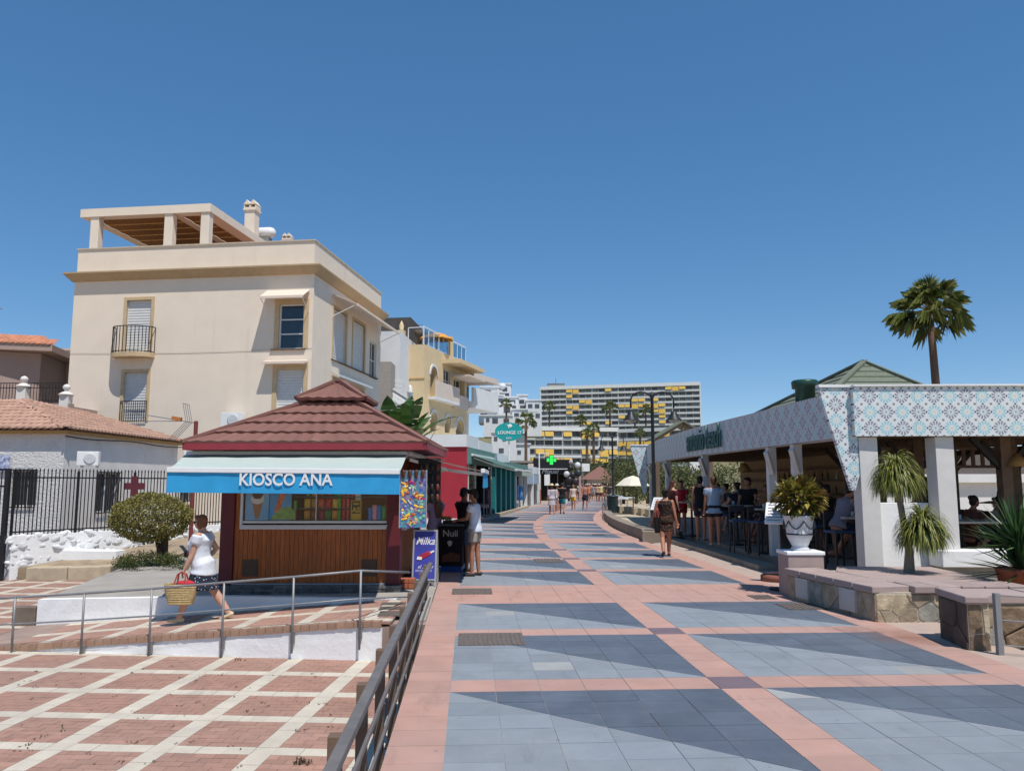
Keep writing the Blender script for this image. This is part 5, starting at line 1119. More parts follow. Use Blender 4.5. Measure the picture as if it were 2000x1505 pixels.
# ================= BROAD LEAVED PLANT BEHIND THE KIOSK =================
def banana(label, loc, n, L, seed, rz=0):
    r = random.Random(seed); t = thing('strelitzia_plant', label, 'plant', (loc[0], loc[1], 0), rz); st = MB(); hb = loc[2]; st.tube([(0, 0, 0), (0, 0, hb + .1)], [.12, .07], 7); M_lf = leafmat('broad_leaf', ['2f4a22', '3f5d2a', '527236', '27401f', '5f7d3c'], .35)
    for k in range(n):
        a_ = k * 2.4 + r.uniform(-.3, .3); el = r.uniform(.45, 1.35); d0 = Vector((math.cos(a_) * math.cos(el), math.sin(a_) * math.cos(el), math.sin(el))); ln = L * r.uniform(.75, 1.1)
        p = [Vector((0, 0, hb))]; d = Vector((d0.x * .3, d0.y * .3, 1)).normalized()
        for i in range(9): d = (d + d0 * .14 + Vector((0, 0, -.035 * i * (1.5 - el)))).normalized(); p.append(p[-1] + d * ln / 9)
        st.tube(p[:5], [.04, .035, .03, .025, .02], 5); mb = MB()
        for sgn in (-1, 1):
            pr = None
            for i in range(4, 10):
                for h_ in (0, .5):
                    if i == 9 and h_: continue
                    q = p[i] if not h_ else p[i].lerp(p[i + 1], .5); tt_ = (p[min(i + 1, 9)] - p[i - 1]).normalized(); sd = tt_.cross(Vector((0, 0, 1))).normalized(); f_ = (i + h_ - 4) / 5; w = .26 * L / 2.2 * math.sin(math.pi * min(1, f_ * .9 + .1)) ** .7
                    e_ = q + sd * sgn * w + Vector((0, 0, .25 * w - .1 * r.random() * w)) - tt_ * w * .15
                    if pr:
                        cut = r.random() < .35; e2_ = pr[1].lerp(e_, .8) if cut else e_
                        mb.add([pr[0], q, e2_, pr[1]], [(0, 1, 2, 3)])
                    pr = (q, e_)
        mb.build('leaf', M_lf, t)
    st.build('stems', mat('green_stem', '5a6b38', .6), t); return t
p = W(768, 850, Y=19.5); banana('large strelitzia with broad leaves rising behind the kiosk roof', (p.x, 19.5, 1.75), 26, 2.3, 3)
p = W(663, 790, Y=21); banana('small broad leaved plant peeping over the kiosk cap', (p.x, 21, 2.6), 9, 1.7, 8)
p = W(800, 880, Y=22); banana('lower strelitzia clump right behind the kiosk eave', (p.x, 22, 1.1), 16, 2.2, 5)
# ================= RESTAURANT =================
def rosette_mat(name, tint, dim=1.):
    """white ceramic print of petal rosettes, laid out by UV in metres"""
    m, nt, b = base(name); uv = nt.nodes.new('ShaderNodeUVMap'); sp = nt.nodes.new('ShaderNodeSeparateXYZ'); nt.links.new(uv.outputs[0], sp.inputs[0])
    u, v = X(nt, sp.outputs[0]), X(nt, sp.outputs[1]); T = .275
    cu, cv = u / T, v / T; iu, iv = cu.fl(), cv.fl(); par = ((iu + iv) * .5).fr() * 2.   # 0 or 1: chequered rosettes
    x, y = cu.fr() - .5, cv.fr() - .5; r = (x * x + y * y).op('SQRT'); th = y.op('ARCTAN2', x)
    k = 12 / (2 * math.pi); ph = (th * k).fr() - .5; off = ph.ab()
    pet = off.lt(.33) * r.gt(.22) * r.lt(.44); inner = off.lt(.2) * r.gt(.14) * r.lt(.2); core = r.lt(.075)
    ex, ey = x.ab(), y.ab(); cor = ex.gt(.43) * ey.gt(.43); mid1 = (ex - .5).ab().lt(.045) * ey.lt(.06); mid2 = (ey - .5).ab().lt(.045) * ex.lt(.06)
    pc = mixc(nt, par, '98c4cb', '8f8f98'); col = mixc(nt, pet, tint, pc); col = mixc(nt, inner, col, mixc(nt, par, '9fcdd2', '8f9aa8')); col = mixc(nt, core, col, mixc(nt, par, 'd8c7a4', '7fa9b4'))
    col = mixc(nt, cor, col, '857f78'); col = mixc(nt, mid1.op('MAXIMUM', mid2), col, '3a3640')
    nt.links.new(col, b.inputs['Base Color']); b.inputs['Roughness'].default_value = .5; return m
M_ros = rosette_mat('rosette_print', 'd6dbdd'); M_ros2 = rosette_mat('rosette_print_shaded', 'c4c5ca')  # side copy has a greyer ground, that face's shade put into the tint
M_wpost = mat('white_timber', 'd3d0cc', .6, .05, 5, .2, 40); M_beam = mat('brown_beam', '6b5748', .75, .2, 6); M_dbeam = mat('black_strut', '2a2829', .6)
M_shing = mat('green_shingle', '6f7565', .9, .2, 18, .5, 60, stain=('59624f', 3, .55, .5)); M_floor = mat('terrace_tile', '8a7d72', .7, .1, 5)
RS = thing('restaurant', 'open beach restaurant with patterned tile fascia and white posts', 'restaurant')
ZS_, ZT_ = 2.62, 3.46; GF = .17
def fx(y):
    """front line of the restaurant along the promenade"""
    P_ = [(13.7, 6.02), (15.2, 5.9), (17, 5.82), (19.4, 5.75), (22, 5.62), (25, 5.55), (28, 5.58), (32, 5.75), (36.5, 6.15)]
    for (a, b), (c, d) in zip(P_, P_[1:]):
        if y <= c: return b + (d - b) * (y - a) / (c - a)
    return 6.15
YC = 13.7
# curved side fascia in panels
ys = [YC + .02 + i * (36.5 - YC) / 24 for i in range(25)]; arc = [0]
for a, b in zip(ys, ys[1:]): arc.append(arc[-1] + math.hypot(b - a, fx(b) - fx(a)))
for i in range(24):
    ya, yb = ys[i], ys[i + 1] - .006; xa_, xb_ = fx(ya), fx(yb); mb = MB(); mb.v = [(xa_, ya, ZS_), (xb_, yb, ZS_), (xb_, yb, ZT_), (xa_, ya, ZT_), (xa_ + .1, ya, ZS_), (xb_ + .1, yb, ZS_), (xb_ + .1, yb, ZT_), (xa_ + .1, ya, ZT_)]
    mb.f = [(3, 2, 1, 0), (4, 5, 6, 7), (0, 1, 5, 4), (2, 3, 7, 6), (0, 4, 7, 3), (1, 2, 6, 5)]
    s0, y0_, L_ = arc[i], ya, (arc[i + 1] - arc[i]) / (yb - ya); mb.uv = lambda p, s0=s0, y0_=y0_, L_=L_: (s0 + (p[1] - y0_) * L_, p[2] - ZS_ + .01); mb.build('fascia_panel', M_ros2, RS)
# front fascia, turned a little
fe_ = Vector((15.5, YC - .25)); fs_ = Vector((fx(YC) - .12, YC)); fdv = (fe_ - fs_).normalized(); fn_ = Vector((fdv.y, -fdv.x))
for i in range(9):
    a, b = fs_ + fdv * (1.05 * i), fs_ + fdv * (1.05 * (i + 1) - .004); mb = MB(); mb.slab([(a.x, a.y, ZS_ - .01), (b.x, b.y, ZS_ - .01), (b.x, b.y, ZT_ + .01), (a.x, a.y, ZT_ + .01)], (0, .12, 0)); mb.uv = lambda p: (p[0] - fs_.x + .14, p[2] - ZS_ + .01); mb.build('fascia_panel', M_ros, RS)
MB().bar((fs_.x, fs_.y + .06, ZT_ + .025), (fe_.x, fe_.y + .06, ZT_ + .025), .2, .03).build('fascia_capping', M_pwhite, RS)
# pointed tile fins at both ends
def fin(y, w, zb2, label):
    t = bpy.data.objects.new('pointed_fin', None); COL.objects.link(t); t.parent = RS; x = fx(y); poly = [(x - w, y, ZT_), (x - .02, y, ZT_), (x - .02, y, zb2 + .25), (x - .1, y, zb2), (x - .17, y, zb2)]
    mb = MB(); mb.slab(poly, (0, .1, 0)); mb.uv = lambda p: (p[0], p[2]); mb.build('fin_panel', M_ros, t); MB().bar((x - w, y + .05, ZT_ + .03), (x + .2, y + .05, ZT_ + .03), .16, .05).build('fin_cap', M_pwhite, t)
    mb = MB(); mb.slab([(x - .012, y + .12, ZT_), (x - .012, y + .62, ZT_), (x - .012, y + .2, zb2 + .1), (x - .012, y + .12, zb2 + .1)], (-.015, 0, 0)); mb.uv = lambda p: (p[1], p[2]); mb.build('side_panel', M_ros2, t)
fin(YC + .12, .66, W(1672, 957, Y=13.9).z, ''); fin(36.4, .75, 1.25, '')
# flat roof, floor, interior
far_y = [36.5 - i * (36.5 - YC) / 12 for i in range(13)]
poly = [(fx(y) + .11, y) for y in far_y[::-1]] + [(13.2, 36.5), (15.4, YC + .1)]
poly[0] = (fx(YC) + .11, YC + .14)
MB().prism(poly, ZS_ + .28, ZS_ + .36).build('roof_deck', M_beam, RS)
MB().prism([(fx(y) + .02, y) for y in far_y[::-1]] + [(13.0, 36.5), (15.4, YC + .1)], -.3, GF).build('floor', M_floor, RS)
for i in range(22): y = YC + .6 + i * 1.04; MB().box(fx(y) + .12, 12.9, y - .05, y + .05, ZS_ + .1, ZS_ + .28).build('rafter', M_beam, RS)
for i in range(7): MB().bar((fx(14 + 3.6 * i) + .2, 14 + 3.6 * i, ZS_ + .05), (fx(17.6 + 3.6 * i) + .2, min(36, 17.6 + 3.6 * i), ZS_ + .05), .14, .12).build('edge_beam', M_wpost, RS)
def post(px, yb, w=.19, zt=ZS_, z0=GF, brace=True):
    # place the post on the front line where the photo column lies
    best = min([YC + .1 + i * .02 for i in range(1140)], key=lambda y: abs(1000 + F * (fx(y) + .16) / (y * cP + .0) - px)); x = fx(best) + .16
    MB().box(x - w / 2, x + w / 2, best - w / 2, best + w / 2, z0, zt).build('post', M_wpost, RS, bevel=.008)
    if brace: MB().bar((x - .02, best - .12, zt - .6), (x - .22, best - .35, zt - .12), .1, .1).build('brace', M_wpost, RS)
    return x, best
for px in (1557, 1508, 1378, 1305, 1273): post(px, 0)
xc, yc_ = fx(YC) + .02, YC + .22
MB().box(xc - .04, xc + .28, yc_ - .12, yc_ + .2, .3, ZS_ - .02).build('corner_post', M_wpost, RS, bevel=.01)
a = W(1822, 900, Y=13.75); b = W(1858, 900, Y=13.75); zb_ = W(1845, 1073, Y=13.75).z; MB().box(a.x + .06, b.x + .06, 13.75, 14.1, zb_ - .02, ZS_ - .02).build('column', M_wpost, RS, bevel=.008)
# low white wall left of the column, white ledge right of it, stone base
wz = W(1760, 981, Y=14.2).z; MB().box(xc + .28, a.x + .06, 14.1, 14.3, .1, wz).build('low_wall', M_white, RS, bevel=.01)
MB().box(a.x - .02, 15.4, 13.6, 14.05, W(1880, 1108, Y=13.6).z, W(1880, 1075, Y=13.6).z).build('ledge', M_white, RS, bevel=.015)
MB().box(a.x + .0, 15.4, 13.68, 14.0, -.6, W(1880, 1109, Y=13.6).z).build('stone_base', mat('grey_flag_stone', '97958c', .85, .2, 2.5, .6, 14, col2='7d7b72'), RS)
# inner frames at the back, open to the sea side
for i in range(8):
    y = YC + .5 + i * 3.1; MB().box(12.7, 12.9, y - .1, y + .1, GF, ZS_ + .1).build('back_post', M_beam, RS)
    MB().bar((12.8, y, ZS_ - .55), (12.8, y + .7, ZS_ + .05), .1, .1).build('strut', M_dbeam, RS); MB().bar((12.8, y, ZS_ - .55), (12.8, y - .7, ZS_ + .05), .1, .1).build('strut', M_dbeam, RS)
MB().box(12.7, 12.9, YC, 36.5, GF, 1.05).build('back_parapet', M_beam, RS); MB().box(12.72, 12.88, YC, 36.5, ZS_ - .05, ZS_ + .1).build('back_beam', M_beam, RS)
MB().box(9.4, 9.6, 20.6, 33, GF, ZS_).build('inner_wall', mat('ochre_inner_wall', 'a08560', .8, .1, 3), RS); MB().box(8.2, 9.2, 22, 29, GF, 1.25).build('bar_counter', mat('dark_bar', '35302c', .6), RS); MB().box(8.1, 9.3, 21.9, 29.1, 1.25, 1.3).build('bar_top', M_wpost, RS)
for (x, y) in ((8.6, 17.0), (10.6, 17.), (9.4, 15.3), (8.6, 20.4), (11.2, 20.4)): MB().box(x - .1, x + .1, y - .1, y + .1, GF, ZS_ + .1).build('inner_post', M_beam, RS); MB().bar((x, y, ZS_ - .6), (x - .6, y, ZS_ + .05), .09, .09).build('strut', M_dbeam, RS); MB().bar((x, y, ZS_ - .6), (x + .6, y, ZS_ + .05), .09, .09).build('strut', M_dbeam, RS)
for x0, x1, y in ((7.2, 8.5, 17.), (8.7, 10.5, 17.)):
    for z in (2.12, 2.5): MB().box(x0, x1, y - .04, y + .04, z, z + .06).build('lattice_rail', M_beam, RS)
    for i in range(9): x = x0 + (x1 - x0) * (i + .5) / 9; MB().box(x - .035, x + .035, y - .02, y + .02, 2.18, 2.5).build('lattice_slat', M_beam, RS)
# hipped green roof with vent
ap = W(1688, 706, Y=19.); C4 = [(6.25, 16.6), (9.9, 16.6), (9.9, 24.5), (6.25, 24.5)]; ze = 3.28
hr = MB().add([(x, y, ze) for x, y in C4] + [(ap.x, ap.y, ap.z)], [(0, 1, 4), (1, 2, 4), (2, 3, 4), (3, 0, 4)]).build('hip_roof', M_shing, RS)
for (x, y) in C4: MB().bar((x, y, ze + .02), (ap.x, ap.y, ap.z + .02), .14, .05).build('hip_cap', M_shing, hr)
for k in range(1, 9):
    f_ = k / 9
    q = [Vector((x, y, ze)).lerp(ap, f_) for x, y in C4]
    for i in range(4): MB().bar(q[i] + Vector((0, 0, .012)), q[(i + 1) % 4] + Vector((0, 0, .012)), .02, .012).build('shingle_course', M_shing, hr)
p = W(1573, 778, Y=16.5); vt = MB().lathe([(.2, 0), (.2, .32), (.26, .33), (.27, .47), (.24, .5), (.05, .52)], n=18).build('roof_vent', mat('dark_green_metal', '1f4538', .4, .1, 4), RS, True); vt.location = (p.x, 16.5, p.z - .12)
MB().box(p.x - .12, p.x + .12, 16.35, 16.65, ZS_ + .3, p.z).build('vent_base', MATS['dark_green_metal'], RS)
# lettering on the side fascia
M_lt = mat('teal_letters', '1f5a58', .5)
y0_ = 21.2; y1_ = 25.3
ang = math.atan2(y1_ - y0_, fx(y1_) - fx(y0_)); tx = text('lettering', 'antonio beach', 1.0, M_lt, RS, ((fx((y0_ + y1_) / 2)) - .04, (y0_ + y1_) / 2, ZS_ + .16), (math.pi / 2, 0, ang + math.pi), ext=.02, bold=.012); tx.scale = (.66, .95, 1)
# loudspeaker
p = W(1712, 890, Y=14.3); sp_ = thing('loudspeaker', 'dark loudspeaker hanging in the corner under the tile fascia', 'loudspeaker', (p.x, 14.4, p.z)); MB().prism([(-.14, 0), (.14, 0), (.18, .22), (-.18, .22)][::-1], -.28, .24).build('cabinet', mat('speaker_black', '26282d', .6), sp_, bevel=.01); MB().box(-.12, .12, -.012, -.002, -.25, .21).build('grille', mat('speaker_grille', '1a1b1f', .8), sp_); MB().bar((0, .1, .24), (0, .1, .5), .05, .05).build('bracket', M_dbeam, sp_)
# steps along the promenade
M_step = mat('worn_stone_step', '8d8072', .8, .15, 3, .4, 30, rand=.06)
st = thing('stone_step', 'long low stone step in front of the restaurant terrace', 'step'); n_ = 9; ya, yb = 16.9, 25.6
for i in range(n_):
    a, b = ya + (yb - ya) * i / n_, ya + (yb - ya) * (i + 1) / n_ - .012; g_ = lambda y: 5.12 - .028 * (y - 16.9) - .0035 * (y - 16.9) ** 2 * .9
    MB().prism([(g_(a), a), (g_(b), b), (g_(b) + .42, b), (g_(a) + .42, a)], -.05, .11).build('step_block', M_step, st, bevel=.012)
ap_ = struct(MB().prism([PR(3, 5.44)] + [PR(s, 5.44) for s in (8, 12, 16, 20, 24)] + [(5.6, 26), (6.2, 20), (6.3, YC + .3), (5.6, 13.2), (5.6, 8), (6.2, 3)], -.6, -.004).build('side_pavement', mat('pale_pavement', 'b09d90', .85, .1, 3, .3, 50, stain=('94806f', 1.5, .56, .5))))
# ================= STONE PLANTERS ON THE RIGHT =================
M_rub = mat('rubble_stone', '9c8e78', .85, .35, 9, .9, 16, rand=.3, col2='6f6353', bdist=.02); M_cop = mat('pink_coping', 'a3908a', .8, .1, 4, .3, 40, rand=.06, stain=('8a756c', 2, .57, .5)); M_mor = mat('rubble_mortar', 'b9af9e', .95, .15, 6, .5, 40)
RUB = [mat('rubble_' + c, c, .85, .35, 7, .9, 16, rand=.15, col2=d, bdist=.02) for c, d in (('a39580', '8a7c68'), ('8c8a82', '75736b'), ('85705c', '64533f'), ('b5a68c', '998a70'))]
def stone_face(parent, A, B, z0a, z1a, z0b, z1b, nx, ny, proud=.014, m=M_rub):
    """uneven stones set in a wall face from A to B"""
    A, B = Vector(A), Vector(B); d = B - A; n = Vector((d.y, -d.x)).normalized(); L = d.length; hh = z1a - z0a
    sd_ = [((i + .5 + R_.uniform(-.45, .45) + (.5 if j % 2 else 0)) / nx * L, (j + .5 + R_.uniform(-.4, .4)) / ny * hh) for i in range(-1, nx + 1) for j in range(ny)]
    for a_, s0 in enumerate(sd_):
        if 1:
            q = [(0, 0), (L, 0), (L, hh), (0, hh)]
            for b_, s1 in enumerate(sd_):
                if a_ != b_ and len(q) >= 3: dx, dy = s0[0] - s1[0], s0[1] - s1[1]; q = clip(q, dx, dy, -(dx * (s0[0] + s1[0]) + dy * (s0[1] + s1[1])) / 2)
            if len(q) < 3: continue
            q = inset(q, .006)
            if len(q) < 3: continue
            c = (sum(p[0] for p in q) / len(q), sum(p[1] for p in q) / len(q)); pr = proud * R_.uniform(.5, 1.3); vs = []
            for f_, o_ in ((1, .0), (.98, pr * .8), (.85, pr * R_.uniform(.8, 1.2))):
                for p in q:
                    u, v = c[0] + (p[0] - c[0]) * f_, c[1] + (p[1] - c[1]) * f_; k = u / L; zz = z0a + (z0b - z0a) * k + v * ((z1b - z0b) + ((z1a - z0a) - (z1b - z0b)) * (1 - k)) / (z1a - z0a); w = A + d * k + n * o_; vs.append((w.x, w.y, zz))
            k = len(q); mb = MB().add(vs, [(a, (a + 1) % k, k + (a + 1) % k, k + a) for a in range(k)] + [(k + a, k + (a + 1) % k, 2 * k + (a + 1) % k, 2 * k + a) for a in range(k)] + [tuple(range(2 * k, 3 * k))]); mb.build('stone', RUB[R_.randrange(4)] if m is M_rub else m, parent)
PW = thing('planter_wall', 'rubble stone planter with pink coping in front of the restaurant', 'planter')
a0, a1 = Vector((4.40, 13.0)), Vector((4.80, 10.78)); a2 = Vector((6.9, 10.85)); zc1, zc0 = .44, .44
MB().prism([tuple(a0), tuple(a1), tuple(a2), (6.9, 13.4), (5.4, 13.5)], -.3, zc1 - .06).build('core', M_mor, PW)
stone_face(PW, a0, a1, .0, zc0 - .08, .0, zc1 - .08, 7, 1); stone_face(PW, a1, a2, -.25, zc1 - .08, -.25, zc1 - .08, 8, 3)
for f_, w in ((.14, .34), (.66, .36)):
    p = a0.lerp(a1, f_); q = a0.lerp(a1, f_ + w / 2.2); nx_ = Vector(((a1 - a0).y, -(a1 - a0).x)).normalized()
    MB().slab([(p.x, p.y, .06), (q.x, q.y, .06), (q.x, q.y, .36), (p.x, p.y, .36)], (nx_.x * .05, nx_.y * .05, 0)).build('meter_door', mat('meter_door_white', 'b9b5b0', .6, .1, 5), PW)
# coping slabs
def coping(parent, pts, z, over, th, m, nseg):
    for (A, B), k in zip(zip(pts, pts[1:]), nseg):
        A, B = Vector(A), Vector(B); d = (B - A); n = Vector((d.y, -d.x)).normalized()
        for i in range(k):
            p, q = A + d * (i / k), A + d * ((i + 1) / k - .008); MB().prism([tuple(p + n * over), tuple(q + n * over), tuple(q - n * .5), tuple(p - n * .5)], z - th, z + R_.uniform(-.004, .004)).build('coping_slab', m, parent, bevel=.012)
coping(PW, [a0, a1 + (a1 - a0).normalized() * .03], zc1 + .02, .05, .09, M_cop, [5]); coping(PW, [a1 + Vector((.5, .0)), a2], zc1 + .021, .05, .09, M_cop, [5])
MB().prism([(5.1, 12.8), (5.3, 11.4), (6.9, 11.4), (6.9, 13.4), (5.4, 13.5)], .3, zc1 + .0).build('bed_paving', M_cop, PW)
# end pillar and sloping wall of the beach path, cable railing
PI = thing('path_wall', 'rubble pillar and wall with pink coping beside the path to the beach', 'wall')
b0, b1 = Vector((5.1, 9.75)), Vector((5.02, 9.02)); b2 = Vector((5.24, 8.99)); zp1 = .56
MB().prism([tuple(b0), tuple(b1), tuple(b2), (5.3, 9.7)], -.3, zp1 - .05).build('core', M_mor, PI)
stone_face(PI, b0, b1, -.02, zp1 - .07, -.02, zp1 - .07, 2, 2, .02, mat('shaded_rubble', '5f4f45', .85, .3, 5, .8, 22, rand=.2)); stone_face(PI, b1, b2, -.02, zp1 - .07, -.02, zp1 - .07, 1, 2)  # left face of the pillar: shade painted in with darker stones
MB().prism([tuple(b0 + Vector((-.04, .02))), tuple(b1 + Vector((-.04, -.04))), tuple(b2 + Vector((0, -.04))), (5.34, 9.74)], zp1 - .06, zp1 + .02).build('coping_slab', M_cop, PI, bevel=.015)
c0, c1 = Vector((5.28, 9.3)), Vector((9.5, 9.25)); MB().slab([(c0.x, c0.y, -.6), (c1.x, c1.y, -.6), (c1.x, c1.y, zp1 - .1), (c0.x, c0.y, zp1 - .1)], (0, .35, 0)).build('core', M_mor, PI)
stone_face(PI, c0, c1, -.6, zp1 - .12, -.6, zp1 - .12, 13, 4, .04); coping(PI, [c0, c1], zp1 + .0, .05, .1, M_cop, [6])
CR = thing('cable_railing', 'grey post railing with thin cables at the right edge', 'railing'); pts_ = [Vector((5.22, 8.8)), Vector((6.1, 8.2)), Vector((7.1, 7.5))]
for p in pts_: MB().box(p.x - .03, p.x + .03, p.y - .03, p.y + .03, -.6, .64).build('post', M_galv, CR, bevel=.004)
for z in (.1, .36, .62): MB().tube([(p.x, p.y, z) for p in pts_], .008, 6).build('cable', M_galv, CR)
GRt = thing('floor_grating', 'slatted grating lying behind the coping at the right', 'grating')
for i in range(16): MB().bar((5.75 + .11 * i, 9.75, .43), (6.0 + .11 * i, 10.6, .43), .05, .03).build('slat', M_galv, GRt)
# ================= PLANTS, URN, MENUS =================
M_pot = mat('white_urn', 'd5d5d6', .45, .05, 4)
p = W(1564, 1105, Y=12.85); p = W(1564, 1105, Y=13.35); ur = thing('white_urn', 'white urn with dark rope garland on a pink pedestal', 'urn', (p.x, 13.35, 0)); zb_ = W(1564, 1074, Y=13.35).z; zt_ = W(1564, 1006, Y=13.35).z; H_ = zt_ - zb_
MB().box(-.29, .29, -.25, .25, 0, zb_ - .06).build('pedestal', M_cop, ur, bevel=.012); MB().box(-.31, .31, -.27, .27, zb_ - .06, zb_).build('pedestal_slab', M_white, ur, bevel=.012)
MB().lathe([(.14, 0), (.15, .03), (.12, .06), (.14, .1), (.19, .2), (.21, H_ * .45), (.205, H_ * .5), (.215, H_ * .7), (.24, H_ * .95), (.26, H_), (.22, H_), (.2, H_ - .05)], (0, 0, zb_), 24).build('bowl', M_pot, ur, True)
MB().lathe([(.212, 0), (.222, .012), (.212, .024)], (0, 0, zb_ + H_ * .45), 24).build('dark_band', M_black, ur)
for k in range(6):
    a_ = 2 * math.pi * k / 6 + .5; b_ = a_ + 2 * math.pi / 6; MB().tube([(.245 * math.cos(a_ + (b_ - a_) * t), .245 * math.sin(a_ + (b_ - a_) * t), zb_ + H_ * (.85 - .22 * math.sin(math.pi * t))) for t in [i / 8 for i in range(9)]], .011, 5).build('rope_garland', mat('dark_rope', '4a5358', .7), ur)
lc = MB(); cz = W(1564, 968, Y=13.35).z
for _ in range(760):
    d = rvec(); d.z = d.z if d.z > -.85 else -d.z; r0 = R_.uniform(.14, .36); q = Vector((d.x * r0 * 1.0, d.y * r0, cz - .04 + d.z * r0 * .78)); leaf(lc, q, (d + Vector((0, 0, .1 - .5 * R_.random())) + rvec() * .5), (0, 0, 1), R_.uniform(.12, .21), R_.uniform(.05, .085), .3)
lc.tube([(0, 0, zt_ - .08), (.02, 0, cz - .1)], .03, 6)
cro = thing('croton_bush', 'yellow green croton bush growing in the white urn', 'plant', (p.x, 13.35, 0)); lc.build('foliage', leafmat('croton_leaf', ['6d6a2a', '9a8c3c', '474d22', 'b3a24f', '585a28', '7a5a2a', '333c1e', '8a8f45'], .35), cro)
def menu(label, px, py, Y, w, h, zf, rz=0):
    q = W(px, py, Y=Y); t = thing('menu_stand', label, 'menu stand', (q.x, Y, zf), rz); zz = q.z - zf
    MB().lathe([(.2, 0), (.2, .03), (.03, .05)], n=18).build('foot', M_black, t); MB().tube([(0, 0, .04), (0, 0, zz)], .018, 8).build('pole', M_galv, t)
    b_ = MB().box(-w / 2, w / 2, -h / 2, h / 2, 0, .03).build('board', M_pwhite, t, loc=(0, 0, zz)); b_.rotation_euler = (rad(48), 0, 0)
    for j in range(6): MB().box(-w / 2 + .04, w / 2 - .04 - .06 * (j % 3), h / 2 - .07 - j * h / 7, h / 2 - .055 - j * h / 7, .031, .033).build('text_line', mat('menu_ink', '6a6a74', .7), b_)
    return t
menu('slanted white menu stand beside the urn', 1520, 1003, 13.9, .42, .46, .0, rad(-25)); menu('slanted white menu stand at the far restaurant corner', 1289, 984, 25.2, .5, .5, .0, rad(-30))
bs_ = MB().lathe([(.3, 0), (.3, .1), (.26, .12)], n=20).build('terracotta_saucer', mat('terracotta_base', '8a5748', .8), None, True); q = W(1520, 1140, z=0); bs_.location = (q.x + .15, q.y + .5, 0); tag(bs_, 'round terracotta saucer on the paving below the menu stand', 'saucer')
def pony(label, loc, trunk, crowns):
    t = thing('ponytail_plant', label, 'plant', loc); MB().tube(trunk, [.09, .065, .05, .05][:len(trunk)], 8).build('trunk', mat('grey_trunk', '857a6b', .9, .2, 15, .6, 40), t)
    M_l = leafmat('strap_leaf', ['5f6a2c', '7d8438', '98984c', '4b5826', '6f7432', 'a9a25c'], .45)
    for c, L, n in crowns:
        mb = MB(); c = Vector(c)
        for i in range(n):
            a_ = R_.uniform(0, 2 * math.pi); el = R_.uniform(-.1, 1.5); d = Vector((math.cos(a_) * math.cos(el), math.sin(a_) * math.cos(el), math.sin(el))); p = c + d * .03; ln = L * R_.uniform(.7, 1.1); sd = d.cross(Vector((0, 0, 1))).normalized() if abs(d.z) < .99 else Vector((1, 0, 0)); pr = None; K_ = 7
            for k in range(K_ + 1):
                w = .013 * (1 - (k / K_) ** 2) + .001; row = (p - sd * w, p + sd * w)
                if pr: mb.add([pr[0], pr[1], row[1], row[0]], [(0, 1, 2, 3)])
                pr = row; d = (d + Vector((0, 0, -.5 * (k + 1) / K_ * 1.5))).normalized(); p = p + d * ln / K_
        mb.build('leaf_tuft', M_l, t)
p = W(1775, 1105, Y=12.6); zt_ = .42; T1 = W(1750, 935, Y=12.7); T2 = W(1803, 1068, Y=12.4)
pony('two headed ponytail plant with drooping straps beside the low white wall', (p.x, 12.6, zt_), [(0, 0, 0), (.02, 0, .35), (-.02, .05, .8), (T1.x - p.x, .1, T1.z - zt_)], [((T1.x - p.x, .1, T1.z - zt_), .56, 900), ((T2.x - p.x, -.2, T2.z - zt_ + .22), .56, 800)])
def spiky(label, loc, L, n, seed):
    r = random.Random(seed); t = thing('yucca_plant', label, 'plant', loc); mb = MB()
    for h0 in (0, .35):
        for i in range(n):
            a_ = r.uniform(0, 6.28); el = r.uniform(-.15, 1.45); d = Vector((math.cos(a_) * math.cos(el), math.sin(a_) * math.cos(el), math.sin(el))); sd = d.cross(Vector((0, 0, 1))); sd = sd.normalized() if sd.length > .01 else Vector((1, 0, 0)); p = Vector((0, 0, .25 + h0)) + d * .04; ln = L * r.uniform(.7, 1.1); nn_ = sd.cross(d)
            mb.add([p - sd * .018, p + sd * .018, p + d * ln * .5 + sd * .026 + Vector((0, 0, -.03)), p + d * ln * .5 - nn_ * .012 + Vector((0, 0, -.03)), p + d * ln * .5 - sd * .026 + Vector((0, 0, -.03)), p + d * ln + Vector((0, 0, -.1))], [(0, 1, 2, 3), (0, 3, 4), (2, 5, 3), (3, 5, 4)])
    mb.build('leaves', leafmat('yucca_leaf', ['24381c', '33502a', '47683a', '2b4423', '5d7a48'], .4), t); MB().tube([(0, 0, 0), (0, 0, .65)], [.1, .06], 8).build('stem', M_bark, t); MB().lathe([(.28, 0), (.34, .28), (.36, .3)], n=16).build('pot', mat('terracotta', 'a85f45', .85), t, True)
p = W(1992, 1150, Y=11.6); spiky('dark green spiky yucca at the right edge', (p.x + .05, 11.6, .3), .85, 120, 4)
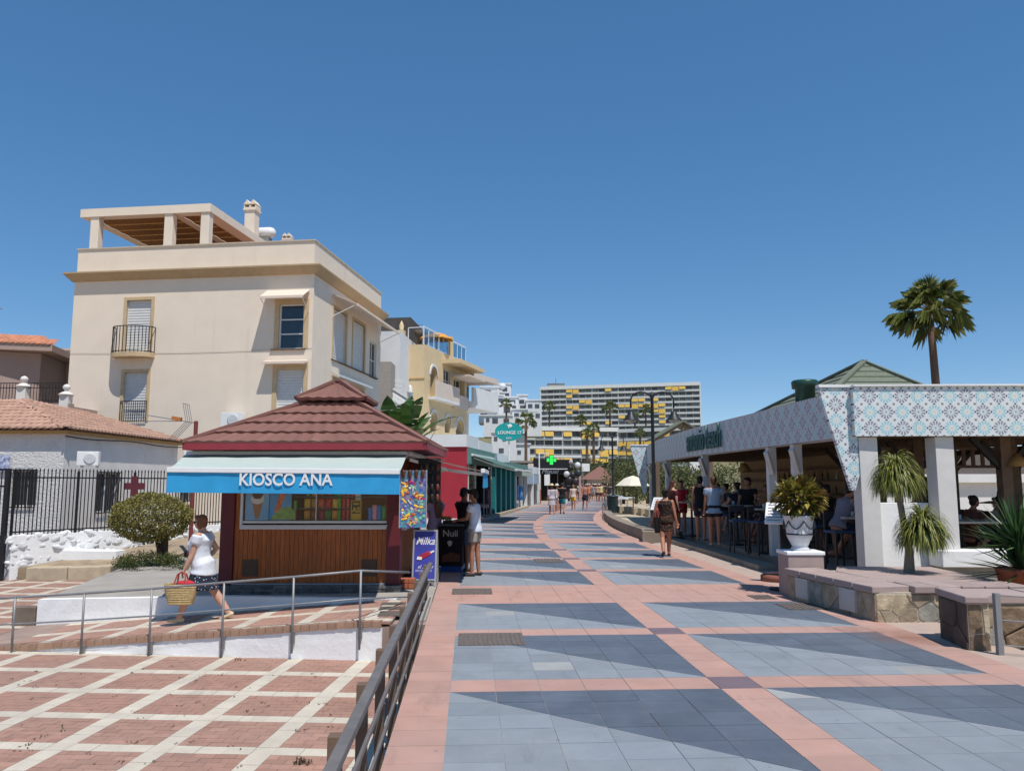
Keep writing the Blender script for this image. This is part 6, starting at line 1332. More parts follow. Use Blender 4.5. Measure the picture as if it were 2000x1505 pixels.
# ================= PALM =================
def palm_fan(label, loc, h, r, nl, seed, lean=0., name='fan_palm', group=None, seg=16, tr=.16):
    rr = random.Random(seed); t = thing(name, label, 'palm', loc, 0, group)
    MB().tube([(lean * (k / 6) ** 2 * h, 0, h * k / 6) for k in range(7)], [tr * (1.25 - .45 * k / 6) for k in range(7)], 9).build('trunk', mat('palm_trunk', '6b5646', .9, .25, 14, .8, 30), t, True)
    mb = MB(); top = Vector((lean * h, 0, h)); pt = MB()
    for i in range(nl):
        a_ = i * 2.399 + rr.uniform(-.2, .2); el = 1.5 - 2.0 * (i / nl) ** .9 + rr.uniform(-.15, .15); d = Vector((math.cos(a_) * math.cos(el), math.sin(a_) * math.cos(el), math.sin(el))); pl_ = r * rr.uniform(.5, .66); hub = top + d * pl_ + Vector((0, 0, -.08 * r)); pt.tube([top, top + d * pl_ * .5 + Vector((0, 0, .0)), hub], .015 * r + .005, 4)
        sd = d.cross(Vector((0, 0, 1))); sd = sd.normalized() if sd.length > .05 else Vector((1, 0, 0)); up = sd.cross(d)
        for k in range(seg):
            b_ = (k / (seg - 1) - .5) * 2.9; dd = (d * math.cos(b_) + sd * math.sin(b_)).normalized(); L = r * .5 * (1 - .25 * abs(b_) / 1.8) * rr.uniform(.85, 1.1); m_ = hub + dd * L * .6 + up * .05 * r; e_ = hub + dd * L + Vector((0, 0, -(.05 + .3 * i / nl) * r * rr.uniform(.4, 1.3))); w = .30 * r / seg; ws = dd.cross(up).normalized() * w
            mb.add([hub, m_ + ws, e_, m_ - ws], [(0, 1, 2), (0, 2, 3)])
    mb.build('crown', leafmat('palm_leaf', ['46552a', '627038', '7d8648', '95955a', '50622f', 'aaa36c'], .4), t); pt.build('leaf_stalks', mat('stalk', '8a8352', .6), t); return t
p = W(1823, 748, Y=33.); T = W(1826, 607, Y=33.); palm_fan('tall fan palm standing behind the restaurant roof', (p.x + .15, 33., -.5), T.z + .5, 1.6, 34, 12, -.012, seg=26, tr=.17)
# ================= LAMPS, BIN, PARASOL, LOW WALL =================
M_lamp = mat('dark_lamp_iron', '23272a', .45, .1, 5)
def lamp(label, loc, h, rz=0):
    t = thing('street_lamp', label, 'street lamp', loc, rz, 'double bell street lamps'); MB().lathe([(.16, 0), (.16, .1), (.12, .14), (.11, .8), (.14, .85), (.08, .95), (.06, 1.1), (.055, h - .2), (.07, h - .15), (.03, h)], n=14).build('column', M_lamp, t, True)
    for s_ in (-1, 1):
        pts_ = [(0, 0, h - .55)] + [(s_ * (.36 - .36 * math.cos(math.pi * k / 8)), 0, h - .3 + .3 * math.sin(math.pi * k / 8)) for k in range(9)] + [(s_ * .72, 0, h - .55)]
        MB().tube(pts_[1:], .028, 7).build('arm', M_lamp, t, True)
        MB().lathe([(.04, .3), (.09, .28), (.12, .2), (.17, .1), (.26, .02), (.27, 0), (.24, 0), (.1, .12)][::-1], (s_ * .72, 0, h - .95), 16).build('bell_shade', M_lamp, t, True); MB().lathe([(.02, -.1), (.13, -.06), (.2, .01), (.2, .03)], (s_ * .72, 0, h - .96), 14).build('glass_bowl', mat('lamp_bowl', 'b9b9b0', .3), t, True)
    return t
p = W(1279, 1045, Y=26.6); lamp('nearer double bell street lamp at the restaurant corner', (p.x, 26.6, 0), W(1279, 765, Y=26.6).z)
p = W(1198, 1000, Y=52); lamp('farther double bell street lamp by the white parasol', (p.x, 52, 0), W(1198, 850, Y=52).z, rad(-8))
bn = W(1197, 1008, Y=43.); b_ = thing('litter_bin', 'dark green litter bin on the promenade edge', 'bin', (bn.x, 43., 0)); MB().lathe([(.26, .05), (.28, .3), (.3, 1.0), (.31, 1.02)], n=16).build('body', mat('bin_green', '26393a', .5), b_, True); MB().lathe([(.32, 0), (.32, .06), (.1, .12)], (0, 0, 1.02), 16).build('lid', MATS['bin_green'], b_, True); MB().lathe([(.1, 0), (.1, .06)], n=10).build('foot', M_lamp, b_)
kw_ = thing('kerb_wall', 'long low stone kerb wall curving along the promenade right side', 'wall')
for i in range(14):
    s0_, s1_ = 24.6 + 1.45 * i, 24.6 + 1.45 * (i + 1) - .012; q = [PR(s0_, 5.55 - .25 * min(1, max(0, (26 - s0_)))), PR(s1_, 5.55), PR(s1_, 5.95), PR(s0_, 5.95)]; MB().prism(q, -.05, .32).build('wall_block', M_step, kw_, bevel=.015)
tf = struct(MB().prism([PR(24.6, 5.95), PR(30, 5.95), PR(38, 5.95), PR(46, 5.95), PR(60, 5.5), (20, 66), (20, 37), (6.4, 37), (6.3, 30), (5.7, 27)], -.6, .2).build('beach_terrace', mat('sandy_terrace', 'b3a48d', .9, .15, 2, .3, 20)))
p = W(1237, 1000, Y=41.); parasol('cream beach parasol standing beyond the low wall', (p.x, 41., .2), .92, W(1237, 938, Y=41.).z - .2, mat('cream_canvas', 'd9d2bf', .8, .05, 4), 6, .5, .03)
def lounger(label, loc, rz):
    t = thing('beach_table', label, 'table', loc, rz); MB().lathe([(.04, 0), (.04, .7)], n=8).build('leg', M_pwhite, t); MB().lathe([(.45, .7), (.45, .74)], n=18).build('top', M_pwhite, t); MB().lathe([(.22, 0), (.2, .03)], n=14).build('foot', M_pwhite, t); return t
for i, (px, Y) in enumerate(((1213, 44), (1225, 47), (1205, 49))): p = W(px, 985, Y=Y); lounger(('white round table nearest the cream parasol', 'white round table right behind the parasol pole', 'white round table farthest along the low wall')[i], (p.x, Y, .2), 0)
# ================= FURNITURE IN THE RESTAURANT =================
def stool(label, loc, rz):
    t = thing('bar_stool', label, 'stool', loc, rz, 'bar stools in the restaurant'); m_ = mat('dark_stool', '2b2a2c', .5)
    for x in (-.17, .17):
        for y in (-.17, .17): MB().bar((x * 1.15, y * 1.15, 0), (x * .9, y * .9, .72), .035, .035).build('leg', m_, t)
    MB().box(-.2, .2, -.2, .2, .72, .77).build('seat', mat('blue_seat', '27405f', .6), t, bevel=.015)
    for a in ((-.19, .19, -.185, -.165), (-.19, .19, .165, .185)): MB().box(*a, .26, .29).build('rung', m_, t)
    MB().box(-.19, .19, .17, .2, .95, 1.1).build('backrest', m_, t)
    for x in (-.17, .17): MB().bar((x, .185, .75), (x, .19, 1.08), .03, .03).build('back_upright', m_, t)
    return t
def table(label, loc, h=1.05, w=.7, rz=0):
    t = thing('bar_table', label, 'table', loc, rz, 'tables in the restaurant'); MB().box(-w / 2, w / 2, -w / 2, w / 2, h - .04, h).build('top', mat('pale_table_top', 'a89f94', .5, .1, 4), t, bevel=.008); MB().tube([(0, 0, .02), (0, 0, h - .04)], .035, 8).build('leg', M_black, t); MB().lathe([(.24, 0), (.24, .02), (.05, .04)], n=16).build('foot', M_black, t); return t
stool('dark stool with blue seat under the man bent over his tablet', (W(1640, 1070, Y=15.0).x, 15.0, GF), rad(10))
for i, (px, Y, l) in enumerate(((1445, 19.2, 'left one of two dark bar stools behind the long step'), (1485, 18.6, 'right one of two dark bar stools behind the long step'), (1588, 16.8, 'dark bar stool half hidden behind the urn'), (1415, 22.5, 'dark bar stool behind the man in the blue shirt'))): stool(l, (W(px, 1060, Y=Y).x, Y, GF), rad(20 * i))
for px, Y, h, l in ((1672, 15.1, 1.02, 'small high table behind the white corner post'), (1500, 18.9, 1.05, 'high table right of the two bar stools'), (1440, 21.5, 1.05, 'high table behind the man in the blue shirt'), (1352, 25, 1.05, 'high table near the person in red'), (1880, 15.3, .95, 'wide table behind the white column with two diners')): table(l, (W(px, 1040, Y=Y).x, Y, GF), h, 1.5 if px == 1880 else .7)
# beach pavilion seen through the restaurant
bp = thing('beach_pavilion', 'white beach pavilion with low dark gable roof seen through the restaurant', 'pavilion', (22.5, 39., -.5)); MB().box(-5, 5, 0, 4, 0, 2.3).build('wall', M_wh, bp); MB().box(-5.3, 5.3, -.3, 4.3, 2.3, 2.7).build('fascia', M_wh, bp)
MB().add([(-4, -.2, 2.7), (4, -.2, 2.7), (0, -.2, 3.9), (-4, 4, 2.7), (4, 4, 2.7), (0, 4, 3.9)], [(0, 1, 2), (3, 5, 4), (0, 2, 5, 3), (1, 4, 5, 2)]).build('gable_roof', mat('dark_gable', '6b6460', .8), bp); MB().box(2.6, 3.6, -.34, -.31, 0, 2.2).build('orange_door', mat('orange_door', 'b5674a', .7), bp)
# bar shelves with bottles, pendant lamps
shf = [box('bar_shelf', M_beam, RS, 9.15, 9.4, 21.5, 32, z, z + .04) for z in (1.45, 1.85, 2.2)]
bme = MB().lathe([(.035, 0), (.037, .02), (.037, .16), (.014, .21), (.014, .27), (.017, .28)], n=8)
bts = [bme.mesh('bottle', mat('bottle_' + c, c, .2, .1, 10), True) for c in ('3f5a34', '6a4422', 'b9b9ae', '7a2f28', 'c0963c')]
for r, z in enumerate((1.49, 1.89)):
    for i in range(12): tag(place(bts[(i * 3 + r) % 5], 'bottle', None, (9.27, 21.8 + .55 * i + R_.uniform(-.1, .1), z)), '%s bottle, %s from the near end on the %s bar shelf' % (('green', 'brown', 'clear', 'red', 'amber')[(i * 3 + r) % 5], ('first', 'second', 'third', 'fourth', 'fifth', 'sixth', 'seventh', 'eighth', 'ninth', 'tenth', 'eleventh', 'twelfth')[i], ('lower', 'middle')[r]), 'bottle', 'bottles on the bar shelves')
for i, (x, y) in enumerate(((7.2, 16.4), (7.0, 19.6), (6.8, 23.4), (9.6, 15.2))):
    t = thing('pendant_lamp', ('pendant lamp behind the corner post', 'pendant lamp above the two bar stools', 'pendant lamp by the bar counter', 'pendant lamp above the right table')[i], 'lamp', (x, y, ZS_ + .1), 0, 'pendant lamps in the restaurant'); MB().tube([(0, 0, 0), (0, 0, -.35)], .006, 5).build('cord', M_black, t); MB().lathe([(.03, -.35), (.12, -.45), (.2, -.6), (.19, -.6), (.1, -.46)], n=16).build('shade', mat('wicker_shade', '9a7a4c', .8, .2, 30), t, True)
for i, (px, Y) in enumerate(((1672, 15.1), (1500, 18.9), (1440, 21.5), (1880, 15.3))):
    c = W(px, 1040, Y=Y); h = (1.02, 1.05, 1.05, .95)[i]; q = MB().lathe([(.03, 0), (.033, .1), (.028, .1), (.025, .01)], n=10).build('drinking_glass', mat('tumbler', 'b9c4c4', .1), None, True); q.location = (c.x - .12, Y - .15, GF + h + .001); tag(q, ('glass on the small table behind the corner post', 'glass on the high table right of the bar stools', 'glass on the table behind the blue shirted man', 'glass on the wide right table')[i], 'glass')
# ================= HILL AND FAR BUILDINGS =================
def hz_(x, y):
    def sm(a, b, t): t = min(1, max(0, (t - a) / (b - a))); return t * t * (3 - 2 * t)
    k = 1 - sm(60, 150, x - (y - 200) * .22); return -.62 + (4.2 * sm(105, 190, y) + 17.5 * sm(250, 350, y)) * k
mb = MB(); xs = [-260 + 10 * i for i in range(53)]; yy = [95 + 9 * i for i in range(46)]
for y in yy:
    for x in xs: mb.v.append((x, y, hz_(x, y) + .5 * math.sin(x * .13) * math.sin(y * .11) * min(1, max(0, (y - 105) / 40)) - .02))
n = len(xs)
for j in range(len(yy) - 1):
    for i in range(n - 1): a = j * n + i; mb.f.append((a, a + 1, a + n + 1, a + n))
hill = struct(mb.build('hillside', mat('scrub_hill', '7b6f52', .95, .35, .25, .5, 3, col2='54583a'), None, True))
M_slab = mat('far_white_slab', 'e4e2dd', .8, .05, .5); M_dk = mat('far_dark_glass_hazed', '565b63', .25, .35, .6); M_yaw = mat('yellow_awning', 'd8b054', .8, .08, 2); M_part = mat('far_partition', 'a9a39a', .8)
M_gl2 = mat('far_grey_glass_hazed', '7a7f85', .3, .4, .7, rand=.35)  # dark and grey far glass are paler, distance haze put into their colour
def block(name, label, pL, YL_, pR, YR_, ytop, ybot, nf, ncol, yaw, dep=9., cap=1.2, railh=.95, m=M_slab):
    A, B = W(pL, ytop, Y=YL_), W(pR, ytop, Y=YR_); z1 = A.z; z0 = W(pL, ybot, Y=YL_).z; rz = math.atan2(B.y - A.y, B.x - A.x); L = math.hypot(B.x - A.x, B.y - A.y); fh = (z1 - cap - z0) / nf
    t = thing(name, label, 'building', (A.x, A.y, z0), rz); H_ = z1 - z0
    MB().box(0, L, 1.6, dep, -8, H_ - .01).build('core', M_part, t); MB().box(-.3, L + .3, -.2, dep + .2, H_ - cap, H_).build('roof_band', m, t); MB().box(-.25, 0, -.1, dep, -8, H_ - cap).build('end_wall', m, t); MB().box(L, L + .25, -.1, dep, -8, H_ - cap).build('end_wall', m, t)
    cw = L / ncol
    for f_ in range(nf):
        z = fh * f_; MB().box(0, L, 0, 1.6, z - .12, z + .12).build('floor_slab', m, t); MB().box(0, L, -.05, .08, z + .12, z + .12 + railh * .55).build('balcony_parapet', m, t); MB().box(0, L, -.02, .03, z + .12 + railh * .75, z + .12 + railh * .85).build('balcony_rail', m, t)
        for c in range(ncol):
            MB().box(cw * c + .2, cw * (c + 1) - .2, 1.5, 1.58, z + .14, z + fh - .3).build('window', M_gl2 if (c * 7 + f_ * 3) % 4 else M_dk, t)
            if (c, f_) in yaw or (c + .5, f_) in yaw:
                h_ = fh * (.55 if (c + f_) % 3 else .8); MB().add([(cw * c + .15, -.05, z + fh - .2), (cw * (c + 1) - .1, -.05, z + fh - .2), (cw * (c + 1) - .1, -.45, z + fh - .2 - h_), (cw * c + .15, -.45, z + fh - .2 - h_)], [(0, 1, 2, 3)]).build('sun_blind', M_yaw, t)
    for c in range(ncol + 1): MB().box(cw * c - .09, cw * c + .09, .1, 1.5, 0, H_ - cap).build('partition', M_part if c % 4 else m, t)
    return t
yaw = {(4, 7), (5, 7), (4, 6), (6, 5), (7, 5), (10, 7), (19, 7), (20, 7), (21, 7), (14, 6 - 1), (15, 5), (17, 5), (12, 4), (13, 4), (14, 4), (15, 4), (16, 4), (17, 4), (18, 4), (4, 4), (5, 4), (17, 3), (18, 3), (18, 2), (4, 3), (7, 1), (6, 1), (12, 2), (18, 1), (10, 1)}
block('hotel', 'long white slab hotel with dark balconies and yellow blinds on the hill', 1056, 392, 1366, 372, 755, 845, 8, 24, yaw, 14., 1.6)
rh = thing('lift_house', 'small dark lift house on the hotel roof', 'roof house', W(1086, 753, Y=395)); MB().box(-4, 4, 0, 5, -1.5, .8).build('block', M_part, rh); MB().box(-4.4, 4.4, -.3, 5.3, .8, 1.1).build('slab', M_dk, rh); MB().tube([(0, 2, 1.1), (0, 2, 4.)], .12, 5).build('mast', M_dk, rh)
yaw2 = {(1, 3), (2, 3), (4, 3), (6, 3), (10, 3), (11, 2), (12, 2), (14, 2), (1, 1), (6, 1), (8, 1), (9, 1), (10, 1), (13, 1), (0, 0), (4, 0), (7, 0), (12, 2), (13, 2), (15, 2), (8, 0), (16, 1), (3, 0)}
block('apartment_block', 'lower balcony apartment block with many yellow blinds below the hotel', 1027, 232, 1205, 238, 832, 910, 4, 10, {(c, f) for c, f in yaw2 if c < 10} | {(2, 1), (7, 3)}, 9., 1.2); block('apartment_wing', 'right wing of the balcony apartments behind the street lamp', 1207, 238, 1345, 226, 838, 912, 4, 8, {(0, 2), (1, 2), (2, 2), (0, 1), (1, 1), (3, 2), (4, 1), (5, 1), (5, 3), (2, 0), (6, 2)}, 9., 1.0)
# white village houses on the left slope
WV = thing('white_village', 'stepped white apartment houses with arches and small domes left of the hotel', 'building')
def vb(x0, y0, x1, y1, Y, wins=(), d=7.):
    a, b = W(x0, y1, Y=Y), W(x1, y0, Y=Y); o = MB().box(a.x, b.x, Y, Y + d, a.z - 1.5, b.z).build('block', M_wh, WV)
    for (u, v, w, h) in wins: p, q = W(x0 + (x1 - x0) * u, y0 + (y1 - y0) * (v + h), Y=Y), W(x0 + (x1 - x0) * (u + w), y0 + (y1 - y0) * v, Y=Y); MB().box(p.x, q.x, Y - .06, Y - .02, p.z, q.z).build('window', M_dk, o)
    MB().box(a.x - .15, b.x + .15, Y - .2, Y + d, b.z, b.z + .25).build('coping', M_wh, o); return o
vb(938, 756, 975, 772, 178, [(.1, .3, .8, .4)]); vb(935, 772, 985, 790, 174, [(.05, .3, .3, .5), (.55, .3, .4, .4)]); vb(962, 750, 998, 775, 182, [(.2, .25, .6, .3), (.2, .7, .7, .2)]); vb(935, 790, 1000, 812, 168, [(.05, .25, .2, .6), (.4, .3, .18, .4), (.75, .2, .2, .5)]); vb(985, 776, 1012, 800, 172, [(.2, .2, .6, .3), (.15, .65, .7, .25)]); vb(1010, 772, 1030, 800, 176, [(.2, .3, .5, .25), (.3, .7, .5, .2)]); vb(1028, 782, 1058, 838, 170, [(.1, .12, .3, .14), (.55, .12, .3, .14), (.15, .45, .28, .15), (.6, .45, .28, .15), (.3, .75, .4, .15)])
vb(945, 812, 1000, 838, 160, [(.08, .15, .12, .3), (.3, .15, .2, .4), (.7, .2, .2, .35)]); vb(1000, 800, 1030, 832, 164, [(.15, .2, .3, .2), (.6, .2, .25, .2), (.2, .6, .5, .2)]); vb(960, 845, 1008, 905, 120, [(.1, .12, .14, .14), (.45, .12, .14, .14), (.3, .5, .2, .15)]); vb(1000, 868, 1035, 905, 130, [(.3, .3, .2, .2)])
for px, py, r in ((981, 750, .8), (1024, 773, .7)): p = W(px, py + 3, Y=178); MB().ball((p.x, p.y + 1, p.z), (r, r, r * .9), 12, 8).build('dome', M_wh, WV, True)
for px, py in ((950, 779), (970, 762), (993, 785), (1040, 800)): p = W(px, py, Y=166); MB().box(p.x - 1.2, p.x + 1.2, 165.4, 166.6, p.z - .5, p.z).build('terrace_parapet', M_wh, WV)
# palms on the slope
for i, (px, cy, Y, r) in enumerate(((989, 788, 150, 1.7), (1027, 822, 112, 2.2), (1073, 793, 300, 3.6), (1191, 796, 300, 4.6), (1261, 800, 310, 4.), (1159, 836, 205, 2.6), (1146, 846, 200, 2.4), (1250, 846, 210, 2.4), (1134, 820, 290, 3.6), (1240, 815, 290, 3.2))):
    p = W(px, cy, Y=Y); zg = hz_(p.x, Y); lab = ('thin palm before the white village houses', 'dark palm right of the teal oval sign', 'palm before the left end of the hotel', 'tall palm before the middle of the hotel', 'palm before the hotel behind the near lamp', 'right one of two close palms before the apartment block', 'left one of two close palms before the apartment block', 'palm at the apartment wing behind the farther lamp', 'bushy palm below the hotel left of the middle', 'small palm below the hotel right of the middle')[i]
    palm_fan(lab, (p.x, Y, zg - .2), p.z - zg + .2, r * .74, 20, 40 + i, 0, 'hill_palm', 'palms on the hillside', 9, .22 if Y < 160 else .35)
# scrub on the slope (a mass nobody could count)
sc_ = MB()
for k in range(210):
    px = R_.uniform(1005, 1300); Y = R_.uniform(104, 228); x = (px - 1000) / F * Y; z = hz_(x, Y); r = R_.uniform(.8, 2.4) * (1 if Y < 160 else 1.3); leaf_cloud(sc_, (x, Y, z + r * .4), (r * 1.3, r, r * .8), 70, .55 * r / 1.5, .3 * r / 1.5, .3)
for k in range(110):
    px = R_.uniform(960, 1360); Y = R_.uniform(250, 360); x = (px - 1000) / F * Y; z = hz_(x, Y); r = R_.uniform(1.5, 3.6); leaf_cloud(sc_, (x, Y, z + r * .3), (r * 1.5, r, r * .8), 60, 1.2, .6, .3)
sco = stuff(sc_.build('hillside_shrubs', leafmat('scrub_leaf', ['3a4426', '4d5530', '5f6238', '2f3a22', '6b6740', '45522c']))); sco['label'] = 'dense green scrub covering the slope below the far buildings'
# trees beyond the parasol and behind the restaurant
def leafy(label, px, ytop, Y, r, seed, n=1500, cols=None, L=.3, w=.13):
    p = W(px, ytop, Y=Y); t = thing('leafy_tree', label, 'tree', (p.x, Y, -.6), 0, 'trees beyond the promenade'); h = p.z + .6; tk = MB(); tk.tube([(0, 0, 0), (.1, 0, h * .4), (.05, .1, h * .75)], [.18, .12, .06], 7)
    for k in range(6): a_ = k * 1.05; tk.tube([(.08, 0, h * .35), (r * .4 * math.cos(a_), r * .4 * math.sin(a_), h * .55), (r * .8 * math.cos(a_), r * .8 * math.sin(a_), h * .7)], [.07, .04, .015], 5)
    tk.build('trunk', M_bark, t); mb = MB(); rr = random.Random(seed)
    for k in range(9): a_ = rr.uniform(0, 6.28); q = rr.uniform(.2, .75) * r; leaf_cloud(mb, (q * math.cos(a_), q * math.sin(a_), h * rr.uniform(.35, .78)), (r * .5, r * .5, h * .22), n // 9, L, w, .25)
    mb.build('crown', leafmat('grey_green_leaf', ['3d4a28', '566238', '6f7548', '2e3a20', '858454', '4a5630']), t); return t
for i, (px, yt, Y, r) in enumerate(((1216, 888, 78, 2.0), (1240, 880, 72, 2.2), (1262, 872, 66, 2.0), (1300, 880, 60, 2.6), (1345, 893, 56, 2.4), (1400, 900, 52, 2.2), (1180, 905, 100, 2.4))):
    leafy(('tree right behind the farther street lamp', 'tree directly above the cream parasol', 'tree beside the far pointed tile fin', 'tree seen through the farthest restaurant bay', 'tree seen behind the person in red', 'tree behind the middle restaurant bay', 'low tree beside the distant brown roofed kiosk')[i], px, yt, Y, r, i)
# distant kiosk and shops further along
p = W(1172, 968, Y=92); dk = thing('distant_kiosk', 'distant kiosk with brown hip roof and pale awnings', 'kiosk', (p.x, 92, 0)); zt_ = W(1172, 936, Y=92).z; za = W(1172, 913, Y=92).z
MB().box(-1.6, 1.6, -1.2, 1.2, 0, zt_).build('wall', M_pale, dk); MB().add([(-2.3, -2, zt_), (2.3, -2, zt_), (2.3, 2, zt_), (-2.3, 2, zt_), (0, 0, za + .2)], [(0, 1, 4), (1, 2, 4), (2, 3, 4), (3, 0, 4)]).build('roof', M_roof, dk); MB().box(-2.4, 2.4, -3.2, -2.05, zt_ - .6, zt_ - .45).build('awning', M_awn, dk); MB().box(-1.2, 1.2, -1.25, -1.21, .9, zt_ - .5).build('hatch', M_int, dk)
S6 = sh('awning_shop', 'far shop with a pale awning past the dark shop', yE + 17); box('wall', M_pale, S6, -6, -.2, 0, 14, 0, 3.2); box('dark_opening', M_int, S6, -.19, -.1, .5, 13, 0, 2.4)
aws = bpy.data.objects.new('shop_awning', None); COL.objects.link(aws); aws.parent = S6; awning(aws, (-.1, 13, 2.9), (-.1, .3, 2.9), (2.2, .3, 2.2), (2.2, 13, 2.2), M_awn, M_awn, .0)
S6g = box('gable_end', M_int, S6, -4, -.25, -.08, -.01, 0, 2.6)
sq = thing('square_sign', 'small white square sign on a pole past the round ornaments', 'sign', W(1139, 985, Y=88)); sq.location.z = 0; zz = W(1139, 912, Y=88).z; MB().tube([(0, 0, 0), (0, 0, zz)], .06, 6).build('pole', M_galv, sq); MB().box(-.1, .75, -.05, .0, zz - .45, zz + .4).build('panel', M_pwhite, sq)
gp = thing('gable_pergola', 'timber gable roof rising behind the restaurant fascia', 'pergola', (W(1328, 830, Y=46).x, 46, 0)); za = W(1328, 826, Y=46).z
for s_ in (-1, 1): MB().slab([(0, -1, za), (s_ * 1.7, -1, za - 1.0), (s_ * 1.7, 2, za - 1.0), (0, 2, za)], (0, 0, .1)).build('roof_plane', M_shing, gp); MB().bar((0, -.9, za - .05), (s_ * 1.6, -.9, za - 1.02), .1, .14).build('rafter', M_beam, gp); MB().box(s_ * 1.5 - .1, s_ * 1.5 + .1, -.9, -.7, -.5, za - 1.0).build('post', M_beam, gp)
MB().bar((-1.5, -.85, za - .95), (1.5, -.85, za - .95), .1, .12).build('tie_beam', M_beam, gp); MB().bar((0, -.85, za - .95), (0, -.85, za - .1), .08, .08).build('king_post', M_beam, gp)
# low hedge and bed wall on the beach terrace
hd = MB()
for k in range(44): x = 9 + .42 * k * .5 + R_.uniform(-.1, .1); leaf_cloud(hd, (x, 50 + R_.uniform(-.3, .3), .6), (.7, .5, .55), 110, .16, .07, .3)
hdo = thing('clipped_hedge', 'low green hedge behind the white tables on the beach terrace', 'hedge'); hd.build('foliage', MATS['grey_green_leaf'], hdo)
bw2 = thing('bed_wall', 'low sandy bed wall below the cream parasol', 'wall'); 
for i in range(6): a = W(1195 + 14 * i, 993 - 0 * i, Y=44 - 1.2 * i); MB().box(a.x, a.x + .34, a.y - .2, a.y + .9, .18, .55).build('block', M_kerb, bw2, bevel=.02)
# ================= PEOPLE =================
SK = {'tan': mat('skin_tan', 'a87258', .55, .08, 20), 'fair': mat('skin_fair', 'c4967e', .55, .08, 20), 'deep': mat('skin_deep', '7d5240', .55, .08, 20)}
def remesh(mb, name, m, parent, vox, smooth=4):
    o = bpy.data.objects.new(name + '_tmp', mb.mesh(name, m)); r = o.modifiers.new('r', 'REMESH'); r.mode = 'VOXEL'; r.voxel_size = vox; r.use_smooth_shade = True
    if smooth: s = o.modifiers.new('s', 'SMOOTH'); s.iterations = smooth; s.factor = .5
    me = evalmesh(o); me.name = name
    me.polygons.foreach_set('use_smooth', [True] * len(me.polygons)); return place(me, name, parent)
def cloth(c, pat=None):
    if pat:
        nm = 'cloth_' + c + pat
        if nm not in MATS:
            m, nt, b = base(nm); v = nt.nodes.new('ShaderNodeTexVoronoi'); v.inputs['Scale'].default_value = 26; nt.links.new(coord(nt), v.inputs['Vector']); nt.links.new(mixc(nt, X(nt, v.outputs['Distance']).lt(.24), c, pat), b.inputs['Base Color']); b.inputs['Roughness'].default_value = .9; MATS[nm] = m
        return MATS[nm]
    return mat('cloth_' + c, c, .9, .10, 7, .5, 18, bdist=.012)
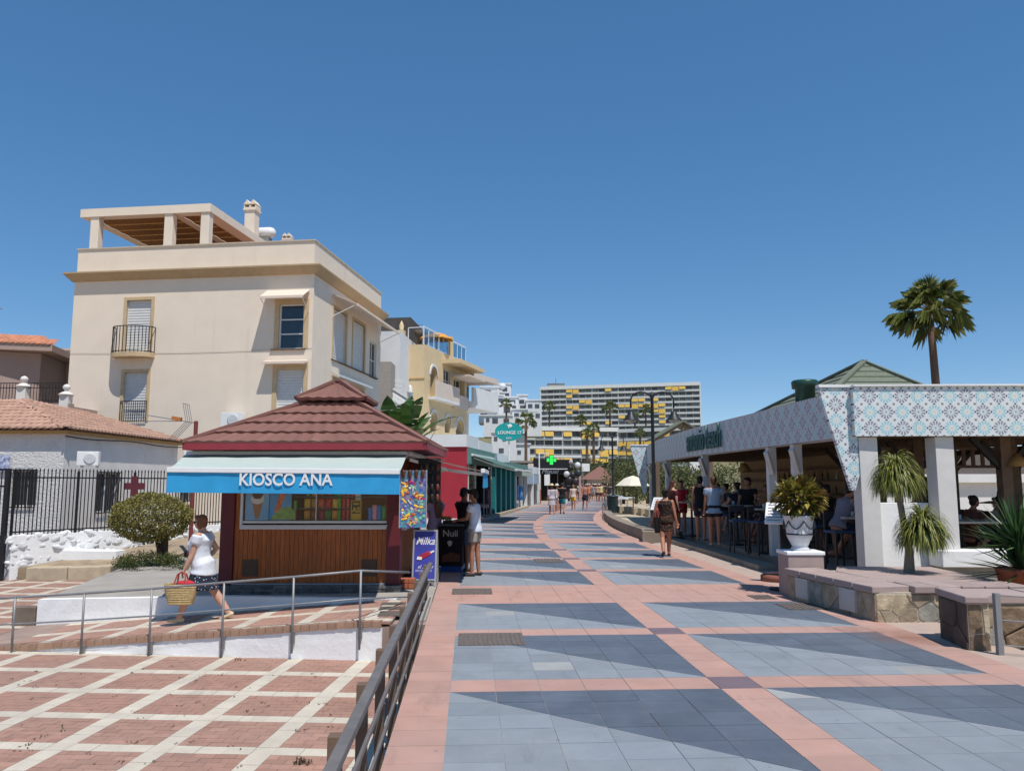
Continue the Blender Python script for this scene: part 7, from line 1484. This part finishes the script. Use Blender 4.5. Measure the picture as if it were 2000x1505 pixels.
def person(label, loc, rz, h=1.7, legL=(0, 0), legR=(0, 0), armL=(.05, .12, .15), armR=(.05, .12, .15), lean=0., seat=None, turn=0., nod=0., top=None, sleeve=.45, topz=.88, bottom=None, blen=.5, skirt=None, sk_z=.5, hair='short', hcol='2a1d16', skin='tan', shoes=None, fat=1., detail=1, pat=None, bpat=None, group=None, hat=None, glasses=False, strap=False, bust=0.):
    """a figure facing local +Y; legs (swing, knee bend), arms (swing, out, elbow bend[, in])"""
    t = thing('person', label, 'person', loc, rz, group); S = h / 1.7; sin, cos = math.sin, math.cos; vox = (.011, .016, .026)[2 - detail] if detail < 3 else .011
    HP = .90
    def T(p):
        p = Vector(p); dz, dy = p.z - .95, p.y; return Vector((p.x, dy * cos(lean) + dz * sin(lean), .95 + dz * cos(lean) - dy * sin(lean))) if p.z > .8 else p
    ank = []; legs = []
    for sx, (a, b) in ((-1, legL), (1, legR)):
        hip = Vector((sx * .088, 0, HP)); kn = hip + Vector((sx * .01, sin(a), -cos(a))) * .43; an = kn + Vector((0, sin(a - b), -cos(a - b))) * .41; legs.append((hip, kn, an, a - b)); ank.append(an.z)
    off = -(min(ank) - .075) if seat is None else (seat - loc[2]) / S + .07 - HP
    up = Vector((0, 0, off)); fa = fat; body = MB(); f2 = 1 + (fat - 1) * .6
    def Q(p): return (Vector(p) + up) * S
    def lf(mb, pts, rx, ry=None, side=(1, 0, 0), n=10, cs=1.): mb.loft([Q(p) for p in pts], [r * S for r in rx], [r * S for r in (ry or rx)], side, n, cs)
    tz = [(.86, .15, .105), (.93, .162, .118), (1.02, .14, .105), (1.12, .138, .102), (1.24, .155, .112), (1.34, .165, .108), (1.41, .14, .08), (1.455, .06, .055)]
    tor = [(T((0, .0 + (.03 * (fa - 1) * 4 if .95 < z < 1.3 else 0), z)), rx * (fa if z < 1.38 else f2), ry * (fa if z < 1.38 else 1)) for z, rx, ry in tz]
    lf(body, [p for p, _, _ in tor], [r for _, r, _ in tor], [r for _, _, r in tor], n=16)
    if bust: 
        for sx in (-1, 1): body.ball(Q(T((sx * .07, .085 * fa, 1.25))), [.075 * S * bust] * 3, 8, 6)
    hc = T((0, .015, 1.59)); lf(body, [T((0, -.01, 1.42)), T((0, .005, 1.53))], [.056 * f2, .05 * f2])
    RM = Matrix.Rotation(turn, 3, 'Z') @ Matrix.Rotation(-nod - lean * .5, 3, 'X')
    def Hd(v): return hc + RM @ Vector(v)
    def hball(mb, c, r, n=14, m=10):
        k = MB().ball((0, 0, 0), r, n, m); mb.add([Q(Hd(Vector(v) + Vector(c))) for v in k.v], k.f)
    hball(body, (0, -.008, .02), (.074, .09, .093)); hball(body, (0, .022, -.045), (.056, .064, .062)); hball(body, (0, .09, -.012), (.014, .02, .022), 8, 6)
    for sx in (-1, 1): hball(body, (sx * .076, -.005, -.008), (.012, .02, .03), 7, 5)
    for (hip, kn, an, sa), sx in zip(legs, (-1, 1)):
        lf(body, [hip + Vector((0, 0, .03)), hip.lerp(kn, .35), kn, kn.lerp(an, .3), an], [.088 * f2, .08 * f2, .054 * f2, .056 * f2, .036 * f2]); fp = 0 if seat is None else 0
        fd_ = Vector((sx * .12, cos(sa * .6), sin(sa * .6) * (1 if sa < 0 else .3))).normalized(); foot = [an + Vector((0, 0, -.03)) - fd_ * .05, an + Vector((0, 0, -.04)) + fd_ * .06, an + Vector((0, 0, -.052)) + fd_ * .16]; lf(body, foot, [.034, .04, .03], [.032, .028, .016])
        if shoes:
            sm_ = MB(); lf(sm_, [p + Vector((0, 0, -.004)) for p in foot], [.041, .048, .038], [.036, .032, .022]); sm_.build('shoe', mat('shoe_' + shoes, shoes, .7), t, True)
    arms = []
    for sx, A in ((-1, armL), (1, armR)):
        sw, ab, el = A[:3]; inn = A[3] if len(A) > 3 else 0; sh_ = T((sx * (.172 + .05 * (f2 - 1)), -.005, 1.385)); sw2 = sw + lean * 0; ua = Vector((sx * sin(ab), sin(sw2) * cos(ab), -cos(sw2) * cos(ab))); e_ = sh_ + ua * .285; fa_ = Vector((sx * (sin(ab) - inn), sin(sw2 + el), -cos(sw2 + el))).normalized(); w_ = e_ + fa_ * .245; arms.append((sh_, e_, w_, fa_))
        lf(body, [sh_, sh_.lerp(e_, .4), e_, e_.lerp(w_, .3), w_], [.052 * f2, .048 * f2, .038 * f2, .038 * f2, .026 * f2])
        s_ = Vector((1, 0, 0)) if abs(fa_.x) < .7 else Vector((0, 1, 0)); nrm_ = fa_.cross(s_).normalized(); s_ = nrm_.cross(fa_).normalized(); pe = w_ + fa_ * .085
        lf(body, [w_, w_ + fa_ * .045, pe], [.016, .02, .017], [.026, .038, .036], side=nrm_)
        if detail >= 2:
            for k in range(4):
                b0 = pe + s_ * (-.027 + .018 * k); L_ = (.06, .07, .066, .05)[k]; m_ = b0 + fa_ * L_ * .55 + nrm_ * .012; lf(body, [b0 - fa_ * .01, m_, m_ + fa_ * L_ * .35 + nrm_ * .025], [.0095, .009, .008], n=7)
            b0 = w_ + fa_ * .03 + s_ * .03; lf(body, [b0, b0 + s_ * .025 + fa_ * .03, b0 + s_ * .03 + fa_ * .06 + nrm_ * .01], [.012, .0105, .009], n=7)
    bo = remesh(body, 'body', SK[skin], t, vox * S, 3) if detail else body.build('body', SK[skin], t, True)
    def cl(mb, name, m): return remesh(mb, name, m, t, (vox * 1.25) * S, 5) if detail else mb.build(name, m, t, True)
    g = .016
    if top:
        mb = MB(); rows = [(p, rx + g, ry + g) for (p, rx, ry), (z, _, _) in zip(tor, tz) if z >= topz - .03 and z < 1.43]
        if topz < .86: rows = [(T((0, 0, topz)), tor[0][1] + g * 1.6, tor[0][2] + g * 1.6)] + rows
        lf(mb, [r[0] for r in rows], [r[1] + (.03 if i == 0 else .012 if i == 1 else 0) for i, r in enumerate(rows)], [r[2] + (.035 if i == 0 else .016 if i == 1 else 0) for i, r in enumerate(rows)], n=18, cs=.12)
        if bust:
            for sx in (-1, 1): mb.ball(Q(T((sx * .07, .087 * fa, 1.245))), [.088 * S * bust] * 3, 9, 7)
        if not strap:
            for (sh_, e_, w_, fa_) in arms:
                pts = [sh_ + Vector((0, 0, .004)), sh_.lerp(e_, min(1, sleeve))] if sleeve <= 1 else [sh_, e_, e_.lerp(w_, sleeve - 1)]; lf(mb, pts, [.076 * f2, .07 * f2, .05][:len(pts)], cs=.2)
        cl(mb, 'top', cloth(top, pat))
    if strap:
        mb = MB()
        for sx in (-1, 1): mb.tube([Q(T((sx * .09, -.115, 1.25))), Q(T((sx * .08, -.085, 1.4))), Q(T((sx * .075, -.0, 1.455))), Q(T((sx * .08, .1, 1.32)))], .009, 5)
        mb.build('strap', cloth(top, None), t)
    if bottom:
        mb = MB(); lf(mb, [T((0, 0, .99)), T((0, 0, .93)), T((0, 0, .86))], [tor[1][1] + .006, tor[1][1] + .018, tor[0][1] + .022], [tor[1][2] + .006, tor[1][2] + .02, tor[0][2] + .02], n=16, cs=.2)
        for hip, kn, an, sa in legs:
            pts = [hip + Vector((0, 0, .02)), hip.lerp(kn, min(1, blen))] if blen <= 1 else [hip, kn, kn.lerp(an, blen - 1)]; lf(mb, pts, [.106 * f2, .1 * f2, .07 * f2][:len(pts)], cs=.15)
        cl(mb, 'shorts' if blen <= 1 else 'trousers', cloth(bottom, bpat))
    if skirt:
        mb = MB(); k1, k2 = legs[0], legs[1]; mid = lambda z: Vector((0, (k1[0].lerp(k1[1], (HP - z) / .43).y + k2[0].lerp(k2[1], (HP - z) / .43).y) / 2, z)); spr = lambda z: abs(k1[0].lerp(k1[1], (HP - z) / .43).y - k2[0].lerp(k2[1], (HP - z) / .43).y) / 2
        zs = [.98, .9, .8, .68, sk_z]; lf(mb, [T((0, 0, .98))] + [mid(z) for z in zs[1:]], [tor[2][1] - .012] + [tor[1][1] - .004 + .02 * i for i in range(4)], [tor[2][2] - .012] + [tor[0][2] + .002 + spr(z) * .8 for z in zs[1:]], n=20, cs=.1); cl(mb, 'skirt', cloth(skirt, bpat))
    hm = mat('hair_' + hcol, hcol, .6, .3, 30, .6, 60)
    if hair:
        mb = MB(); hball(mb, (0, -.026, .036), (.086, .092, .094)); hball(mb, (0, -.05, -.02), (.074, .06, .075)); 
        if hair in ('short', 'curly'): hball(mb, (0, .045, .085), (.066, .05, .036))
        if hair == 'curly':
            for k in range(14): a_ = k * .9; hball(mb, (.06 * cos(a_), -.02 + .06 * sin(a_), .085 + .012 * sin(k * 2.)), (.034, .034, .03), 7, 5)
        if hair == 'bob':
            for sx in (-1, 1): hball(mb, (sx * .062, -.012, -.03), (.032, .05, .075))
            hball(mb, (0, .05, .088), (.062, .045, .034))
        if hair == 'bun': hball(mb, (0, -.1, .07), (.05, .05, .05))
        if hair == 'long': k_ = [Hd((0, -.06, .03)), Hd((0, -.1, -.1)), T((0, -.135, 1.38)), T((0, -.145, 1.2)), T((0, -.13, 1.1))]; lf(mb, k_, [.07, .085, .11, .09, .05], [.04, .04, .03, .025, .012], n=12)
        remesh(mb, 'hair', hm, t, .012 * S, 1) if detail else mb.build('hair', hm, t, True)
    if detail >= 2:
        mb = MB()
        for sx in (-1, 1): hball(mb, (sx * .03, .074, .008), (.011, .008, .008), 8, 5)
        mb.build('eyes', mat('eye_dark', '241a16', .2), t); mb = MB(); hball(mb, (0, .078, -.055), (.022, .008, .007), 8, 5); mb.build('mouth', mat('lip', '8f4a42', .5), t)
    if glasses:
        mb = MB()
        for sx in (-1, 1): hball(mb, (sx * .034, .084, .008), (.028, .01, .021), 10, 6); mb.tube([Q(Hd((sx * .06, .078, .012))), Q(Hd((sx * .08, .0, .012)))], .005, 5)
        mb.build('sunglasses', mat('sunglass', '1a0f12', .15), t)
    if hat:
        k = MB().lathe([(.19, 0), (.2, .006), (.1, .02), (.095, .09), (.06, .11), (.01, .115)], n=18); mb = MB().add([Q(Hd(Vector(v) + Vector((0, -.01, .06)))) for v in k.v], k.f); mb.build('hat', cloth(hat), t, True)
    return t, [Matrix.Translation(loc) @ Matrix.Rotation(rz, 4, 'Z') @ Q(a[2] + a[3] * .07) for a in arms]
def bag(label, loc, w, h, d, m, rz=0, handle=.18, name='bag', cat='bag'):
    t = thing(name, label, cat, (loc[0], loc[1], loc[2] - h - handle), rz); mb = MB(); n = 20
    for k, z in ((.72, 0), (.8, .03), (.95, h * .5), (1.05, h)):
        for i in range(n): a_ = 2 * math.pi * i / n; c, s = math.cos(a_), math.sin(a_); mb.v.append((w / 2 * k * math.copysign(abs(c) ** .6, c), d / 2 * k * math.copysign(abs(s) ** .6, s), z))
    for j in range(3):
        for i in range(n): a_, b_ = j * n + i, j * n + (i + 1) % n; mb.f.append((a_, b_, b_ + n, a_ + n))
    mb.f.append(tuple(range(n))[::-1]); mb.build('body', m, t, True)
    for s_ in (-1, 1): MB().tube([(-w * .2, s_ * d * .35, h * .9), (-w * .12, s_ * d * .12, h + handle * .8), (0, 0, h + handle), (w * .12, s_ * d * .12, h + handle * .8), (w * .2, s_ * d * .35, h * .9)], .012, 6).build('handle', mat('bag_handle', 'a04a3c', .7), t)
    return t
# woman with the straw basket on the ramp
yw = 12.15; xw_ = W(393, 1200, Y=yw).x
t, hd = person('woman in white top and dark skirt walking up the ramp with a basket', (xw_, yw, zramp(xw_) + .004), rad(90), 1.6, legL=(.42, .08), legR=(-.38, .25), armL=(.22, .05, .22), armR=(-.55, .28, 1.35, .5), lean=.10, top='d6d9df', sleeve=.42, topz=.79, skirt='1c2436', sk_z=.56, bpat='b9bfc9', hair='bob', hcol='7a4a2c', skin='fair', shoes='c9bb98', fat=1.38, detail=2, glasses=True, bust=1.15)
M_straw = mat('woven_straw', 'c2a878', .85, .25, 30, 1., 70); hb_ = hd[0]; bk_ = bag('straw basket with red cloth held by the woman on the ramp', (hb_.x, hb_.y - .03, hb_.z + .02), .46, .3, .2, M_straw, 0, .17, 'straw_basket', 'basket')
for z in range(9): n = 24; k = .76 + .3 * z / 9; MB().tube([(.46 / 2 * k * math.copysign(abs(math.cos(a_)) ** .6, math.cos(a_)), .1 * k * math.copysign(abs(math.sin(a_)) ** .6, math.sin(a_)), .02 + .3 * z / 9) for a_ in [2 * math.pi * i / n for i in range(n + 1)]], .009, 5).build('weave_row', M_straw, bk_)
MB().ball((.06, 0, .3), (.15, .07, .05), 10, 6).build('red_cloth', mat('red_towel', 'b8323c', .9), bk_, True)
# the three at the kiosk counter
p = W(927, 1124, z=0); person('boy in white t-shirt and beige shorts standing by the freezer', (p.x, p.y, .0), rad(72), 1.66, legL=(.06, .05), legR=(-.05, .02), armL=(.35, .1, 1.1, .5), armR=(.35, .1, 1.1, .5), lean=.04, nod=.35, top='ccd2dc', bottom='a79a8c', blen=.55, hair='curly', hcol='1f1612', skin='tan', shoes='3a3532', fat=.95, detail=2)
p = W(903, 1119, z=0); person('person in black shirt and grey shorts facing the boy in white', (p.x, p.y + .35, .0), rad(-40), 1.68, armL=(.45, .1, .9, .4), armR=(.4, .12, 1.0, .4), nod=.3, top='1b1a1c', bottom='4a5468', blen=.85, hair='short', hcol='1a120e', skin='deep', shoes='2a2624', detail=2)
p = W(843, 1120, z=0); person('woman with long light brown hair in lilac dress at the kiosk', (p.x, p.y + .55, .0), rad(40), 1.66, armL=(.5, .1, 1.0), armR=(.3, .1, .9), top='a890b0', sleeve=.5, skirt='a890b0', sk_z=.5, hair='long', hcol='6b4a34', skin='fair', detail=2)
# woman walking away and people at the restaurant front
p = W(1301, 1086, z=0); t, hd = person('woman seen from behind in black dress with orange print', (p.x, p.y, .0), rad(-6), 1.66, legL=(-.3, .35), legR=(.3, .05), armL=(.1, .3, .3), armR=(-.1, .2, .15), top='17130f', strap=True, pat='a3552e', skirt='17130f', sk_z=.66, bpat='a3552e', hair='bun', hcol='1f1510', skin='tan', shoes='3a302a', fat=1.14, detail=2)
bag('large black shoulder bag of the woman in the printed dress', (p.x - .2, p.y - .06, 1.18), .34, .38, .14, mat('black_bag', '151416', .6), rad(60), .22, 'shoulder_bag')
Y = 21.2; p = W(1397, 1060, Y=Y); person('man seen from behind in pale blue shirt and dark shorts', (p.x, Y, GF), rad(-12), 1.78, legL=(.05, .0), legR=(-.12, .02), armL=(.05, .12, .2), armR=(.3, .15, .9, .3), top='93a5b8', topz=.8, bottom='23222a', blen=.45, hair='short', hcol='5a3a26', skin='tan', shoes='b7a58c', fat=1.08, detail=2)
Y = 22.8; p = W(1370, 1050, Y=Y); person('dark haired man in black vest behind the white post', (p.x, Y, GF), rad(-30), 1.8, top='161416', strap=True, bottom='2a2a30', blen=.6, hair='short', hcol='1a1210', skin='tan', detail=1)
Y = 25.6; p = W(1332, 1040, Y=Y); person('person in red t-shirt facing the promenade', (p.x, Y, GF), rad(165), 1.68, armL=(.3, .1, 1.2, .4), armR=(.2, .12, .8, .3), top='b3222c', bottom='7a1f28', blen=.5, hair='short', hcol='1c1310', skin='tan', detail=1)
Y = 24.6; p = W(1316, 1040, Y=Y); person('woman with long auburn hair in dark red dress by the far post', (p.x, Y, GF), rad(-70), 1.68, top='4a1f22', skirt='4a1f22', sk_z=.5, hair='long', hcol='4a2418', skin='fair', detail=1)
# diners
Y = 15.05; p = W(1640, 1040, Y=Y); person('man in grey shirt sitting on a stool bent over his tablet', (p.x, Y, GF), rad(-75), 1.76, seat=.94, legL=(1.35, .75), legR=(1.2, .5), armL=(.75, .12, .75, .35), armR=(.75, .12, .75, .35), lean=.42, nod=.4, top='77747c', bottom='20283c', blen=.75, hair='short', hcol='1d1511', skin='tan', shoes='4a443e', detail=2)
tb_ = MB().box(-.13, .13, -.09, .09, 0, .012).build('tablet', mat('tablet_dark', '2c3036', .2), None, bevel=.004); tb_.location = (p.x + .5, Y + .02, 1.2); tb_.rotation_euler = (0, .2, 0); tag(tb_, 'dark tablet held above the small high table', 'tablet')
Y = 15.25; p = W(1703, 1040, Y=Y); person('person in brown top behind the corner post facing the tablet man', (p.x, Y, GF), rad(80), 1.7, seat=.94, legL=(1.3, .7), legR=(1.2, .6), armL=(.7, .12, .8, .3), armR=(.6, .1, .8, .3), lean=.3, nod=.3, top='5a4238', bottom='2a2a30', blen=.7, hair='short', hcol='1d1511', skin='tan', detail=1)
Y = 15.6; p = W(1960, 1000, Y=Y); person('boy in white shirt with glasses eating at the right table', (p.x, Y, GF), rad(80), 1.6, seat=.72, legL=(1.4, 1.2), legR=(1.4, 1.2), armL=(.6, .12, 1.7, .4), armR=(.6, .1, 1.5, .4), lean=.15, top='d3d3d3', bottom='2a3040', blen=.8, hair='short', hcol='3a2416', skin='fair', glasses=True, detail=2)
Y = 15.7; p = W(1893, 1000, Y=Y); person('diner at the left side of the right table', (p.x, Y, GF), rad(-80), 1.66, seat=.72, legL=(1.4, 1.2), legR=(1.4, 1.2), armL=(.6, .12, 1.1, .3), armR=(.6, .1, 1.2, .3), lean=.2, top='6a3f36', bottom='2a3040', blen=.8, hair='bun', hcol='2a1a12', skin='tan', detail=1)
Y = 18.4; p = W(1962, 1000, Y=Y); person('waiter dressed in black standing behind the right table', (p.x, Y, GF), rad(60), 1.78, armL=(.5, .15, 1.0, .2), armR=(.2, .1, .5), top='141316', sleeve=.9, bottom='1a1a1e', blen=1.9, hair='short', hcol='14100e', skin='deep', detail=1)
for i, (px, Y, seat, rz_, top, lab) in enumerate(((1618, 18.2, None, 20, '17161a', 'standing figure in black behind the croton bush'), (1600, 19.5, None, -60, '2a1f1d', 'standing figure in dark brown left of the one in black'), (1440, 22.6, .94, 30, '232a3e', 'seated figure in navy right of the blue shirted man'), (1462, 21.6, None, 160, '1f1c1e', 'tall figure in black between the two bar stools'), (1500, 20.2, .94, 120, '6a4a2c', 'seated diner in brown at the high table'), (1422, 25., .94, 120, '3a3a44', 'seated figure in grey deep inside the restaurant'), (1537, 19., .94, -60, '2b3346', 'seated figure in dark blue behind the white post'), (1815, 19., None, 10, '1d1a1c', 'figure in black behind the ponytail plant'), (1405, 26.5, None, 100, '514038', 'figure in brown by the bar counter'))):
    p = W(px, 1000, Y=Y); person(lab, (p.x, Y, GF), rad(rz_), 1.58 + .06 * ((i * 5) % 4), seat=seat, turn=(.6, -.5, .2, -.7)[i % 4], lean=(.05, .15, 0, .1)[i % 4], legL=(1.3, .8) if seat else (.1, .05), legR=(1.2, .7) if seat else (-.1, .05), armL=(.5, .12, .9, .2), armR=(.2, .14, .5), top=top, bottom='23242c', blen=.8, hair=('short', 'long', 'bun')[i % 3], hcol=('1a1310', '3a2418', '2a1a12')[i % 3], skin=('tan', 'deep', 'fair')[i % 3], detail=1)
# walkers on the promenade
G = 'people walking on the promenade'
def walker(px, py, lab, rz_, h=1.68, **k):
    p = W(px, py, z=0); return person(lab, (p.x, p.y, 0), rad(rz_), h, legL=(.25, .1), legR=(-.25, .25), armL=(-.2, .12, .25), armR=(.25, .12, .35), group=G, **k)
walker(1078, 1004, 'woman in loose pale robe and straw hat walking away', 5, 1.68, top='b9aeb4', sleeve=1.4, skirt='b5aab0', sk_z=.52, hair='bob', hcol='6b4a34', hat='d2bd92', fat=1.1)
walker(1098, 1003, 'man in black t-shirt and teal shorts walking away', -5, 1.76, top='161618', bottom='1f6a72', blen=.75, hair='short', hcol='2a2320', hat=None, shoes='3a3432', fat=1.1)
walker(1120, 996, 'woman in yellow shorts with pale top coming nearer', 175, 1.66, top='c9b9ae', sleeve=.3, bottom='d8ac2e', blen=.6, hair='bun', hcol='2a1a12')
walker(1143, 996, 'shirtless man in dark blue shorts coming nearer', 185, 1.76, bottom='262c42', blen=.7, hair='short', hcol='2a1a12', skin='tan')
walker(1088, 999, 'person in white hat half hidden behind the couple', 170, 1.66, top='cfcfd2', bottom='c9c9c9', hair='short', hat='d8d4c8')
fc = ['c9c9cb', 'b87a6a', '26262c', 'd0c4b0', '7a8aa0', 'b3423c', '3a5a7a', 'd8d8d8', '2f2f33']
protos = []
for i, (px, py, lab) in enumerate(((1132, 976, 'distant walker in white behind the shirtless man'), (1155, 974, 'distant walker in dusty pink near the far kiosk'), (1163, 971, 'distant walker in black left of the far kiosk'), (1171, 972, 'distant walker in cream before the far kiosk'), (1178, 974, 'distant walker in grey blue before the far kiosk hatch'), (1148, 969, 'distant walker in red far along the promenade'), (1187, 971, 'distant walker in blue right of the far kiosk'), (1194, 978, 'distant walker in white beside the farther lamp'), (1180, 967, 'farthest walker in black on the promenade'))):
    walker(px, py, lab, 175 if i % 2 else 5, 1.66 + .03 * (i % 3), top=fc[i], bottom=('2a3040', 'b9b2a4', '6a5a50')[i % 3], blen=.6, hair=('short', 'bob', 'long')[i % 3], hcol='2a1a12', detail=0)
for i, (px, py, lab) in enumerate(((1159, 977, 'distant walker in grey dress left of the far kiosk'), (1167, 979, 'distant walker in tan before the far kiosk'), (1174, 980, 'distant walker in pale yellow before the far kiosk'), (1184, 981, 'distant walker in dark green near the farther lamp'), (1150, 981, 'distant walker in coral behind the shirtless man'), (1139, 970, 'distant walker in violet far along the left side'), (1190, 984, 'distant walker in black cap near the litter bin'))):
    walker(px, py, lab, (5, 170, 190)[i % 3], 1.6 + .04 * (i % 4), top=('8a8a90', 'b59a7c', 'cfc08a', '2f4a3a', 'c47a66', '6a5a88', '2a2a2e')[i], bottom=('c0b8aa', '3a4458', '7a3a3a')[i % 3], blen=.6, hair=('bob', 'short', 'long')[i % 3], hcol='3a2418', detail=0)
p = W(1105, 990, z=0); bag('white carrier bag carried between the couple and the woman in yellow', (p.x, p.y, .72), .3, .36, .12, mat('white_carrier', 'cfcfd0', .5), .4, .15, 'carrier_bag')
bc = thing('parked_bicycle', 'bicycle leaning beside the dark green litter bin', 'bicycle', (W(1183, 1000, Y=45).x, 45, 0), rad(70))
for x in (-.5, .5):
    o = MB().tube([(x + .32 * math.cos(a_), 0, .33 + .32 * math.sin(a_)) for a_ in [2 * math.pi * i / 20 for i in range(21)]], .02, 6).build('wheel', M_black, bc, True)
    for k in range(8): a_ = math.pi * k / 4; MB().tube([(x, 0, .33), (x + .31 * math.cos(a_), 0, .33 + .31 * math.sin(a_))], .004, 4).build('spoke', M_galv, o)
for a_, b_ in (((-.5, 0, .33), (-.15, 0, .85)), ((-.15, 0, .85), (.05, 0, .3)), ((.05, 0, .3), (.38, 0, .85)), ((-.12, 0, .8), (.38, 0, .82)), ((.38, 0, .95), (.5, 0, .33)), ((-.5, 0, .33), (.05, 0, .3))): MB().tube([a_, b_], .018, 6).build('frame_tube', mat('bike_grey', '4a5a5c', .4), bc)
MB().ball((-.17, 0, .9), (.13, .06, .03), 10, 6).build('saddle', M_black, bc, True); MB().tube([(.33, -.25, 1.02), (.38, 0, .97), (.33, .25, 1.02)], .013, 6).build('handlebar', M_black, bc)
db_ = MB()
for k in range(70):
    q = W(R_.uniform(20, 700), R_.uniform(1295, 1500), z=-.5)
    for _ in range(R_.randrange(1, 5)): leaf(db_, q + Vector((R_.uniform(-.03, .03), R_.uniform(-.03, .03), .004)), (R_.uniform(-1, 1), R_.uniform(-1, 1), .15), (0, 0, 1), R_.uniform(.02, .045), .015)
for px, py, n in ((592, 1490, 40), (850, 1285, 30), (470, 1290, 12)):
    q = W(px, py, z=-.5)
    for _ in range(n): leaf(db_, q + Vector((R_.uniform(-.07, .07), R_.uniform(-.05, .05), .004)), (R_.uniform(-1, 1), R_.uniform(-1, 1), R_.uniform(.1, 1)), (0, 0, 1), R_.uniform(.03, .06), .015)
lt = stuff(db_.build('dry_leaf_litter', leafmat('dry_litter', ['4a3b28', '5c4a30', '3a3222', '6b5a3a']))); lt['label'] = 'dry leaves and twigs scattered over the brick plaza'
bpy.data.scenes.remove(WORK)
